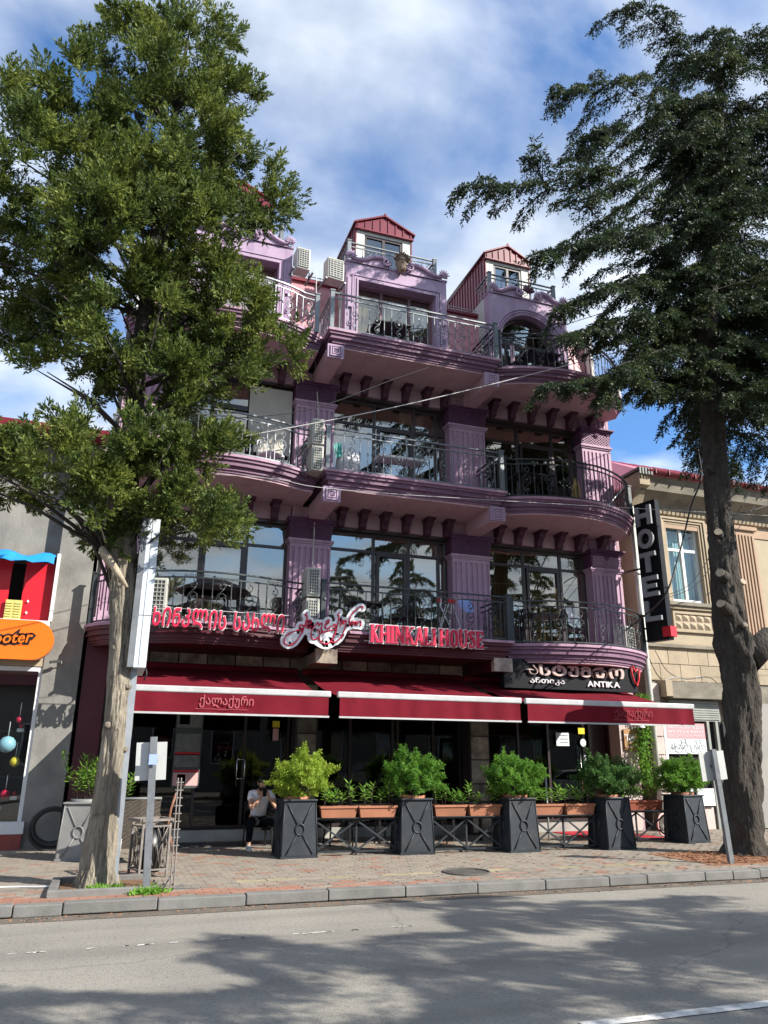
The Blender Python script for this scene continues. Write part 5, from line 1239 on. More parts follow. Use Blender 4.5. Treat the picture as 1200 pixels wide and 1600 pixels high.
# ------------------------------------------------------------------ air conditioners
def ac(x, y, z, rz, label, w_=.80, h_=.55, d_=.30, group='air conditioners on the facade'):
    t = thing('air_conditioner', label, 'air conditioner', (x, y, z), rz, group)
    MB().box(-w_/2, w_/2, -d_/2, d_/2, 0, h_).build('casing', 'ac_white', t, bevel=.015)
    mr_ = .05 if w_ > .6 else .04; rr2 = .18 if w_ > .6 else .04
    MB().box(-w_/2 + mr_, w_/2 - rr2, -d_/2 - .012, -d_/2 - .002, .05, h_ - .05).build('fan_opening', 'ac_dark', t)
    g = MB(); 
    nb_ = 11 if w_ > .6 else 5
    for i in range(nb_): g.box(-w_/2 + mr_ + (w_ - mr_ - rr2 - .012) * i / (nb_ - 1), -w_/2 + mr_ + .012 + (w_ - mr_ - rr2 - .012) * i / (nb_ - 1), -d_/2 - .028, -d_/2 - .013, .05, h_ - .05)
    for i in range(9): g.box(-w_/2 + mr_, w_/2 - rr2, -d_/2 - .034, -d_/2 - .029, .05 + (h_ - .1) * i / 8, .062 + (h_ - .1) * i / 8)
    g.build('grille', 'ac_white', t)
    for sx in (-.25, .25): MB().box(sx - .02, sx + .02, -d_/2, d_/2 + .25, -.05, -.005).build('bracket', 'iron_grey', t)
    MB().tube([(w_/2, 0, .1), (w_/2 + .05, .02, .05), (w_/2 + .04, .1, -.1)], .015, 5).build('pipe', 'black', t)
    return t
ac(3.56, 14.78, 8.0, R(0), 'upper grey air conditioner of the pair on the second-floor balcony corner', .26, .58, .5)
ac(3.56, 14.78, 7.40, R(0), 'lower grey air conditioner of the pair on the second-floor balcony corner', .26, .56, .5)
ac(3.56, 14.74, 4.72, R(0), 'upper air conditioner of the pair above the script logo', .28, .58, .5); ac(3.56, 14.74, 4.10, R(0), 'lower air conditioner of the pair above the script logo', .28, .58, .5)
ac(3.30, 15.85, 13.06, R(5), 'air conditioner beside the left attic gable, seen against the sky', .34, .60, .36); ac(4.12, 15.82, 12.95, R(8), 'air conditioner fixed to the left side of the middle attic gable', .44, .60, .32)
ac(.62, 14.62, 4.12, R(-8), 'air conditioner on the first-floor left balcony behind the lit post', .36, .72, .35); ac(11.42, 15.35, 4.10, R(30), 'air conditioner standing at the right end of the first-floor balcony', .5, .62, .3)
# ------------------------------------------------------------------ balcony furniture
def balcony_table(x, y, z, label, w_=.9, d_=.6, mt='black'):
    t = thing('balcony_table', label, 'table', (x, y, z), 0, 'dark tables on the balconies'); MB().box(-w_/2, w_/2, -d_/2, d_/2, .70, .735).build('table_top', mt, t)
    for sx in (-1, 1):
        for sy in (-1, 1): MB().bar((sx * (w_/2 - .06), sy * (d_/2 - .06), 0), (sx * (w_/2 - .10), sy * (d_/2 - .08), .70), .035, .035).build('leg', mt, t)
    return t
def wire_chair(x, y, z, rz, label, mt='black', group='dark chairs on the balconies'):
    t = thing('balcony_chair', label, 'chair', (x, y, z), rz, group)
    MB().box(-.22, .22, -.22, .22, .43, .46).build('seat', mt, t, bevel=.01)
    b = MB(); pts = [(.21 * math.cos(a), .20 + .02 * abs(math.cos(a)), .70 + .20 * math.sin(a)) for a in np.linspace(0, math.pi, 9)]
    b.tube([(.21, .2, .46)] + pts + [(-.21, .2, .46)], .014, 5); b.tube([(.12, .21, .46), (.10, .22, .87)], .01, 5); b.tube([(-.12, .21, .46), (-.10, .22, .87)], .01, 5); b.tube([(0, .21, .46), (0, .22, .89)], .01, 5); b.build('backrest', mt, t)
    for sx in (-1, 1):
        MB().bar((sx * .20, -.20, .43), (sx * .22, -.22, 0), .025, .025).build('leg', mt, t); MB().bar((sx * .20, .20, .43), (sx * .22, .24, 0), .025, .025).build('leg', mt, t)
        MB().tube([(sx * .22, .20, .66), (sx * .25, 0, .66), (sx * .24, -.18, .62), (sx * .21, -.2, .45)], .013, 5).build('armrest', mt, t)
    return t
Z1, Z2, Z3 = LV
balcony_table(5.4, 15.2, Z3, 'dark table on the top balcony before the middle attic window'); wire_chair(6.1, 15.1, Z3, 1.2, 'dark wire chair at the table before the middle attic window'); wire_chair(5.0, 15.3, Z3, -1.6, 'dark chair left of the table before the middle attic window')
balcony_table(9.5, 15.2, Z3, 'dark table on the top balcony before the arched window'); wire_chair(9.9, 15.0, Z3, .8, 'dark chair before the arched attic window'); wire_chair(8.9, 15.4, Z3, -1.3, 'dark chair left of the table before the arched window')
balcony_table(9.0, 15.2, Z2, 'dark table on the second-floor right balcony'); wire_chair(9.9, 15.2, Z2, 1.3, 'dark chair beside the straw bundle on the second-floor right balcony')
balcony_table(4.9, 15.3, Z1, 'dark table behind the script logo on the first-floor middle balcony', .8); wire_chair(5.7, 15.2, Z1, -2.2, 'dark wire chair above the letters HINK on the first-floor balcony')
wire_chair(6.15, 15.3, Z1, 2.0, 'dark wire chair left of the drying rack on the first-floor balcony')
balcony_table(9.1, 15.2, Z1, 'dark table on the first-floor right balcony'); wire_chair(9.85, 15.1, Z1, 1.4, 'dark chair holding white cloth on the first-floor right balcony'); wire_chair(8.6, 15.4, Z1, -1.5, 'dark chair left of the table on the first-floor right balcony')
balcony_table(1.6, 15.2, Z1, 'dark table under the parasol on the first-floor left balcony'); wire_chair(2.4, 15.2, Z1, 1.5, 'dark chair on the first-floor left balcony behind the Georgian letters')
wire_chair(2.7, 15.3, Z2, .6, 'white-framed chair on the second-floor left balcony', mt='frame_white'); balcony_table(1.9, 15.3, Z2, 'dark table on the second-floor left balcony behind the tree tips')
# closed sunshade lying low over the first-floor left table
sh_ = thing('dark_parasol', 'low dark parasol over the first-floor left balcony table', 'parasol', (1.7, 15.2, Z1)); MB().lathe([(.02, 1.02), (.3, .93), (.75, .74), (.74, .70)], n=8).build('canopy', 'black', sh_); MB().tube([(0, 0, .7), (0, 0, 1.05)], .02, 6).build('pole', 'iron', sh_)
# white cover and teal cloth at the second-floor corner
cv = MB().lathe([(.27, 0), (.27, .35), (.25, .50), (.17, .58), (.02, .60)], n=20, sx=1, sy=.6)
tag(cv.build('white_cushion', mat('cloth_white', (.72, .72, .74), (.6, .6, .64), 8, .9, stretch=(6, 6, .4), bump=.02, bsc=8), loc=(4.32, 14.85, Z2)), 'round-topped white cloth-covered seat at the left end of the second-floor balcony', 'seat')
tc2 = MB(); tc2.add([(3.92, 14.62, Z2 + .62), (4.10, 14.66, Z2 + .70), (4.14, 14.70, Z2 + .42), (3.98, 14.64, Z2 + .30), (4.02, 14.72, Z2 + .64), (4.12, 14.76, Z2 + .4)], [(0,1,2,3), (0,4,1), (1,4,5,2), (3,2,5)])
tag(tc2.build('teal_cloth', 'teal'), 'teal cloth hung on the railing above the white seat', 'cloth')
tb = thing('white_shelf', 'long white rail of a table on the second-floor middle balcony', 'table', (5.6, 15.1, Z2)); MB().box(-.55, .55, -.2, .2, .62, .68).build('table_top', 'frame_white', tb)
for sx in (-.5, .5): MB().tube([(sx, 0, .62), (sx * .6, 0, 0)], .015, 6).build('leg', 'iron_grey', tb)
sb = thing('straw_bundle', 'golden bundle of straw canes on the second-floor right balcony', 'straw bundle', (10.05, 14.85, Z2)); rr = random.Random(3)
for i in range(16): a = rr.uniform(-.11, .11); MB().tube([(a, rr.uniform(-.05, .05), 0), (a * 1.1 + rr.uniform(-.02, .02), rr.uniform(-.05, .05), .4), (a * .45 + rr.uniform(-.03, .03), 0, .66 + rr.uniform(-.08, .05))], .014, 5).build('cane', 'straw', sb)
pr_ = thing('propped_pole', 'white pole leaning across the right end of the second-floor balcony', 'pole', (10.9, 15.0, Z2)); MB().tube([(0, 0, .02), (.75, .1, .80)], .018, 6).build('shaft', 'frame_white', pr_); MB().lathe([(.02, -.02), (.03, 0), (.02, .02)], (.75, .1, .81), 8).build('tip', 'iron', pr_)
# drying rack
dr = thing('drying_rack', 'folding drying rack with red joints and blue washing above the letters SE', 'drying rack', (6.75, 14.95, Z1))
for (a, b) in (((-.35, 0, 0), (-.05, 0, .86)), ((.1, .0, 0), (-.3, 0, .80)), ((.35, .1, 0), (.05, .1, .86)), ((-.05, .1, 0), (.05, .1, .85)), ((-.25, .3, 0), (0, .3, .86))): MB().tube([a, b], .012, 6).build('leg', 'frame_white', dr)
for x_ in (-.05, -.3, .05): MB().bx((x_, .0, .85), (.07, .06, .08)).build('joint', 'red_plain', dr)
for k in range(5): MB().tube([(-.05 + k * .12, -.02, .88), (-.05 + k * .12, .5, .88)], .006, 4).build('wire', 'white', dr)
tag(MB().add([(6.85, 14.85, Z1 + .90), (7.2, 14.9, Z1 + .88), (7.25, 14.88, Z1 + .66), (7.1, 14.84, Z1 + .58), (6.9, 14.82, Z1 + .70), (7.0, 14.95, Z1 + .93)], [(0,1,2,3,4), (0,5,1)]).build('washing', 'laundry_blue'), 'pale blue washing hung on the drying rack', 'laundry')
tag(MB().add([(9.60, 14.95, Z1 + .92), (9.86, 14.97, Z1 + .90), (9.80, 14.9, Z1 + .70), (9.74, 14.88, Z1 + .40), (9.62, 14.88, Z1 + .62), (9.7, 15.1, Z1 + .92)], [(0,1,2,3,4), (0,5,1)]).build('white_cloth', 'cloth_white'), 'white cloth draped over the chair on the first-floor right balcony', 'cloth')

# ------------------------------------------------------------------ planters, lattices, flower boxes
def planter(x, y, rz, label, mt='planter_metal', w_=.54, h_=.86, z=.13):
    t = thing('square_planter', label, 'planter', (x, y, z), rz, 'tall square planters before the restaurant')
    a, b = w_ / 2 + .03, w_ / 2 - .01; m_ = MB()
    m_.add([(-a,-a,.03), (a,-a,.03), (a,a,.03), (-a,a,.03), (-b,-b,h_), (b,-b,h_), (b,b,h_), (-b,b,h_)], [(0,3,2,1),(4,5,6,7),(0,1,5,4),(1,2,6,5),(2,3,7,6),(3,0,4,7)])
    m_.build('body', mt, t, bevel=.008)
    MB().box(-b - .03, b + .03, -b - .03, b + .03, h_ + .001, h_ + .03).build('rim', mt, t, bevel=.006)
    MB().box(-a - .012, a + .012, -a - .012, a + .012, .0, .032).build('foot', mt, t)
    for k in range(4):
        M_ = Matrix.Rotation(k * math.pi / 2, 4, 'Z'); r_ = MB(); s_ = .02
        y0, y1 = -a - s_ * .2, -b - s_ * .2
        for sx in (-1, 1):
            for (z0, z1) in ((.06, h_ / 2 - .085), (h_ / 2 + .085, h_ - .04)):
                u = lambda zz: ((a - .04) + ((b - .03) - (a - .04)) * zz / h_) * (1 - 2 * zz / h_) * -sx
                yy = lambda zz: y0 + (y1 - y0) * zz / h_
                r_.tube([(u(z0), yy(z0) - .006, z0), (u(z1), yy(z1) - .006, z1)], .011, 5)
        r_.tube([(.075 * math.cos(q), (y0 + y1) / 2 - .008, h_ / 2 + .085 * math.sin(q)) for q in np.linspace(0, 6.28, 19)[:-1]], .013, 6, close=True)
        for sx in (-1, 1): r_.tube([(sx * a, y0, .04), (sx * b, y1, h_)], .010, 4)
        o = r_.build('cross_rod', mt, t); o.matrix_basis = M_
    MB().lathe([(.20, h_ - .05), (.235, h_ + .075), (.215, h_ + .075), (.20, h_ + .03)], n=20).build('terracotta_pot', 'terracotta' if mt != 'planter_white' else 'planter_white', t)
    MB().lathe([(.19, h_ + .02), (.19, h_ + .05)], n=16).build('earth', 'soil', t)
    return t
def bush(x, y, z0, rx, rz_, label, mt, seed, n=18000, sz=.039):
    """round clipped shrub: stems and thousands of small leaves in feathery tufts"""
    t = thing('planter_shrub', label, 'shrub', (x, y, z0), 0, 'round shrubs in the square planters')
    g = np.random.default_rng(seed); st = MB()
    nt = n // 60
    d = unit(g.normal(size=(nt, 3))); d[:, 2] = d[:, 2] * .9 + .12; d = unit(d); rad = g.uniform(.45, 1.0, nt) ** .6
    lump = 1 + .15 * np.sin(d[:, 0] * 5 + seed) + .13 * np.sin(d[:, 1] * 6 + seed * 2) + .15 * np.sin(d[:, 2] * 7 + d[:, 0] * 4 + seed)
    ctr = d * (rad * lump)[:, None] * np.array([rx, rx * .92, rz_]); ctr[:, 2] += rz_ * .92
    dirs = unit(d + np.array([0, 0, .35]) + g.normal(size=(nt, 3)) * .25)
    P_ = np.repeat(ctr, 60, 0); Dm = np.repeat(dirs, 60, 0); s_ = g.uniform(0, 1, len(P_)); P_len = np.repeat(g.uniform(.08, .22, nt), 60)
    side = unit(np.cross(Dm, g.normal(size=P_.shape)))
    P_ = P_ + Dm * (s_ * P_len)[:, None] + side * (g.uniform(0, .04, len(P_)) * (1.2 - s_))[:, None]
    D_ = unit(Dm * .5 + side + g.normal(size=P_.shape) * .25)
    ok = P_[:, 2] > .02
    blades(P_[ok], D_[ok], g.uniform(sz * .8, sz * 1.4, ok.sum()), g.uniform(sz * .35, sz * .6, ok.sum()), 'foliage', mt, t)
    rr_ = random.Random(seed)
    for k in range(7):
        a = rr_.uniform(0, 6.28); r_ = rr_.uniform(.2, .7); st.tube([(0, 0, -.05), (.05 * math.cos(a), .05 * math.sin(a), .12), (rx * r_ * math.cos(a), rx * r_ * math.sin(a), rz_ * 1.1)], [.022, .018, .008], 5)
    st.build('stems', 'bark_dark', t); return t
PL_ = ((3.13, 13.42, 0, 'leftmost dark planter of the row, beside the seated man', 'bush_lime', 'lime-yellow clipped shrub, the brightest, in the planter beside the seated man', .43, .32),
       (5.19, 13.36, 0, 'second dark planter from the seated man', 'bush_green', 'mid-green round shrub in the second planter from the seated man', .46, .34),
       (7.10, 13.16, R(2), 'middle dark planter, before the right-hand marble column', 'bush_green', 'dense green shrub in the middle planter before the curtained window', .44, .32),
       (9.02, 13.05, R(4), 'fourth dark planter, next to the red carpet', 'bush_dark', 'dark feathery shrub in the fourth planter next to the red carpet', .47, .31),
       (11.22, 13.66, R(8), 'rightmost dark planter, sunlit, before the bicycle poster', 'bush_green', 'fresh green shrub in the rightmost planter before the bicycle poster', .38, .31))
for i, (x, y, rz, lab, bm_, bl, rx, rz_) in enumerate(PL_):
    planter(x, y, rz + R((2, -3, 1, -2, 0)[i]), lab); bush(x + (.09 if i == 0 else 0), y, 1.05, rx, rz_, bl, bm_, 20 + i)
wp = planter(-.20, 14.05, R(-12), 'white planter with crossed rods behind the left trunk', 'planter_white', .52, .82)
def leafy(x, y, z, label, mt, seed, n_st=5, h_=.32, leaf=.11, group='young plants in the flower boxes', spread=.1, nl=16, name='young_plant'):
    t = thing(name, label, 'plant', (x, y, z), 0, group); g = np.random.default_rng(seed); rr_ = random.Random(seed); P_, D_ = [], []; st = MB()
    for s_ in range(n_st):
        bx_, by_ = rr_.uniform(-spread, spread) * .5, rr_.uniform(-.04, .04); hx, hy, hh = bx_ + rr_.uniform(-spread, spread), by_ + rr_.uniform(-.06, .06), h_ * rr_.uniform(.6, 1.05)
        st.tube([(bx_, by_, 0), (hx, hy, hh)], [.008, .005], 4)
        for k in range(nl):
            f_ = .35 + .65 * (k / nl); a = k * 2.4 + s_; el = .15 + .9 * (k / nl) - .2
            P_.append((bx_ + (hx - bx_) * f_, by_ + (hy - by_) * f_, hh * f_)); D_.append((math.cos(a) * math.cos(el), math.sin(a) * math.cos(el), math.sin(el)))
    P_, D_ = np.array(P_), np.array(D_); st.build('stem', 'bark_dark', t)
    blades(P_, D_, g.uniform(.7, 1.15, len(P_)) * leaf, g.uniform(.2, .3, len(P_)) * leaf, 'leaves', mt, t, up=np.array([0, 0, 1.0])); return t
# lattices
def lattice(x0, x1, y0, y1, label, h_=.56, n=2):
    t = thing('lattice_barrier', label, 'barrier', (x0, y0, .13), math.atan2(y1 - y0, x1 - x0), 'crossed-bar barriers between the planters'); L_ = math.hypot(x1 - x0, y1 - y0); mt = 'planter_metal'
    for z in (.06, h_): MB().bar((0, 0, z), (L_, 0, z), .03, .03).build('rail', mt, t)
    for x in (.02, L_ / 2, L_ - .02): MB().bar((x, .012, 0), (x, .012, h_), .03, .03).build('upright', mt, t)
    for k in range(n):
        a = L_ * k / n; b = L_ * (k + 1) / n
        MB().bar((a, -.012, .07), (b, -.012, h_ - .02), .028, .02, (0, 1, 0)).build('diagonal', mt, t); MB().bar((a, -.034, h_ - .02), (b, -.034, .07), .028, .02, (0, 1, 0)).build('diagonal', mt, t)
    MB().box(0, L_, -.10, .12, h_ + .016, h_ + .03).build('shelf', mt, t)
    return t
lattice(3.45, 4.88, 13.35, 13.30, 'crossed-bar barrier between the first and second planter from the man'); lattice(5.50, 6.80, 13.25, 13.15, 'crossed-bar barrier between the second and the middle planter')
lattice(7.40, 8.68, 13.12, 13.05, 'crossed-bar barrier between the middle and the fourth planter'); lattice(9.60, 10.85, 14.05, 13.75, 'sunlit crossed-bar barrier beside the red carpet')
def flower_box(x0, x1, y, label, mt='terracotta', z=.722):
    t = thing('flower_box', label, 'flower box', ((x0 + x1) / 2, y, z), 0, 'terracotta flower boxes on the barriers'); w_ = (x1 - x0) / 2; m_ = MB()
    m_.add([(-w_+.03,-.07,0), (w_-.03,-.07,0), (w_-.03,.07,0), (-w_+.03,.07,0), (-w_,-.095,.17), (w_,-.095,.17), (w_,.095,.17), (-w_,.095,.17)], [(0,3,2,1),(4,5,6,7),(0,1,5,4),(1,2,6,5),(2,3,7,6),(3,0,4,7)]); m_.build('trough', mt, t)
    r_ = MB(); r_.box(-w_ - .01, w_ + .01, -.11, -.09, .15, .185); r_.box(-w_ - .01, w_ + .01, .09, .11, .15, .185); r_.box(-w_ - .01, -w_ + .012, -.0899, .0899, .15, .185); r_.box(w_ - .012, w_ + .01, -.0899, .0899, .15, .185); r_.build('rim', mt, t)
    MB().box(-w_ + .015, w_ - .015, -.085, .085, .171, .176).build('earth', 'soil', t)
    return t
FB = ((3.50, 4.14, 13.30, 'first flower box from the seated man'), (4.17, 4.84, 13.27, 'flower box just left of the second planter'), (5.52, 6.13, 13.20, 'flower box just right of the second planter'), (6.16, 6.78, 13.16, 'flower box just left of the middle planter'),
      (7.42, 8.02, 13.10, 'flower box just right of the middle planter'), (8.05, 8.66, 13.06, 'flower box just left of the fourth planter'), (9.64, 10.84, 13.90, 'long dark red flower box beside the red carpet'))
rr = random.Random(12); s = 100
for i, (a, b, y, lab) in enumerate(FB):
    flower_box(a, b, y, lab + ('' if i == 6 else ', terracotta'), 'terracotta_dark' if i == 6 else 'terracotta')
    n = 4 if i < 6 else 5
    where = lab.replace('flower box', 'box')
    for k in range(n):
        s += 1; x = a + (b - a) * (k + .5) / n + rr.uniform(-.04, .04); pos = ('first', 'second', 'third', 'fourth', 'fifth')[k]
        leafy(x, y, .722 + .17, f'{"bushy pale-green" if i == 6 else "small green lance-leaved"} plant, {pos} from left in the {where}', 'leaf_bright' if i != 2 else 'bush_green', s, n_st=2 if i < 6 else 4, h_=rr.uniform(.2, .42), leaf=.13, spread=.05 if i < 6 else .16, nl=15)
leafy(-.20, 14.0, .95, 'leafy yellow-green plant in the white planter behind the left trunk', 'leaf_bright', 77, 16, .75, .14, None, .36, 24, 'potted_plant'); leafy(.30, 13.9, .75, 'yellow-green leafy plant showing right of the left trunk', 'leaf_bright', 78, 7, .8, .13, None, .16, 22, 'potted_plant')
# climbing vine on the stone column
vn = thing('climbing_vine', 'thin green vine climbing the wall beside the number plaque', 'vine', (12.05, 15.85, .2)); g = np.random.default_rng(5); n = 1500; zz = g.uniform(.9, 3.0, n)
P_ = np.stack([.10 * np.sin(zz * 3) + g.normal(0, .11, n), g.normal(-.05, .05, n), zz], 1); blades(P_, g.normal(size=(n, 3)) + [0, -1, -.4], g.uniform(.05, .09, n), g.uniform(.025, .05, n), 'leaves', 'bush_green', vn)
MB().tube([(.10 * math.sin(z * 3), -.03, z) for z in np.linspace(0, 2.9, 20)], .012, 5).build('stem', 'bark_dark', vn)

# ------------------------------------------------------------------ street furniture
lb = thing('light_box_sign', 'tall narrow pale light-box sign on a grey post beside the left tree', 'sign', (.24, 10.95, .13))
p0, p1 = Vector((0, 0, 0)), Vector((-.02, .02, 2.75)); MB().bar(p0, p1, .16, .10, (0, 1, 0)).build('post', 'post_steel', lb)
MB().box(-.085, -.005, -.20, .9, 2.66, 4.72).build('frame', 'post_grey', lb); MB().box(-.004, .155, -.20, .9, 2.66, 4.72).build('casing', 'lightbox', lb)
for z in (3.35, 4.0): MB().box(.0, .158, -.203, -.201, z, z + .01).build('seam', 'post_grey', lb)
MB().box(.055, .06, -.205, -.2, 2.67, 4.71).build('edge_strip', 'post_grey', lb)
MB().tube([(.16, -.1, 2.66), (.18, -.1, 2.58), (.15, -.1, 2.5)], .012, 5).build('cable_end', 'cable', lb)
def plate_post(base, top, label, plates, seed):
    t = thing('sign_post', label, 'sign post', base); d = Vector(top) - Vector(base); MB().bar((0, 0, 0), d, .085, .06, (0, 1, 0)).build('post', 'post_grey', t)
    for (s0, s1, x0, x1) in plates:
        c = d * ((s0 + s1) / 2); ln = d.length * (s1 - s0); ax = d.normalized(); X = Vector((1, .0, 0)); X = (X - ax * X.dot(ax)).normalized(); Yv = ax.cross(X)
        M_ = Matrix((X, Yv, ax)).transposed().to_4x4(); M_.translation = c + Yv * .07 + X * ((x0 + x1) / 2)
        MB().bx(None, (x1 - x0, .012, ln), mtx=M_).build('plate', 'plate_back', t)
        M_ = M_.copy(); M_.translation = c + Yv * .05; MB().bx(None, (.12, .03, .04), mtx=M_).build('clamp', 'post_grey', t)
    return t
lp = plate_post((.64, 10.35, .13), (.565, 10.38, 1.90), 'upright dark steel sign post with a pale plate, seen from behind, by the iron bin', [(.71, .965, -.20, .17)], 1)
MB().box(-.115, -.015, -.052, -.048, 1.44, 1.56).build('sticker', 'laundry_blue', lp)
plate_post((9.45, 10.55, .13), (9.32, 10.5, 1.84), 'leaning dark sign post with pale plates in front of the dark tree trunk', [(.72, .98, -.24, .26)], 2)
# ornamental iron bin
bn = thing('iron_bin', 'square wrought-iron litter bin with looped bars beside the sign post', 'litter bin', (.72, 11.75, .13), R(18)); w_ = .19
for (sx, sy) in ((-1,-1), (1,-1), (1,1), (-1,1)): MB().box(sx * w_ - .015, sx * w_ + .015, sy * w_ - .015, sy * w_ + .015, 0, .68).build('corner_bar', 'rust_iron', bn)
for k in range(4):
    m_ = MB(); M_ = Matrix.Rotation(k * math.pi / 2, 4, 'Z')
    for z in (.10, .64): m_.bar((-w_, -w_ - .004, z), (w_, -w_ - .004, z), .026, .02)
    m_.tube([(w_ * .8 * s_ * (1), -w_, .12 + .26 * abs(t)) for s_, t in ((-1, 1.9), (-.5, 1.5), (-.15, 1.0))], .010, 4); m_.tube([(-w_ * .9, -w_, .36), (-w_ * .5, -w_, .40), (-w_ * .1, -w_, .15)], .010, 4); m_.tube([(-w_ * .9, -w_, .36), (-w_ * .4, -w_, .46)], .010, 4)
    m_.tube([(w_ * .1, -w_, .62), (w_ * .45, -w_, .45), (w_ * .85, -w_, .62)], .010, 4); m_.tube([(w_ * .1, -w_, .12), (w_ * .45, -w_, .40), (w_ * .85, -w_, .12)], .010, 4); m_.tube([(w_ * .1, -w_, .40), (w_ * .45, -w_, .12), (w_ * .85, -w_, .40)], .010, 4)
    o = m_.build('side_panel', 'rust_iron', bn); o.matrix_basis = M_
MB().lathe([(.155, .06), (.165, .60), (.15, .60), (.14, .08)], n=14).build('liner', 'black', bn); m_ = MB()
for (a, b) in (((-.22, -.22), (.22, -.22)), ((.22, -.22), (.22, .22)), ((.22, .22), (-.22, .22)), ((-.22, .22), (-.22, -.22))): m_.bar((a[0], a[1], .72), (b[0], b[1], .72), .05, .03)
m_.build('top_frame', 'rust_iron', bn)
# wicker chair, back to the street
wc = thing('wicker_chair', 'dark wicker armchair with its back to the street behind the iron bin', 'chair', (.60, 13.35, .13), R(5))
bk_ = MB(); vs = []; nx, nz = 12, 22
for j in range(nz + 1):
    for i in range(nx + 1):
        u = -1 + 2 * i / nx; vs.append((u * (.27 + .02 * j / nz), -.27 + .03 * abs(u) - .04 * j / nz - (.012 if (i + j) % 2 else 0), .22 + .70 * j / nz))
bk_.add(vs, [(j*(nx+1)+i, j*(nx+1)+i+1, (j+1)*(nx+1)+i+1, (j+1)*(nx+1)+i) for j in range(nz) for i in range(nx)]); bk_.build('backrest', 'wicker', wc)
MB().box(-.27, .27, -.25, .28, .36, .44).build('seat', 'wicker', wc); MB().tube([(-.29, -.30, .93), (.29, -.30, .93)], .02, 6).build('top_rail', 'planter_white', wc)
for sx in (-1, 1): MB().tube([(sx * .28, -.28, .64), (sx * .31, -.05, .68), (sx * .31, .25, .64), (sx * .28, .26, .40)], .024, 6).build('armrest', 'wicker', wc)
for (sx, sy) in ((-1,-1), (1,-1), (1,1), (-1,1)): MB().tube([(sx * .25, sy * .25, .36), (sx * .27, sy * .27, 0)], .02, 6).build('leg', 'ac_white' if sy < 0 else 'wicker', wc)
# narrow leaning rack with pegs and a crooked cane
rk = thing('peg_rack', 'narrow pale metal rack with pegs leaning beside the sign post', 'rack', (.95, 10.52, .13), R(20))
for sx in (-.022, .022): MB().bar((sx, 0, .0), (sx + .02, .08, 1.28), .012, .016).build('rail', 'rust_iron', rk)
for k in range(13): z = .12 + k * .092; MB().bar((-.05 + .02 * z, .01 + z * .06, z), (.055 + .02 * z, .01 + z * .06, z), .012, .012).build('peg', 'planter_white', rk)
for (a, b) in (((0, 0, .01), (.28, -.16, .01)), ((0, 0, .01), (.26, .24, .01)), ((.0, 0, .2), (-.06, .1, .01))): MB().bar(a, b, .012, .012).build('foot', 'iron_grey', rk)
cn_ = thing('crooked_cane', 'crooked reddish wooden cane standing beside the wicker chair', 'cane', (1.26, 14.0, .13)); MB().tube([(.0, 0, 0), (-.08, 0, .25), (-.14, 0, .5), (-.12, 0, .72), (-.06, 0, .95)], [.018, .02, .022, .02, .022], 7).build('stick', mat('cane_wood', (.3, .13, .08), (.2, .09, .05), 12, .6), cn_); MB().lathe([(.0, -.02), (.028, 0), (.0, .02)], (-.055, 0, .96), 8).build('knob', 'ac_white', cn_)
# door mats and carpet
tag(MB().box(1.1, 2.0, 15.3, 15.95, .13, .145).build('door_mat', 'mat_dark'), 'dark rubber door mat, the left one before the marble step', 'door mat'); tag(MB().box(2.04, 3.0, 15.25, 15.95, .13, .142).build('door_mat', mat('mat_brown', (.07, .055, .05), None, rough=.95)), 'brown door mat, the right one before the marble step', 'door mat')
tag(MB().box(9.7, 11.3, 14.2, 16.3, .13, .142).build('red_carpet', 'carpet_red'), 'bright red carpet leading to the right-hand entrance', 'carpet')
# tree pits
tp = thing('tree_pit_edging', 'low grey kerb edging around the left tree pit', 'edging', (0, 0, 0))
for (a, b, c, d) in ((-.45, .75, 10.30, 10.39), (-.45, -.35, 10.392, 11.45), (-.35, .75, 11.40, 11.48)): MB().box(a, b, c, d, .05, .20).build('edging_stone', 'kerb', tp, bevel=.01)
struct(MB().box(-.34, .75, 10.39, 11.40, .0, .14).build('tree_pit_soil', 'soil')); struct(MB().box(9.05, 15.0, 10.42, 12.1, .0, .135).build('tree_pit_earth', 'litter'))
g = np.random.default_rng(9); n = 1300; P_ = np.stack([g.uniform(-.33, .75, n), g.uniform(10.4, 10.75, n), np.full(n, .13)], 1); k_ = np.sin(P_[:, 0] * 9) + .4 * np.sin(P_[:, 0] * 23) > -.1; P_ = P_[k_]
tag(blades(P_, g.normal(size=P_.shape) * [.6, .6, .2] + [0, 0, 1], g.uniform(.04, .11, len(P_)), g.uniform(.012, .028, len(P_)), 'grass_tuft', 'grass_green'), 'green grass and weeds in the left tree pit', 'grass', kind='stuff')
n = 420; P_ = np.stack([g.normal(.66, .07, n), g.normal(10.28, .05, n), np.full(n, .13)], 1); tag(blades(P_, g.normal(size=P_.shape) * [.8, .8, .2] + [0, 0, .8], g.uniform(.05, .11, n), g.uniform(.015, .04, n), 'weed_tuft', 'grass_green'), 'weeds growing round the foot of the dark sign post', 'weeds', kind='stuff')
n = 5000; P_ = np.stack([g.uniform(9.1, 14, n), g.uniform(10.44, 12, n), g.uniform(.135, .16, n)], 1); tag(blades(P_, g.normal(size=P_.shape) * [1, 1, .15], g.uniform(.05, .12, n), g.uniform(.006, .014, n), 'needle_litter', 'litter'), 'rust-brown needle litter under the dark tree trunk', 'leaf litter', kind='stuff')
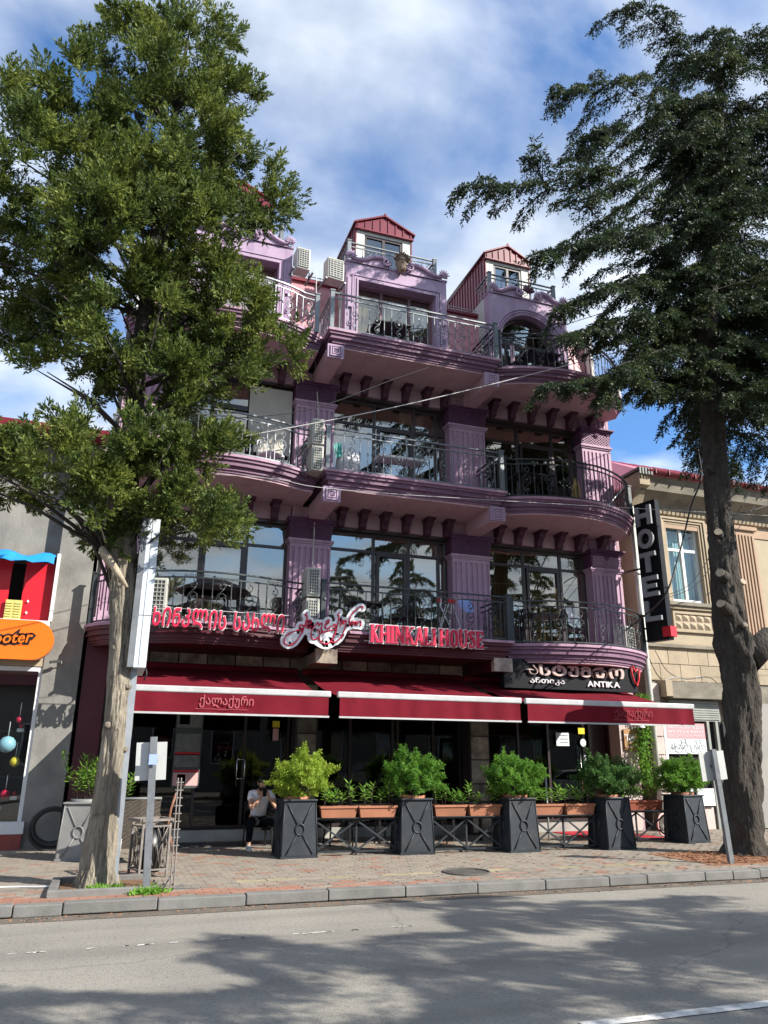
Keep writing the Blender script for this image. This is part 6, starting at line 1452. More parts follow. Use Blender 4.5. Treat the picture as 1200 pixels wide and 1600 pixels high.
n = 700; P_ = np.stack([g.uniform(-3, 12, n), 9.86 - np.abs(g.normal(0, .12, n)), np.full(n, .008)], 1); tag(blades(P_, g.normal(size=P_.shape) * [1, 1, .1], g.uniform(.015, .05, n), g.uniform(.008, .02, n), 'gutter_litter', 'litter'), 'scattered dry leaves and grit along the gutter', 'litter', kind='stuff')
# child's bicycle half behind the trunk
bc = thing('bicycle', 'small bicycle with a pale wheel half hidden behind the dark trunk', 'bicycle', (11.55, 14.75, .13), R(15))
for sx in (0, .75):
    MB().tube([(sx + .22 * math.cos(t), 0, .23 + .22 * math.sin(t)) for t in np.linspace(0, 6.28, 25)[:-1]], .02, 6, close=True).build('tyre', 'sticker_pink', bc); sp_ = MB()
    for t in np.linspace(0, 6.28, 13)[:-1]: sp_.tube([(sx, 0, .23), (sx + .2 * math.cos(t), 0, .23 + .2 * math.sin(t))], .003, 3)
    sp_.build('spokes', 'white_bar', bc)
m_ = MB()
for (a, b) in (((0, .23), (.22, .5)), ((0, .23), (.3, .23)), ((.3, .23), (.22, .55)), ((.3, .23), (.6, .55)), ((.22, .5), (.6, .55)), ((.75, .23), (.6, .68))): m_.tube([(a[0], 0, a[1]), (b[0], 0, b[1])], .018, 6)
m_.build('frame', 'laundry_blue', bc); MB().bx((.2, 0, .58), (.2, .1, .05)).build('saddle', 'black', bc); MB().tube([(.58, -.2, .72), (.6, 0, .7), (.58, .2, .72)], .014, 6).build('handlebar', 'iron', bc)
# sacks / pots behind the lattice at right
for (x, y, r_, lab) in ((10.15, 14.9, .14, 'pale rounded stone pot behind the sunlit barrier, left one'), (10.75, 15.0, .17, 'pale rounded stone pot behind the sunlit barrier, right one')):
    t = thing('stone_pot', lab, 'pot', (x, y, .13)); MB().lathe([(r_ * .7, 0), (r_, r_ * .9), (r_ * .9, r_ * 1.9), (r_ * 1.05, r_ * 2.2), (r_ * .9, r_ * 2.2), (r_ * .8, r_ * 1.8)], n=16).build('body', 'planter_white', t); MB().lathe([(r_ * .8, r_ * 2.0), (r_ * .8, r_ * 2.05)], n=12).build('earth', 'soil', t)
for i, (x, y) in enumerate(((4.3, 14.9), (6.2, 14.8), (8.1, 14.8), (5.4, 15.1))): wire_chair(x, y, .13, i * 1.3, ('dark terrace chair behind the first lattice barrier', 'dark terrace chair behind the second lattice barrier', 'dark terrace chair behind the third lattice barrier', 'dark terrace chair deep under the middle awning')[i], group='dark terrace chairs')
for i, x in enumerate((4.85, 7.0)): 
    t = thing('terrace_table', ('dark terrace table behind the second planter', 'dark terrace table behind the middle planter')[i], 'table', (x, 15.0, .13), 0, 'dark terrace tables'); MB().box(-.4, .4, -.35, .35, .72, .75).build('table_top', 'black', t)
    for sx in (-.3, .3): MB().bar((sx, 0, 0), (sx, 0, .72), .05, .05).build('leg', 'black', t)
# awning post with cable cover at far right of planter row
tag(MB().tube([(8.62, 14.6, .13), (8.62, 14.6, 1.5)], .02, 8).build('barrier_pole', 'white_bar'), 'slim pale upright pole behind the fourth planter', 'pole')

# ------------------------------------------------------------------ cables overhead
def wire(pts, r_, label, mt='cable', sag=0):
    a, b = Vector(pts[0]), Vector(pts[-1])
    q = arc_pts(pts, 24) if len(pts) > 2 else [a.lerp(b, t) + Vector((0, 0, -sag * 4 * t * (1 - t))) for t in np.linspace(0, 1, 16)]
    return tag(MB().tube([tuple(p) for p in q], r_, 5).build('cable', mt), label, 'cable')
def arc3(pts): return [Vector(p) for p in pts]
def w3(pts): 
    P_ = [Vector(p) for p in pts]; P_ = [P_[0] * 2 - P_[1]] + P_ + [P_[-1] * 2 - P_[-2]]; o_ = []
    for i in range(len(P_) - 3):
        for j in range(8):
            t = j / 8; a_, b_, c_, d_ = P_[i:i+4]; o_.append(.5 * ((2*b_) + (-a_ + c_) * t + (2*a_ - 5*b_ + 4*c_ - d_) * t*t + (-a_ + 3*b_ - 3*c_ + d_) * t**3))
    o_.append(P_[-2]); return o_
def wirec(pts, r_, label, mt='cable'): return tag(MB().tube([tuple(p) for p in w3(pts)], r_, 5).build('cable', mt), label, 'cable')
wirec([(-8, 15.8, 5.6), (-2.04, 12.8, 6.3), (.6, 12.5, 7.13), (2.83, 12.5, 7.75), (5.12, 12.5, 9.0), (10.58, 12.5, 11.8), (14.78, 12.5, 14.1), (24, 12.5, 19.6)], .008, 'dark overhead cable crossing above the first-floor balconies to the upper right')
wirec([(-8, 15.8, 4.4), (-4, 13.2, 5.2), (.97, 12.5, 6.78), (4.98, 12.5, 8.26), (10.44, 12.5, 10.58), (14.46, 12.5, 12.39), (24, 12.5, 17)], .010, 'pale overhead cable, the thickest, rising across the middle balcony', 'cable_light')
wirec([(-8, 15.8, 6.6), (1.35, 12.5, 6.28), (5.1, 12.5, 6.35), (24, 12.5, 7.6)], .005, 'thin pale cable sagging across the second-floor balcony edge', 'cable_light')
wirec([(12.16, 13, 8.54), (12.15, 13, 7.8), (11.77, 13, 7.09), (11.25, 13, 5.86), (10.71, 13, 4.91), (11.9, 15.9, 4.75)], .020, 'thick black cable hanging from the dark tree down past the hotel sign')
wirec([(10.75, 13, 4.95), (11.5, 13, 5.3), (12.23, 13, 6.1), (13.5, 13, 7.6)], .008, 'thin black cable rising right from the foot of the hotel sign, upper of two'); wirec([(10.75, 13, 4.90), (11.6, 13, 5.25), (12.3, 13, 5.95), (13.6, 13, 7.3)], .008, 'thin black cable rising right from the foot of the hotel sign, lower of two')
wirec([(12.6, 12.9, 6.8), (12.91, 13, 6.99), (13.99, 13, 7.35), (18, 13, 8.9)], .016, 'black cable running right from the dark tree trunk')
wirec([(3.60, 15.5, 13), (3.75, 15.86, 10.6), (3.86, 15.86, 9.2), (3.86, 15.86, 6.0), (3.8, 15.86, 4.1)], .012, 'grey cable running down the face of the left fluted pilaster', 'pipe')
wirec([(.4, 15.95, 3.9), (1.2, 15.93, 3.86), (2.2, 15.93, 3.82), (3.3, 15.93, 3.86), (4.6, 15.93, 3.84), (5.6, 15.93, 3.78), (6.6, 15.93, 3.83), (7.5, 15.93, 3.8)], .012, 'slack black cable along the marble tiles above the awnings')
wirec([(12.7, 15.9, 4.3), (13.0, 15.88, 3.8), (13.5, 15.85, 3.62), (14.2, 15.86, 3.7), (14.6, 15.9, 3.5)], .01, 'loose tangled cable above the shutter of the cream building')
wirec([(12.7, 15.9, 3.5), (13.2, 15.86, 3.66), (13.7, 15.85, 3.5), (13.9, 15.85, 3.7), (14.3, 15.9, 3.55)], .01, 'pale looped cable lying over the canopy beam', 'cable_light')
wirec([(-3, 10.75, .15), (-1.2, 11.2, .14), (-.55, 11.1, .14), (-.42, 10.98, .16)], .014, 'pale cable lying on the pavement left of the tree pit', 'cable_light')
# ------------------------------------------------------------------ seated man
def skin(name, nodes, edges, mt, parent=None, root=0, sub=2):
    keys = list(nodes); me = bpy.data.meshes.new(name); me.from_pydata([nodes[k][0] for k in keys], [(keys.index(a), keys.index(b)) for a, b in edges], [])
    o = bpy.data.objects.new('tmp_skin', me); C.objects.link(o); md = o.modifiers.new('s', 'SKIN'); md.use_smooth_shade = True
    for i, k in enumerate(keys):
        r_ = nodes[k][1]; me.skin_vertices[0].data[i].radius = r_ if isinstance(r_, tuple) else (r_, r_)
        me.skin_vertices[0].data[i].use_root = (i == root)
    s_ = o.modifiers.new('u', 'SUBSURF'); s_.levels = sub; s_.render_levels = sub
    dg = bpy.context.evaluated_depsgraph_get(); dg.update(); m2 = bpy.data.meshes.new_from_object(o.evaluated_get(dg)); m2.name = name
    bpy.data.objects.remove(o); m2.materials.clear(); m2.materials.append(MATS[mt]); m2.polygons.foreach_set('use_smooth', [True] * len(m2.polygons))
    return ob(name, m2, parent)
px_, py_ = 2.80, 14.80
pm_ = thing('person', 'seated man in a white T-shirt and black trousers holding a phone to his mouth', 'person', (px_, py_, .13), R(6))
zf = -.13
N_ = {'pelvis': ((0, .22, .60+zf), (.13,.11)), 'waist': ((0, .17, .75+zf), (.125,.10)), 'chest': ((0, .09, .95+zf), (.15,.11)), 'upper': ((0, .05, 1.05+zf), (.12,.085)), 'neck': ((0, .0, 1.12+zf), .052), 'jaw': ((0, -.045, 1.16+zf), (.062,.066)), 'skull': ((0, -.03, 1.235+zf), (.078,.092)), 'crown': ((0, -.01, 1.29+zf), (.062,.07))}
E_ = [('pelvis','waist'),('waist','chest'),('chest','upper'),('upper','neck'),('neck','jaw'),('jaw','skull'),('skull','crown')]
for sx, tg in ((-1, 'l'), (1, 'r')):
    N_.update({'sh'+tg: ((sx*.185, .06, 1.045+zf), .055), 'el'+tg: ((sx*.235, -.16, .80+zf), .042), 'wr'+tg: ((sx*.075, -.20, 1.00+zf), (.030,.024)), 'pa'+tg: ((sx*.048, -.195, 1.055+zf), (.036,.018)),
               'hip'+tg: ((sx*.10, .16, .57+zf), .09), 'kn'+tg: ((sx*.25, -.24, .60+zf), .062), 'an'+tg: ((sx*.255, -.20, .22+zf), .038), 'he'+tg: ((sx*.26, -.20, .175+zf), .036), 'to'+tg: ((sx*.275, -.36, .16+zf), (.036,.022))})
    E_ += [('upper','sh'+tg),('sh'+tg,'el'+tg),('el'+tg,'wr'+tg),('wr'+tg,'pa'+tg),('pelvis','hip'+tg),('hip'+tg,'kn'+tg),('kn'+tg,'an'+tg),('an'+tg,'he'+tg),('he'+tg,'to'+tg)]
    for f_ in range(4):
        b = (sx*(.052 - .002*f_), -.21 + .006*f_, 1.075 - .012*f_ + zf); m1 = (sx*.030, -.235 + .005*f_, 1.105 - .018*f_ + zf); t_ = (sx*.004, -.238 + .004*f_, 1.112 - .02*f_ + zf)
        N_.update({f'a{tg}{f_}': (b, .0095), f'b{tg}{f_}': (m1, .0085), f'c{tg}{f_}': (t_, .0075)}); E_ += [('pa'+tg, f'a{tg}{f_}'), (f'a{tg}{f_}', f'b{tg}{f_}'), (f'b{tg}{f_}', f'c{tg}{f_}')]
    N_['th1'+tg] = ((sx*.040, -.175, 1.085+zf), .011); N_['th2'+tg] = ((sx*.022, -.18, 1.12+zf), .009); E_ += [('pa'+tg,'th1'+tg), ('th1'+tg,'th2'+tg)]
body = skin('body', N_, E_, 'skin', pm_, 0)
T_ = {k: v for k, v in N_.items() if k in ('waist','chest','upper')}; g2 = lambda v, d: (v[0], tuple(x + d for x in v[1]) if isinstance(v[1], tuple) else v[1] + d)
T_ = {'hem': ((0, .19, .64+zf), (.158,.13)), 'waist': g2(N_['waist'], .032), 'chest': g2(N_['chest'], .024), 'upper': g2(N_['upper'], .02), 'collar': ((0, .025, 1.095+zf), (.072,.062))}
TE = [('hem','waist'),('waist','chest'),('chest','upper'),('upper','collar')]
for sx, tg in ((-1,'l'), (1,'r')):
    T_['s'+tg] = ((sx*.18, .06, 1.045+zf), .075); T_['c'+tg] = ((sx*.213, -.045, .93+zf), .070); TE += [('upper','s'+tg), ('s'+tg,'c'+tg)]
skin('t_shirt', T_, TE, 'shirt', pm_, 0)
U_ = {'w': ((0, .21, .64+zf), (.155,.13)), 'p': ((0, .21, .57+zf), (.165,.13))}; UE = [('w','p')]
for sx, tg in ((-1,'l'), (1,'r')):
    U_['h'+tg] = ((sx*.11, .12, .57+zf), .105); U_['k'+tg] = ((sx*.25, -.235, .60+zf), .085); U_['s'+tg] = ((sx*.252, -.22, .42+zf), .068); U_['a'+tg] = ((sx*.255, -.20, .24+zf), .055); UE += [('p','h'+tg),('h'+tg,'k'+tg),('k'+tg,'s'+tg),('s'+tg,'a'+tg)]
skin('trousers', U_, UE, 'trousers', pm_, 0)
for sx in (-1, 1):
    sh2 = skin('shoe', {'h': ((sx*.258, -.17, .185+zf), (.045,.042)), 'm': ((sx*.266, -.27, .178+zf), (.045,.034)), 't': ((sx*.278, -.385, .165+zf), (.04,.026))}, [('h','m'),('m','t')], 'shoe', pm_)
    MB().prism([(sx*.262 + .05*math.cos(t) , -.275 + .15*math.sin(t)) for t in np.linspace(0, 6.28, 17)[:-1]], .13+zf+.001, .153+zf).build('sole', 'white', sh2)
hr = MB(); gh = random.Random(4)
hr.lathe([(.03, .085), (.062, .075), (.085, .04), (.090, -.0), (.082, -.03)], (0, .0, 1.262+zf), 16, 1, 1.12); hr.build('hair', 'hair', pm_)
bd = MB()
for k in range(90):
    a = gh.uniform(-1.3, 1.3); bd.tube([(.072*math.sin(a), -.03 - .078*math.cos(a), 1.155+zf + gh.uniform(-.03, .02)), (.07*math.sin(a), -.035 - .082*math.cos(a), 1.135+zf + gh.uniform(-.03, .01))], .006, 4)
bd.build('beard', 'hair', pm_)
fc = MB(); 
fc.add([(-.014,-.112,1.185+zf),(.014,-.112,1.185+zf),(0,-.142,1.19+zf),(0,-.112,1.235+zf)], [(0,1,2),(0,2,3),(1,3,2)]); fc.build('nose', 'skin', pm_)
for sx in (-1, 1):
    MB().tube([(sx*.05, -.105, 1.249+zf), (sx*.03, -.118, 1.254+zf), (sx*.012, -.118, 1.25+zf)], .005, 5).build('eyebrow', 'hair', pm_)
    MB().lathe([(0, -.006), (.012, 0), (0, .006)], (sx*.031, -.112, 1.235+zf), 8).build('eye', 'black', pm_)
    MB().lathe([(.0, -.028), (.014, -.01), (.016, .01), (.0, .028)], (sx*.083, -.02, 1.225+zf), 8, .7, 1.2).build('ear', 'skin', pm_)
MB().tube([(-.02, -.113, 1.162+zf), (0, -.118, 1.164+zf), (.02, -.113, 1.162+zf)], .005, 5).build('mouth', 'sticker_pink', pm_)
MB().tube([(-.04, -.10, 1.0+zf), (-.03, -.12, .88+zf), (.0, -.10, .80+zf), (.04, -.10, .85+zf), (.05, -.1, .95+zf)], .004, 4).build('earphone_cord', 'white', pm_)
ph = thing('phone', 'black phone held upright in both hands of the seated man', 'phone', (px_, py_ - .262, 1.065), R(6)); MB().box(-.036, .036, -.005, .005, -.055, .085).build('case', 'black_gloss', ph, bevel=.004); MB().box(-.03, .03, .0055, .007, -.045, .075).build('screen', 'iron_grey', ph)
ch = thing('stool_chair', 'black metal chair under the seated man', 'chair', (px_, py_ + .18, .13), R(6)); MB().box(-.22, .22, -.22, .22, .30, .345).build('seat', 'black', ch); MB().bar((-.2, .22, .35), (-.2, .27, .78), .03, .03).bar((.2, .22, .35), (.2, .27, .78), .03, .03).build('back_frame', 'black', ch); MB().box(-.2, .2, .24, .26, .6, .76).build('backrest', 'planter_metal', ch)
for (sx, sy) in ((-1,-1), (1,-1), (1,1), (-1,1)): MB().bar((sx*.2, sy*.2, .31), (sx*.21, sy*.22, 0), .025, .025).build('leg', 'black', ch)

# ------------------------------------------------------------------ trees
def trunk_mesh(path, rad, n=18, lump=.10, seed=1, name='trunk', mt='bark_grey', parent=None, flare=1.25):
    from mathutils import noise
    g = np.random.default_rng(seed); pp0 = w3(path); k = len(path); mb = MB(); vs = []; pp = []
    fine = rad[0] > .16 and n > 12
    if fine:
        n = 84
        for i in range(len(pp0) - 1):
            q = max(1, int((pp0[i+1] - pp0[i]).length / .035))
            for j in range(q): pp.append((pp0[i].lerp(pp0[i+1], j / q), i + j / q))
        pp.append((pp0[-1], len(pp0) - 1))
    else: pp = [(p, i) for i, p in enumerate(pp0)]
    m_ = len(pp); tot0 = len(pp0) - 1
    for ii, (p_, i) in enumerate(pp):
        u = i / tot0 * (k - 1); a = int(min(u, k - 2)); r_ = rad[a] + (rad[a+1] - rad[a]) * (u - a)
        if i < 3: r_ *= 1 + (flare - 1) * (1 - i / 3)
        for j in range(n):
            t = 2 * math.pi * j / n; q = 1 + lump * math.sin(3 * t + i * .22 + seed) * .5 + lump * math.sin(5 * t - i * .31) * .35 + (.25 * lump * math.sin(7 * t + i * .9))
            if i < 3: q += .14 * math.sin(4 * t + seed) * (1 - i / 3)
            if fine:
                cx_, sy_ = math.cos(t), math.sin(t)
                v1 = noise.noise(Vector((cx_ * 5.5, sy_ * 5.5, p_.z * 2.2 + seed))); v2 = noise.noise(Vector((cx_ * 13, sy_ * 13, p_.z * 6 + seed)))
                q += .05 - .22 * (1 - min(1, abs(v1) * 3.2)) * .5 + .06 * v2 + .03 * noise.noise(Vector((cx_ * 30, sy_ * 30, p_.z * 14)))
            vs.append((p_.x + r_ * q * math.cos(t), p_.y + r_ * q * math.sin(t), p_.z))
    mb.add(vs, [(i*n+j, i*n+(j+1)%n, (i+1)*n+(j+1)%n, (i+1)*n+j) for i in range(m_-1) for j in range(n)], True)
    return mb.build(name, mt, parent)
def sub_path(path, n=8):
    return [tuple(p) for p in w3(path)]
# -- left juniper
JT = thing('conifer_tree', 'big dense olive-green conifer with a pale trunk at the left kerb', 'tree', (0, 0, 0))
jp = [(.08, 11.02, .05), (.10, 11.02, .9), (.12, 11.02, 2.0), (.06, 11.02, 3.2), (-.05, 11.05, 4.4), (-.10, 11.1, 5.3)]
trunk_mesh(jp, [.215, .175, .165, .165, .17, .155], lump=.16, seed=3, parent=JT, flare=1.3)
trunk_mesh([(-.10, 11.1, 5.28), (-.12, 11.1, 6.5), (-.15, 11.1, 8.0), (-.1, 11.1, 10.5), (.0, 11.1, 13.2), (.05, 11.1, 14.3)], [.155, .14, .12, .09, .04, .01], lump=.16, seed=3, mt='bark_dark', parent=JT, name='upper_trunk', flare=1)  # darker bark colour stands in for the shade inside the crown
for (x, y, z, r_, L_) in ((-.02, 10.80, 3.05, .05, .05), (.20, 10.80, 2.55, .05, .05), (.0, 10.81, 2.05, .055, .05), (.12, 10.79, 2.0, .045, .05), (.25, 10.83, 1.75, .04, .05), (-.05, 10.82, 3.9, .05, .05)):
    MB().tube([(x, y + .16, z), (x, y + .06, z), (x, y + .045, z)], [r_ * 1.1, r_ * .8, r_ * .4], 9).build('knot', 'bark_grey', JT)
MB().tube([(-.20, 11, 4.15), (-.32, 10.8, 4.35), (-.10, 10.78, 4.05), (.05, 10.76, 3.85)], [.04, .06, .05, .02], 7).build('broken_limb', 'cut_wood', JT)
# crown: plumes of scaly shoots grouped in masses round the limbs
MASS = [((.05, 11.0, 13.3), (.75, .8, 1.4), 100), ((-1.55, 11.0, 11.9), (1.05, 1.1, 1.15), 110), ((-2.1, 11.0, 10.2), (1.6, 1.5, 1.35), 190), ((-.2, 10.8, 11.4), (1.2, 1.3, 1.4), 150), ((.25, 10.7, 9.6), (1.1, 1.3, 1.2), 140),
        ((1.1, 10.9, 11.0), (.6, .6, .8), 44), ((.95, 11.0, 12.3), (.5, .5, .9), 36), ((1.5, 10.9, 10.75), (.5, .3, .24), 20), ((-.8, 10.5, 9.3), (1.3, 1.4, 1.3), 150), ((1.2, 10.9, 8.3), (.8, .8, .75), 90), ((.75, 10.9, 7.3), (.8, .8, .6), 76),
        ((-2.3, 11.0, 8.1), (1.3, 1.2, 1.05), 120), ((-3.5, 11.0, 9.2), (1.2, 1.3, 1.6), 80), ((-.4, 10.4, 7.6), (.7, .6, .6), 40), ((-1.1, 11.2, 7.1), (.7, .7, .4), 28), ((-.9, 10.7, 12.9), (.6, .7, .55), 36),
        ((.85, 10.8, 5.95), (.68, .5, .27), 46), ((.75, 10.7, 4.95), (.75, .5, .38), 62), ((.1, 10.6, 5.6), (.6, .6, .4), 36), ((-1.0, 10.6, 5.4), (1.0, .8, .55), 76), ((-2.1, 10.8, 5.3), (.9, .8, .5), 54), ((-.5, 10.9, 4.75), (.5, .5, .28), 22), ((.6, 10.9, 6.55), (.4, .4, .28), 18), ((1.9, 10.9, 8.0), (.35, .3, .2), 14), ((.5, 11.1, 8.9), (.8, .8, .5), 40), ((-.3, 11.2, 8.2), (.9, .6, .6), 40)]
g = np.random.default_rng(21); limbs = []; LM = MB()
Pl, Dl, Ll = [], [], []
for c, r_, n in MASS:
    nc = max(3, int(n * 2.95 / 11)); d = unit(g.normal(size=(nc, 3))); rad = g.uniform(.12, 1.0, nc) ** .42
    cc = np.array(c) + d * rad[:, None] * np.array(r_)                     # a tuft of plumes round each twig end
    od = unit(d * np.array([1, 1, .4]) + np.array([0, 0, .45]))
    k_ = 11; p_ = np.repeat(cc, k_, 0); o_ = np.repeat(od, k_, 0); rd = unit(g.normal(size=p_.shape))
    out_ = unit(o_ * 1.05 + rd * .95 + np.array([0, 0, .15])); Pl.append(p_ + rd * .05); Dl.append(out_); Ll.append(g.uniform(.22, .50, len(p_)))
    tz = max(4.0, min(13.6, c[2] - .5)); base = Vector((-.1, 11.08, tz - .5)); cc_ = Vector(c)
    for q in range(3):
        e_ = cc_ + Vector([g.uniform(-1, 1) * r_[i] * .7 for i in range(3)]); midp = base.lerp(e_, .5) + Vector((0, 0, .12))
        LM.tube([tuple(base), tuple(midp), tuple(e_)], [.035, .022, .008], 5)
LM.build('limbs', 'bark_dark', JT)['kind'] = 'stuff'
Pl, Dl, Ll = np.concatenate(Pl), np.concatenate(Dl), np.concatenate(Ll)
n = len(Pl); NS = 15; NB = 7     # shoots per plume, blades per shoot
sp_ = np.repeat(Pl, NS, 0); sd = np.repeat(Dl, NS, 0); sl_ = np.repeat(Ll, NS); t = np.tile(np.linspace(.05, 1, NS), n)
side = unit(np.cross(sd, g.normal(size=sp_.shape)))
sb_ = sp_ + sd * (sl_ * t)[:, None] + np.array([0, 0, -.10]) * (t ** 2 * sl_)[:, None]
shd = unit(sd * .75 + side * (1.0 - .55 * t)[:, None] + np.array([0, 0, .1])); shl = sl_ * .42 * (1.08 - .75 * t)
bp_ = np.repeat(sb_, NB, 0); bd_ = np.repeat(shd, NB, 0); bl_ = np.repeat(shl, NB); tt = np.tile(np.linspace(.0, 1, NB), len(sb_))
s2 = unit(np.cross(bd_, g.normal(size=bp_.shape)))
bp2 = bp_ + bd_ * (bl_ * tt)[:, None]; bd2 = unit(bd_ + s2 * (.60 - .35 * tt)[:, None] + g.normal(size=bp_.shape) * .15)
blades(bp2, bd2, g.uniform(.045, .085, len(bp2)), g.uniform(.017, .030, len(bp2)), 'crown', 'juniper', JT)
# -- cedars
def cedar_crown(branches, seed, name, parent, mt='cedar', dens=1.0, ll=.078):
    """branches: list of polylines (numpy (k,3)); flat sprays either side with hanging tips"""
    g = np.random.default_rng(seed); segs_a, segs_b, dro = [], [], []
    tw = MB()
    for br, wid in branches:
        br = np.array(br, float); sl = np.linalg.norm(np.diff(br, axis=0), axis=1); cum = np.r_[0, np.cumsum(sl)]; L_ = cum[-1]
        n = max(5, int(L_ / .070 * dens))
        s_ = np.linspace(.12 * L_, L_, n); pts = np.stack([np.interp(s_, cum, br[:, i]) for i in range(3)], 1)
        tan = unit(np.gradient(pts, axis=0)); u = s_ / L_
        upv = np.array([0, 0, 1.0]); lat = unit(np.cross(tan, upv))
        for sg in (-1, 1):
            ln = wid * (1.0 - .62 * u) * g.uniform(.35, 1.35, n) * np.clip(u * 4, .35, 1)
            d = unit(tan * g.uniform(.55, 1.0, n)[:, None] + lat * sg * g.uniform(.6, 1.0, n)[:, None] + np.stack([g.normal(0, .1, n), g.normal(0, .1, n), g.uniform(-.25, .18, n)], 1))
            segs_a.append(pts); segs_b.append(d * ln[:, None]); dro.append(ln * g.uniform(.2, .6, n))
    A = np.concatenate(segs_a); Bv = np.concatenate(segs_b); Dr = np.concatenate(dro); n = len(A)
    # tertiary twiglets along each secondary
    NT = 6; t = np.tile(np.linspace(.15, 1, NT), n); A2 = np.repeat(A, NT, 0); B2 = np.repeat(Bv, NT, 0); D2 = np.repeat(Dr, NT); L2_ = np.linalg.norm(B2, axis=1)
    base = A2 + B2 * t[:, None]; base[:, 2] -= D2 * t ** 2
    ud = unit(B2); sg = np.where(np.arange(len(base)) % 2 == 0, 1., -1.)[:, None]; lat = unit(np.cross(ud, np.array([0, 0, 1.0])))
    dd = unit(ud * .9 + lat * sg * .75 + np.stack([np.zeros(len(base)), np.zeros(len(base)), g.uniform(-1.25, .05, len(base))], 1)); tl = np.clip(L2_ * .34, .10, .30) * g.uniform(.6, 1.25, len(base))
    # blades: along secondaries and along twiglets
    NB = 6; tt = np.tile(np.linspace(0, 1, NB), len(base)); b3 = np.repeat(base, NB, 0); d3 = np.repeat(dd, NB, 0); l3 = np.repeat(tl, NB)
    P_ = b3 + d3 * (l3 * tt)[:, None]; P_[:, 2] -= .25 * l3 * tt ** 2
    D_ = unit(d3 * .9 + unit(g.normal(size=P_.shape)) * .75)
    blades(P_, D_, g.uniform(.6, 1.2, len(P_)) * ll, g.uniform(.26, .42, len(P_)) * ll, name, mt, parent)
    for br, wid in branches:
        q = sub_path([tuple(p) for p in br]); k = len(q); tw.tube(q, [(.05 * (1 - i / k) + .006) * min(1.0, wid * 1.6 - .2) for i in range(k)], 3)
    return tw
CT = thing('cedar_tree', 'tall dark cedar with layered drooping branches and thick scarred trunk at the right kerb', 'tree', (0, 0, 0))
cp_ = [(10.62, 11.5, .05), (10.72, 11.5, .8), (10.84, 11.5, 1.7), (11.0, 11.5, 2.9), (11.05, 11.5, 3.7), (10.98, 11.5, 4.5), (11.0, 11.5, 5.6), (11.2, 11.5, 7.8), (11.5, 11.5, 10.9), (12.3, 11.6, 14.2), (13.1, 11.7, 17.8), (13.3, 11.7, 20)]
trunk_mesh(cp_, [.33, .29, .28, .29, .32, .27, .235, .215, .19, .15, .09, .03], n=26, lump=.22, seed=6, mt='bark_dark', parent=CT, flare=1.35)
trunk_mesh([(11.22, 11.5, 8.3), (11.9, 11.7, 9.1), (12.45, 11.8, 10.2), (12.9, 12.0, 12.4)], [.15, .13, .11, .05], n=12, seed=8, mt='bark_dark', parent=CT, name='second_stem', flare=1)
for pts, rs, nm in (([(11.15, 11.4, 3.5), (11.5, 11.3, 3.75), (11.68, 11.25, 3.98)], [.30, .24, .17], 'sawn_stub'), ([(10.8, 11.3, 4.35), (10.58, 11.2, 4.42), (10.48, 11.15, 4.44)], [.12, .10, .08], 'broken_stub'), ([(10.8, 11.3, 5.0), (10.62, 11.2, 5.05)], [.12, .09], 'broken_stub'), ([(10.9, 11.4, 5.85), (10.8, 11.3, 5.9)], [.10, .08], 'broken_stub'),
                ([(11.0, 11.4, 7.2), (10.75, 11.3, 7.25), (10.5, 11.2, 7.1)], [.05, .04, .03], 'broken_stub')):
    o = MB().tube(pts, rs, 12).build(nm, 'bark_dark', CT)
    d = (Vector(pts[-1]) - Vector(pts[-2])).normalized(); q = Vector(pts[-1]); o2 = MB().tube([q + d * .002, q + d * .012], rs[-1] * .92, 12).build('cut_face', 'cut_wood', o)
MB().tube([(11.05, 11.165, 4.88), (11.05, 11.10, 4.90)], [.07, .06], 10).build('pruned_knot', 'cut_wood', CT); MB().tube([(10.98, 11.17, 4.06), (10.98, 11.12, 4.08)], [.06, .05], 10).build('pruned_knot', 'bark_grey', CT)
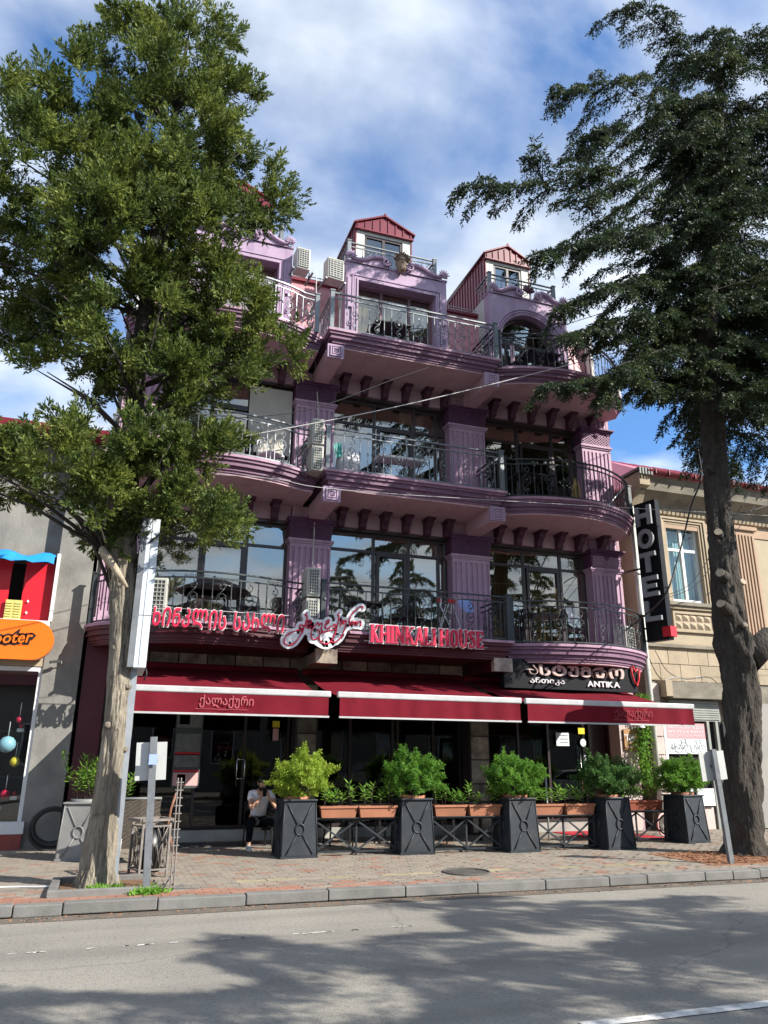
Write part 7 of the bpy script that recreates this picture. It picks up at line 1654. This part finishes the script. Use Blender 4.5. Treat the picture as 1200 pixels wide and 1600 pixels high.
BR = [([(11.5, 11.5, 11.8),(10.29, 11.2, 12.04),(8.88, 10.9, 11.99),(8.2, 10.8, 12.33),(7.4, 10.7, 12.48),(6.37, 10.6, 12.33),(5.14, 10.5, 11.81)], 1.0),
 ([(8.2, 10.8, 12.2),(8.25, 10.8, 13.2),(8.32, 10.8, 14.36)], .6), ([(7.1, 10.7, 12.4),(6.9, 10.6, 12.9),(6.8, 10.6, 13.4)], .4), ([(9.6, 10.9, 11.99),(8.2, 10.5, 11.5),(7.1, 10.2, 10.9),(6.2, 10.0, 10.2)], .75),
 ([(12.6, 11.5, 15.9),(11.35, 11.3, 16.3),(10.45, 11.2, 16.3),(9.44, 11, 16.3),(8.47, 10.9, 15.9),(7.47, 10.8, 15.1)], 1.1), ([(13.2, 11.5, 18.3),(11.66, 11.3, 18.9),(10.37, 11.1, 18.9),(9.59, 11, 18.6)], 1.1),
 ([(11.5, 11.5, 11.2),(10.55, 11.2, 11.3),(9.3, 10.9, 11.0),(8.34, 10.7, 10.5),(7.51, 10.5, 10.0),(6.93, 10.4, 9.53)], .85), ([(11.3, 11.5, 9.2),(10.19, 11.2, 9.13),(9.17, 10.9, 9.0),(8.08, 10.6, 9.23),(7.37, 10.4, 9.16),(6.88, 10.3, 8.87)], .65),
 ([(11.25, 11.5, 8.5),(10.1, 11.1, 8.75),(8.85, 10.7, 8.6),(7.77, 10.4, 8.31),(6.95, 10.2, 7.97),(6.36, 10.1, 7.72)], .6), ([(11.4, 11.5, 10.1),(9.97, 11, 9.6),(8.58, 10.5, 8.8),(7.86, 10.2, 8.2),(7.53, 10.1, 7.6)], .7),
 ([(12.0, 11.5, 12.9),(10.45, 11.2, 13.2),(9.33, 11, 13.4),(8.39, 10.8, 13.4),(7.9, 10.7, 13.2)], .95), ([(12.4, 11.5, 14.5),(11.02, 11.2, 14.7),(9.81, 11, 14.7),(8.91, 10.9, 14.6),(8.16, 10.8, 14.2)], 1.05),
 ([(11.31, 11.5, 8.69),(11.88, 11.2, 9.1),(12.4, 11, 9.1),(13.15, 10.8, 8.6)], .7), ([(11.51, 11.5, 9.94),(12.07, 11, 10.2),(12.69, 10.6, 10.1),(13.46, 10.3, 9.5)], .8), ([(11.45, 11.5, 10.6),(9.91, 11, 10.33),(8.62, 10.6, 9.8),(7.65, 10.3, 9.3)], .8)]
g = np.random.default_rng(44)
for k in range(64):
    z = 9.2 + (19.5 - 9.2) * (k / 64) + g.uniform(-.2, .2); u = (z - 9.2) / 10.3
    a = R(g.choice([g.uniform(-75, 75), g.uniform(200, 255), g.uniform(80, 130), g.uniform(-30, 60)]))
    ln = (3.4 - 1.5 * u) * g.uniform(.7, 1.1)
    if math.cos(a) < 0: ln *= .75
    x0 = np.interp(z, [7.8, 10.9, 14.2, 17.8, 20], [11.2, 11.5, 12.3, 13.1, 13.3]); p0_ = np.array([x0, 11.55, z]); dd = np.array([math.cos(a), math.sin(a), 0])
    BR.append(([p0_, p0_ + dd * ln * .35 + [0, 0, .12], p0_ + dd * ln * .7 + [0, 0, .10], p0_ + dd * ln + [0, 0, -.25 * ln * .5]], .85 * g.uniform(.8, 1.1)))
for k in range(22):   # low, short boughs all round the trunk
    z = 8.3 + k * .16; a = R([20, -40, 250, 60, 300, 180, -10, 215, 100, 330][k % 10] + g.uniform(-12, 12)); ln = g.uniform(1.3, 2.3) * (1.35 if math.cos(a) > .3 else .85); p0_ = np.array([np.interp(z, [7.8, 10.9, 14.2], [11.2, 11.5, 12.3]), 11.5, z]); dd = np.array([math.cos(a), math.sin(a), 0])
    BR.append(([p0_, p0_ + dd * ln * .4 + [0, 0, .05], p0_ + dd * ln * .75 - [0, 0, .12], p0_ + dd * ln - [0, 0, .5]], .8))
for k in range(14):   # fill beside the trunk towards the left, kept close in
    z = 10.2 + k * .62; a = R(g.uniform(165, 215)); ln = g.uniform(1.5, 2.4); x0 = np.interp(z, [7.8, 10.9, 14.2, 17.8, 20], [11.2, 11.5, 12.3, 13.1, 13.3]); p0_ = np.array([x0, 11.5, z]); dd = np.array([math.cos(a), math.sin(a), 0])
    BR.append(([p0_, p0_ + dd * ln * .4 + [0, 0, .1], p0_ + dd * ln * .75 + [0, 0, .05], p0_ + dd * ln + [0, 0, -.3]], .95))
def spread(BRs, seed):
    g = np.random.default_rng(seed); out_ = []
    for br, wid in BRs:
        br = np.array(br, float); br[1:-1] += g.normal(0, .07, br[1:-1].shape); sl = np.linalg.norm(np.diff(br, axis=0), axis=1); cum = np.r_[0, np.cumsum(sl)]; L_ = cum[-1]
        out_.append((br, .42)); k = int(L_ / .36)
        for i in range(k):
            s_ = L_ * (.12 + .86 * (i + g.uniform(0, .8)) / k); p_ = np.array([np.interp(s_, cum, br[:, j]) for j in range(3)]); q_ = np.array([np.interp(min(L_, s_ + .1), cum, br[:, j]) for j in range(3)]) - np.array([np.interp(s_ - .1, cum, br[:, j]) for j in range(3)])
            tn = q_ / (np.linalg.norm(q_) + 1e-9); lt = np.cross(tn, [0, 0, 1.0]); lt /= np.linalg.norm(lt) + 1e-9; sg = 1 if i % 2 else -1
            ln = wid * (1.25 - .75 * s_ / L_) * g.uniform(.6, 1.5); d = tn * g.uniform(.5, 1.1) + lt * sg * g.uniform(.35, 1) + np.array([0, 0, g.uniform(-.35, .25)]); d /= np.linalg.norm(d)
            dr = g.uniform(.15, .5) * ln
            out_.append(([p_, p_ + d * ln * .4 - [0, 0, dr * .1], p_ + d * ln * .75 - [0, 0, dr * .45], p_ + d * ln - [0, 0, dr]], .30))
    return out_
cedar_crown(spread(BR, 9), 5, 'crown', CT, dens=.58, ll=.081).build('branches', 'bark_dark', CT)['kind'] = 'stuff'
# -- cedars across the road, whose shadows lie over the carriageway and which the windows mirror
def street_cedar(loc, H, label, seed, base=None, rz=0, sc=1):
    if base is not None:
        c = copy_tree(base, None, loc, rz, label); c.scale = (sc, sc, sc); return c
    t = thing('cedar_tree', label, 'tree', loc, rz, 'cedars on the opposite pavement'); g = np.random.default_rng(seed)
    trunk_mesh([(0, 0, 0), (.05, 0, H * .3), (0, .05, H * .7), (0, 0, H)], [.30, .24, .14, .02], n=12, seed=seed, mt='bark_dark', parent=t)
    B_ = []
    for k in range(44):
        u = k / 43; z = H * (.26 + .72 * u); a = k * 2.4 + g.uniform(-.3, .3); ln = (.31 * H * (1 - u) ** .55 + .3) * g.uniform(.6, 1.15); p0_ = np.array([0, 0, z]); dd = np.array([math.cos(a), math.sin(a), 0])
        B_.append(([p0_, p0_ + dd * ln * .35 + [0, 0, .15], p0_ + dd * ln * .7 + [0, 0, .15], p0_ + dd * ln + [0, 0, -.2]], .26 * ln + .25))
    cedar_crown(B_, seed, 'crown', t, dens=.75, ll=.125).build('branches', 'bark_dark', t)['kind'] = 'stuff'
    return t
sc0 = street_cedar((17.8, -3.6, .12), 13.1, 'tallest cedar on the opposite pavement, casting the middle shadow on the road', 31)
street_cedar((22.2, -4.9, .12), 0, 'cedar at the right end of the opposite row, casting the right-hand road shadow', 0, sc0, 2.1, .92)
street_cedar((14.0, -3.9, .12), 0, 'shorter cedar of the opposite row, casting the left-hand road shadow', 0, sc0, 4.0, .91)
street_cedar((10.2, -3.9, .12), 0, 'smallest cedar of the opposite row, left of the others', 0, sc0, 1.1, .84)
# -- houses and a parked car on the far side, mirrored in the shop glass
oh = thing('opposite_house', 'long low rendered house across the road, mirrored in the shop glass', 'building', (10, -12.5, 0)); MB().box(-26, 30, -4, 0, 0, 5.2).build('wall', 'stucco_far', oh); MB().prism([(.4, 5.2), (-4.4, 5.2), (-2, 6.6)], -26.5, 30.5, 'YZ').build('roof', 'roof_red', oh)
for i in range(16):
    f_ = MB().box(-24 + i * 3.3, -22.8 + i * 3.3, 0, .05, 1.4, 3.4).build('window', 'frame_white', oh); MB().box(-23.92 + i * 3.3, -22.88 + i * 3.3, .051, .06, 1.5, 3.3).build('pane', 'glass_blue', f_)
def car(loc, rz, label, mt):
    t = thing('parked_car', label, 'car', loc, rz, 'cars parked across the road'); pr = [(-2.1, .35), (-2.15, .75), (-1.9, .95), (-1.25, 1.0), (-.65, 1.42), (.2, 1.5), (1.1, 1.45), (1.75, 1.05), (2.1, .95), (2.15, .4)]
    MB().prism(pr, -.82, .82, 'XZ').build('body', mt, t, bevel=.08)
    for sy in (-1, 1): MB().prism([(-1.1, 1.02), (-.6, 1.36), (.2, 1.42), (1.0, 1.38), (1.55, 1.06)], sy * .822, sy * .835, 'XZ').build('side_glass', 'black_gloss', t)
    for x in (-1.35, 1.35):
        for sy in (-1, 1):
            w_ = MB(); k_ = 20; w_.prism([(x + .33 * math.cos(q), .33 + .33 * math.sin(q)) for q in np.linspace(0, 6.283, k_ + 1)[:-1]], sy * .70, sy * .86, 'XZ'); w_ = w_.build('wheel', 'rubber', t); MB().prism([(x + .2 * math.cos(q), .33 + .2 * math.sin(q)) for q in np.linspace(0, 6.283, 13)[:-1]], sy * .862, sy * .875, 'XZ').build('rim', 'chrome', w_)
    for sy in (-.6, .6): MB().bx((-2.12, sy, .72), (.08, .3, .14)).build('headlight', 'white', t)
    return t
c0 = car((11.9, -1.1, 0), 0, 'silver hatchback parked opposite, mirrored in the middle shop glass', 'car_silver'); copy_tree(c0, None, (21.5, -1.1, 0), math.pi, 'silver hatchback parked farther right across the road')
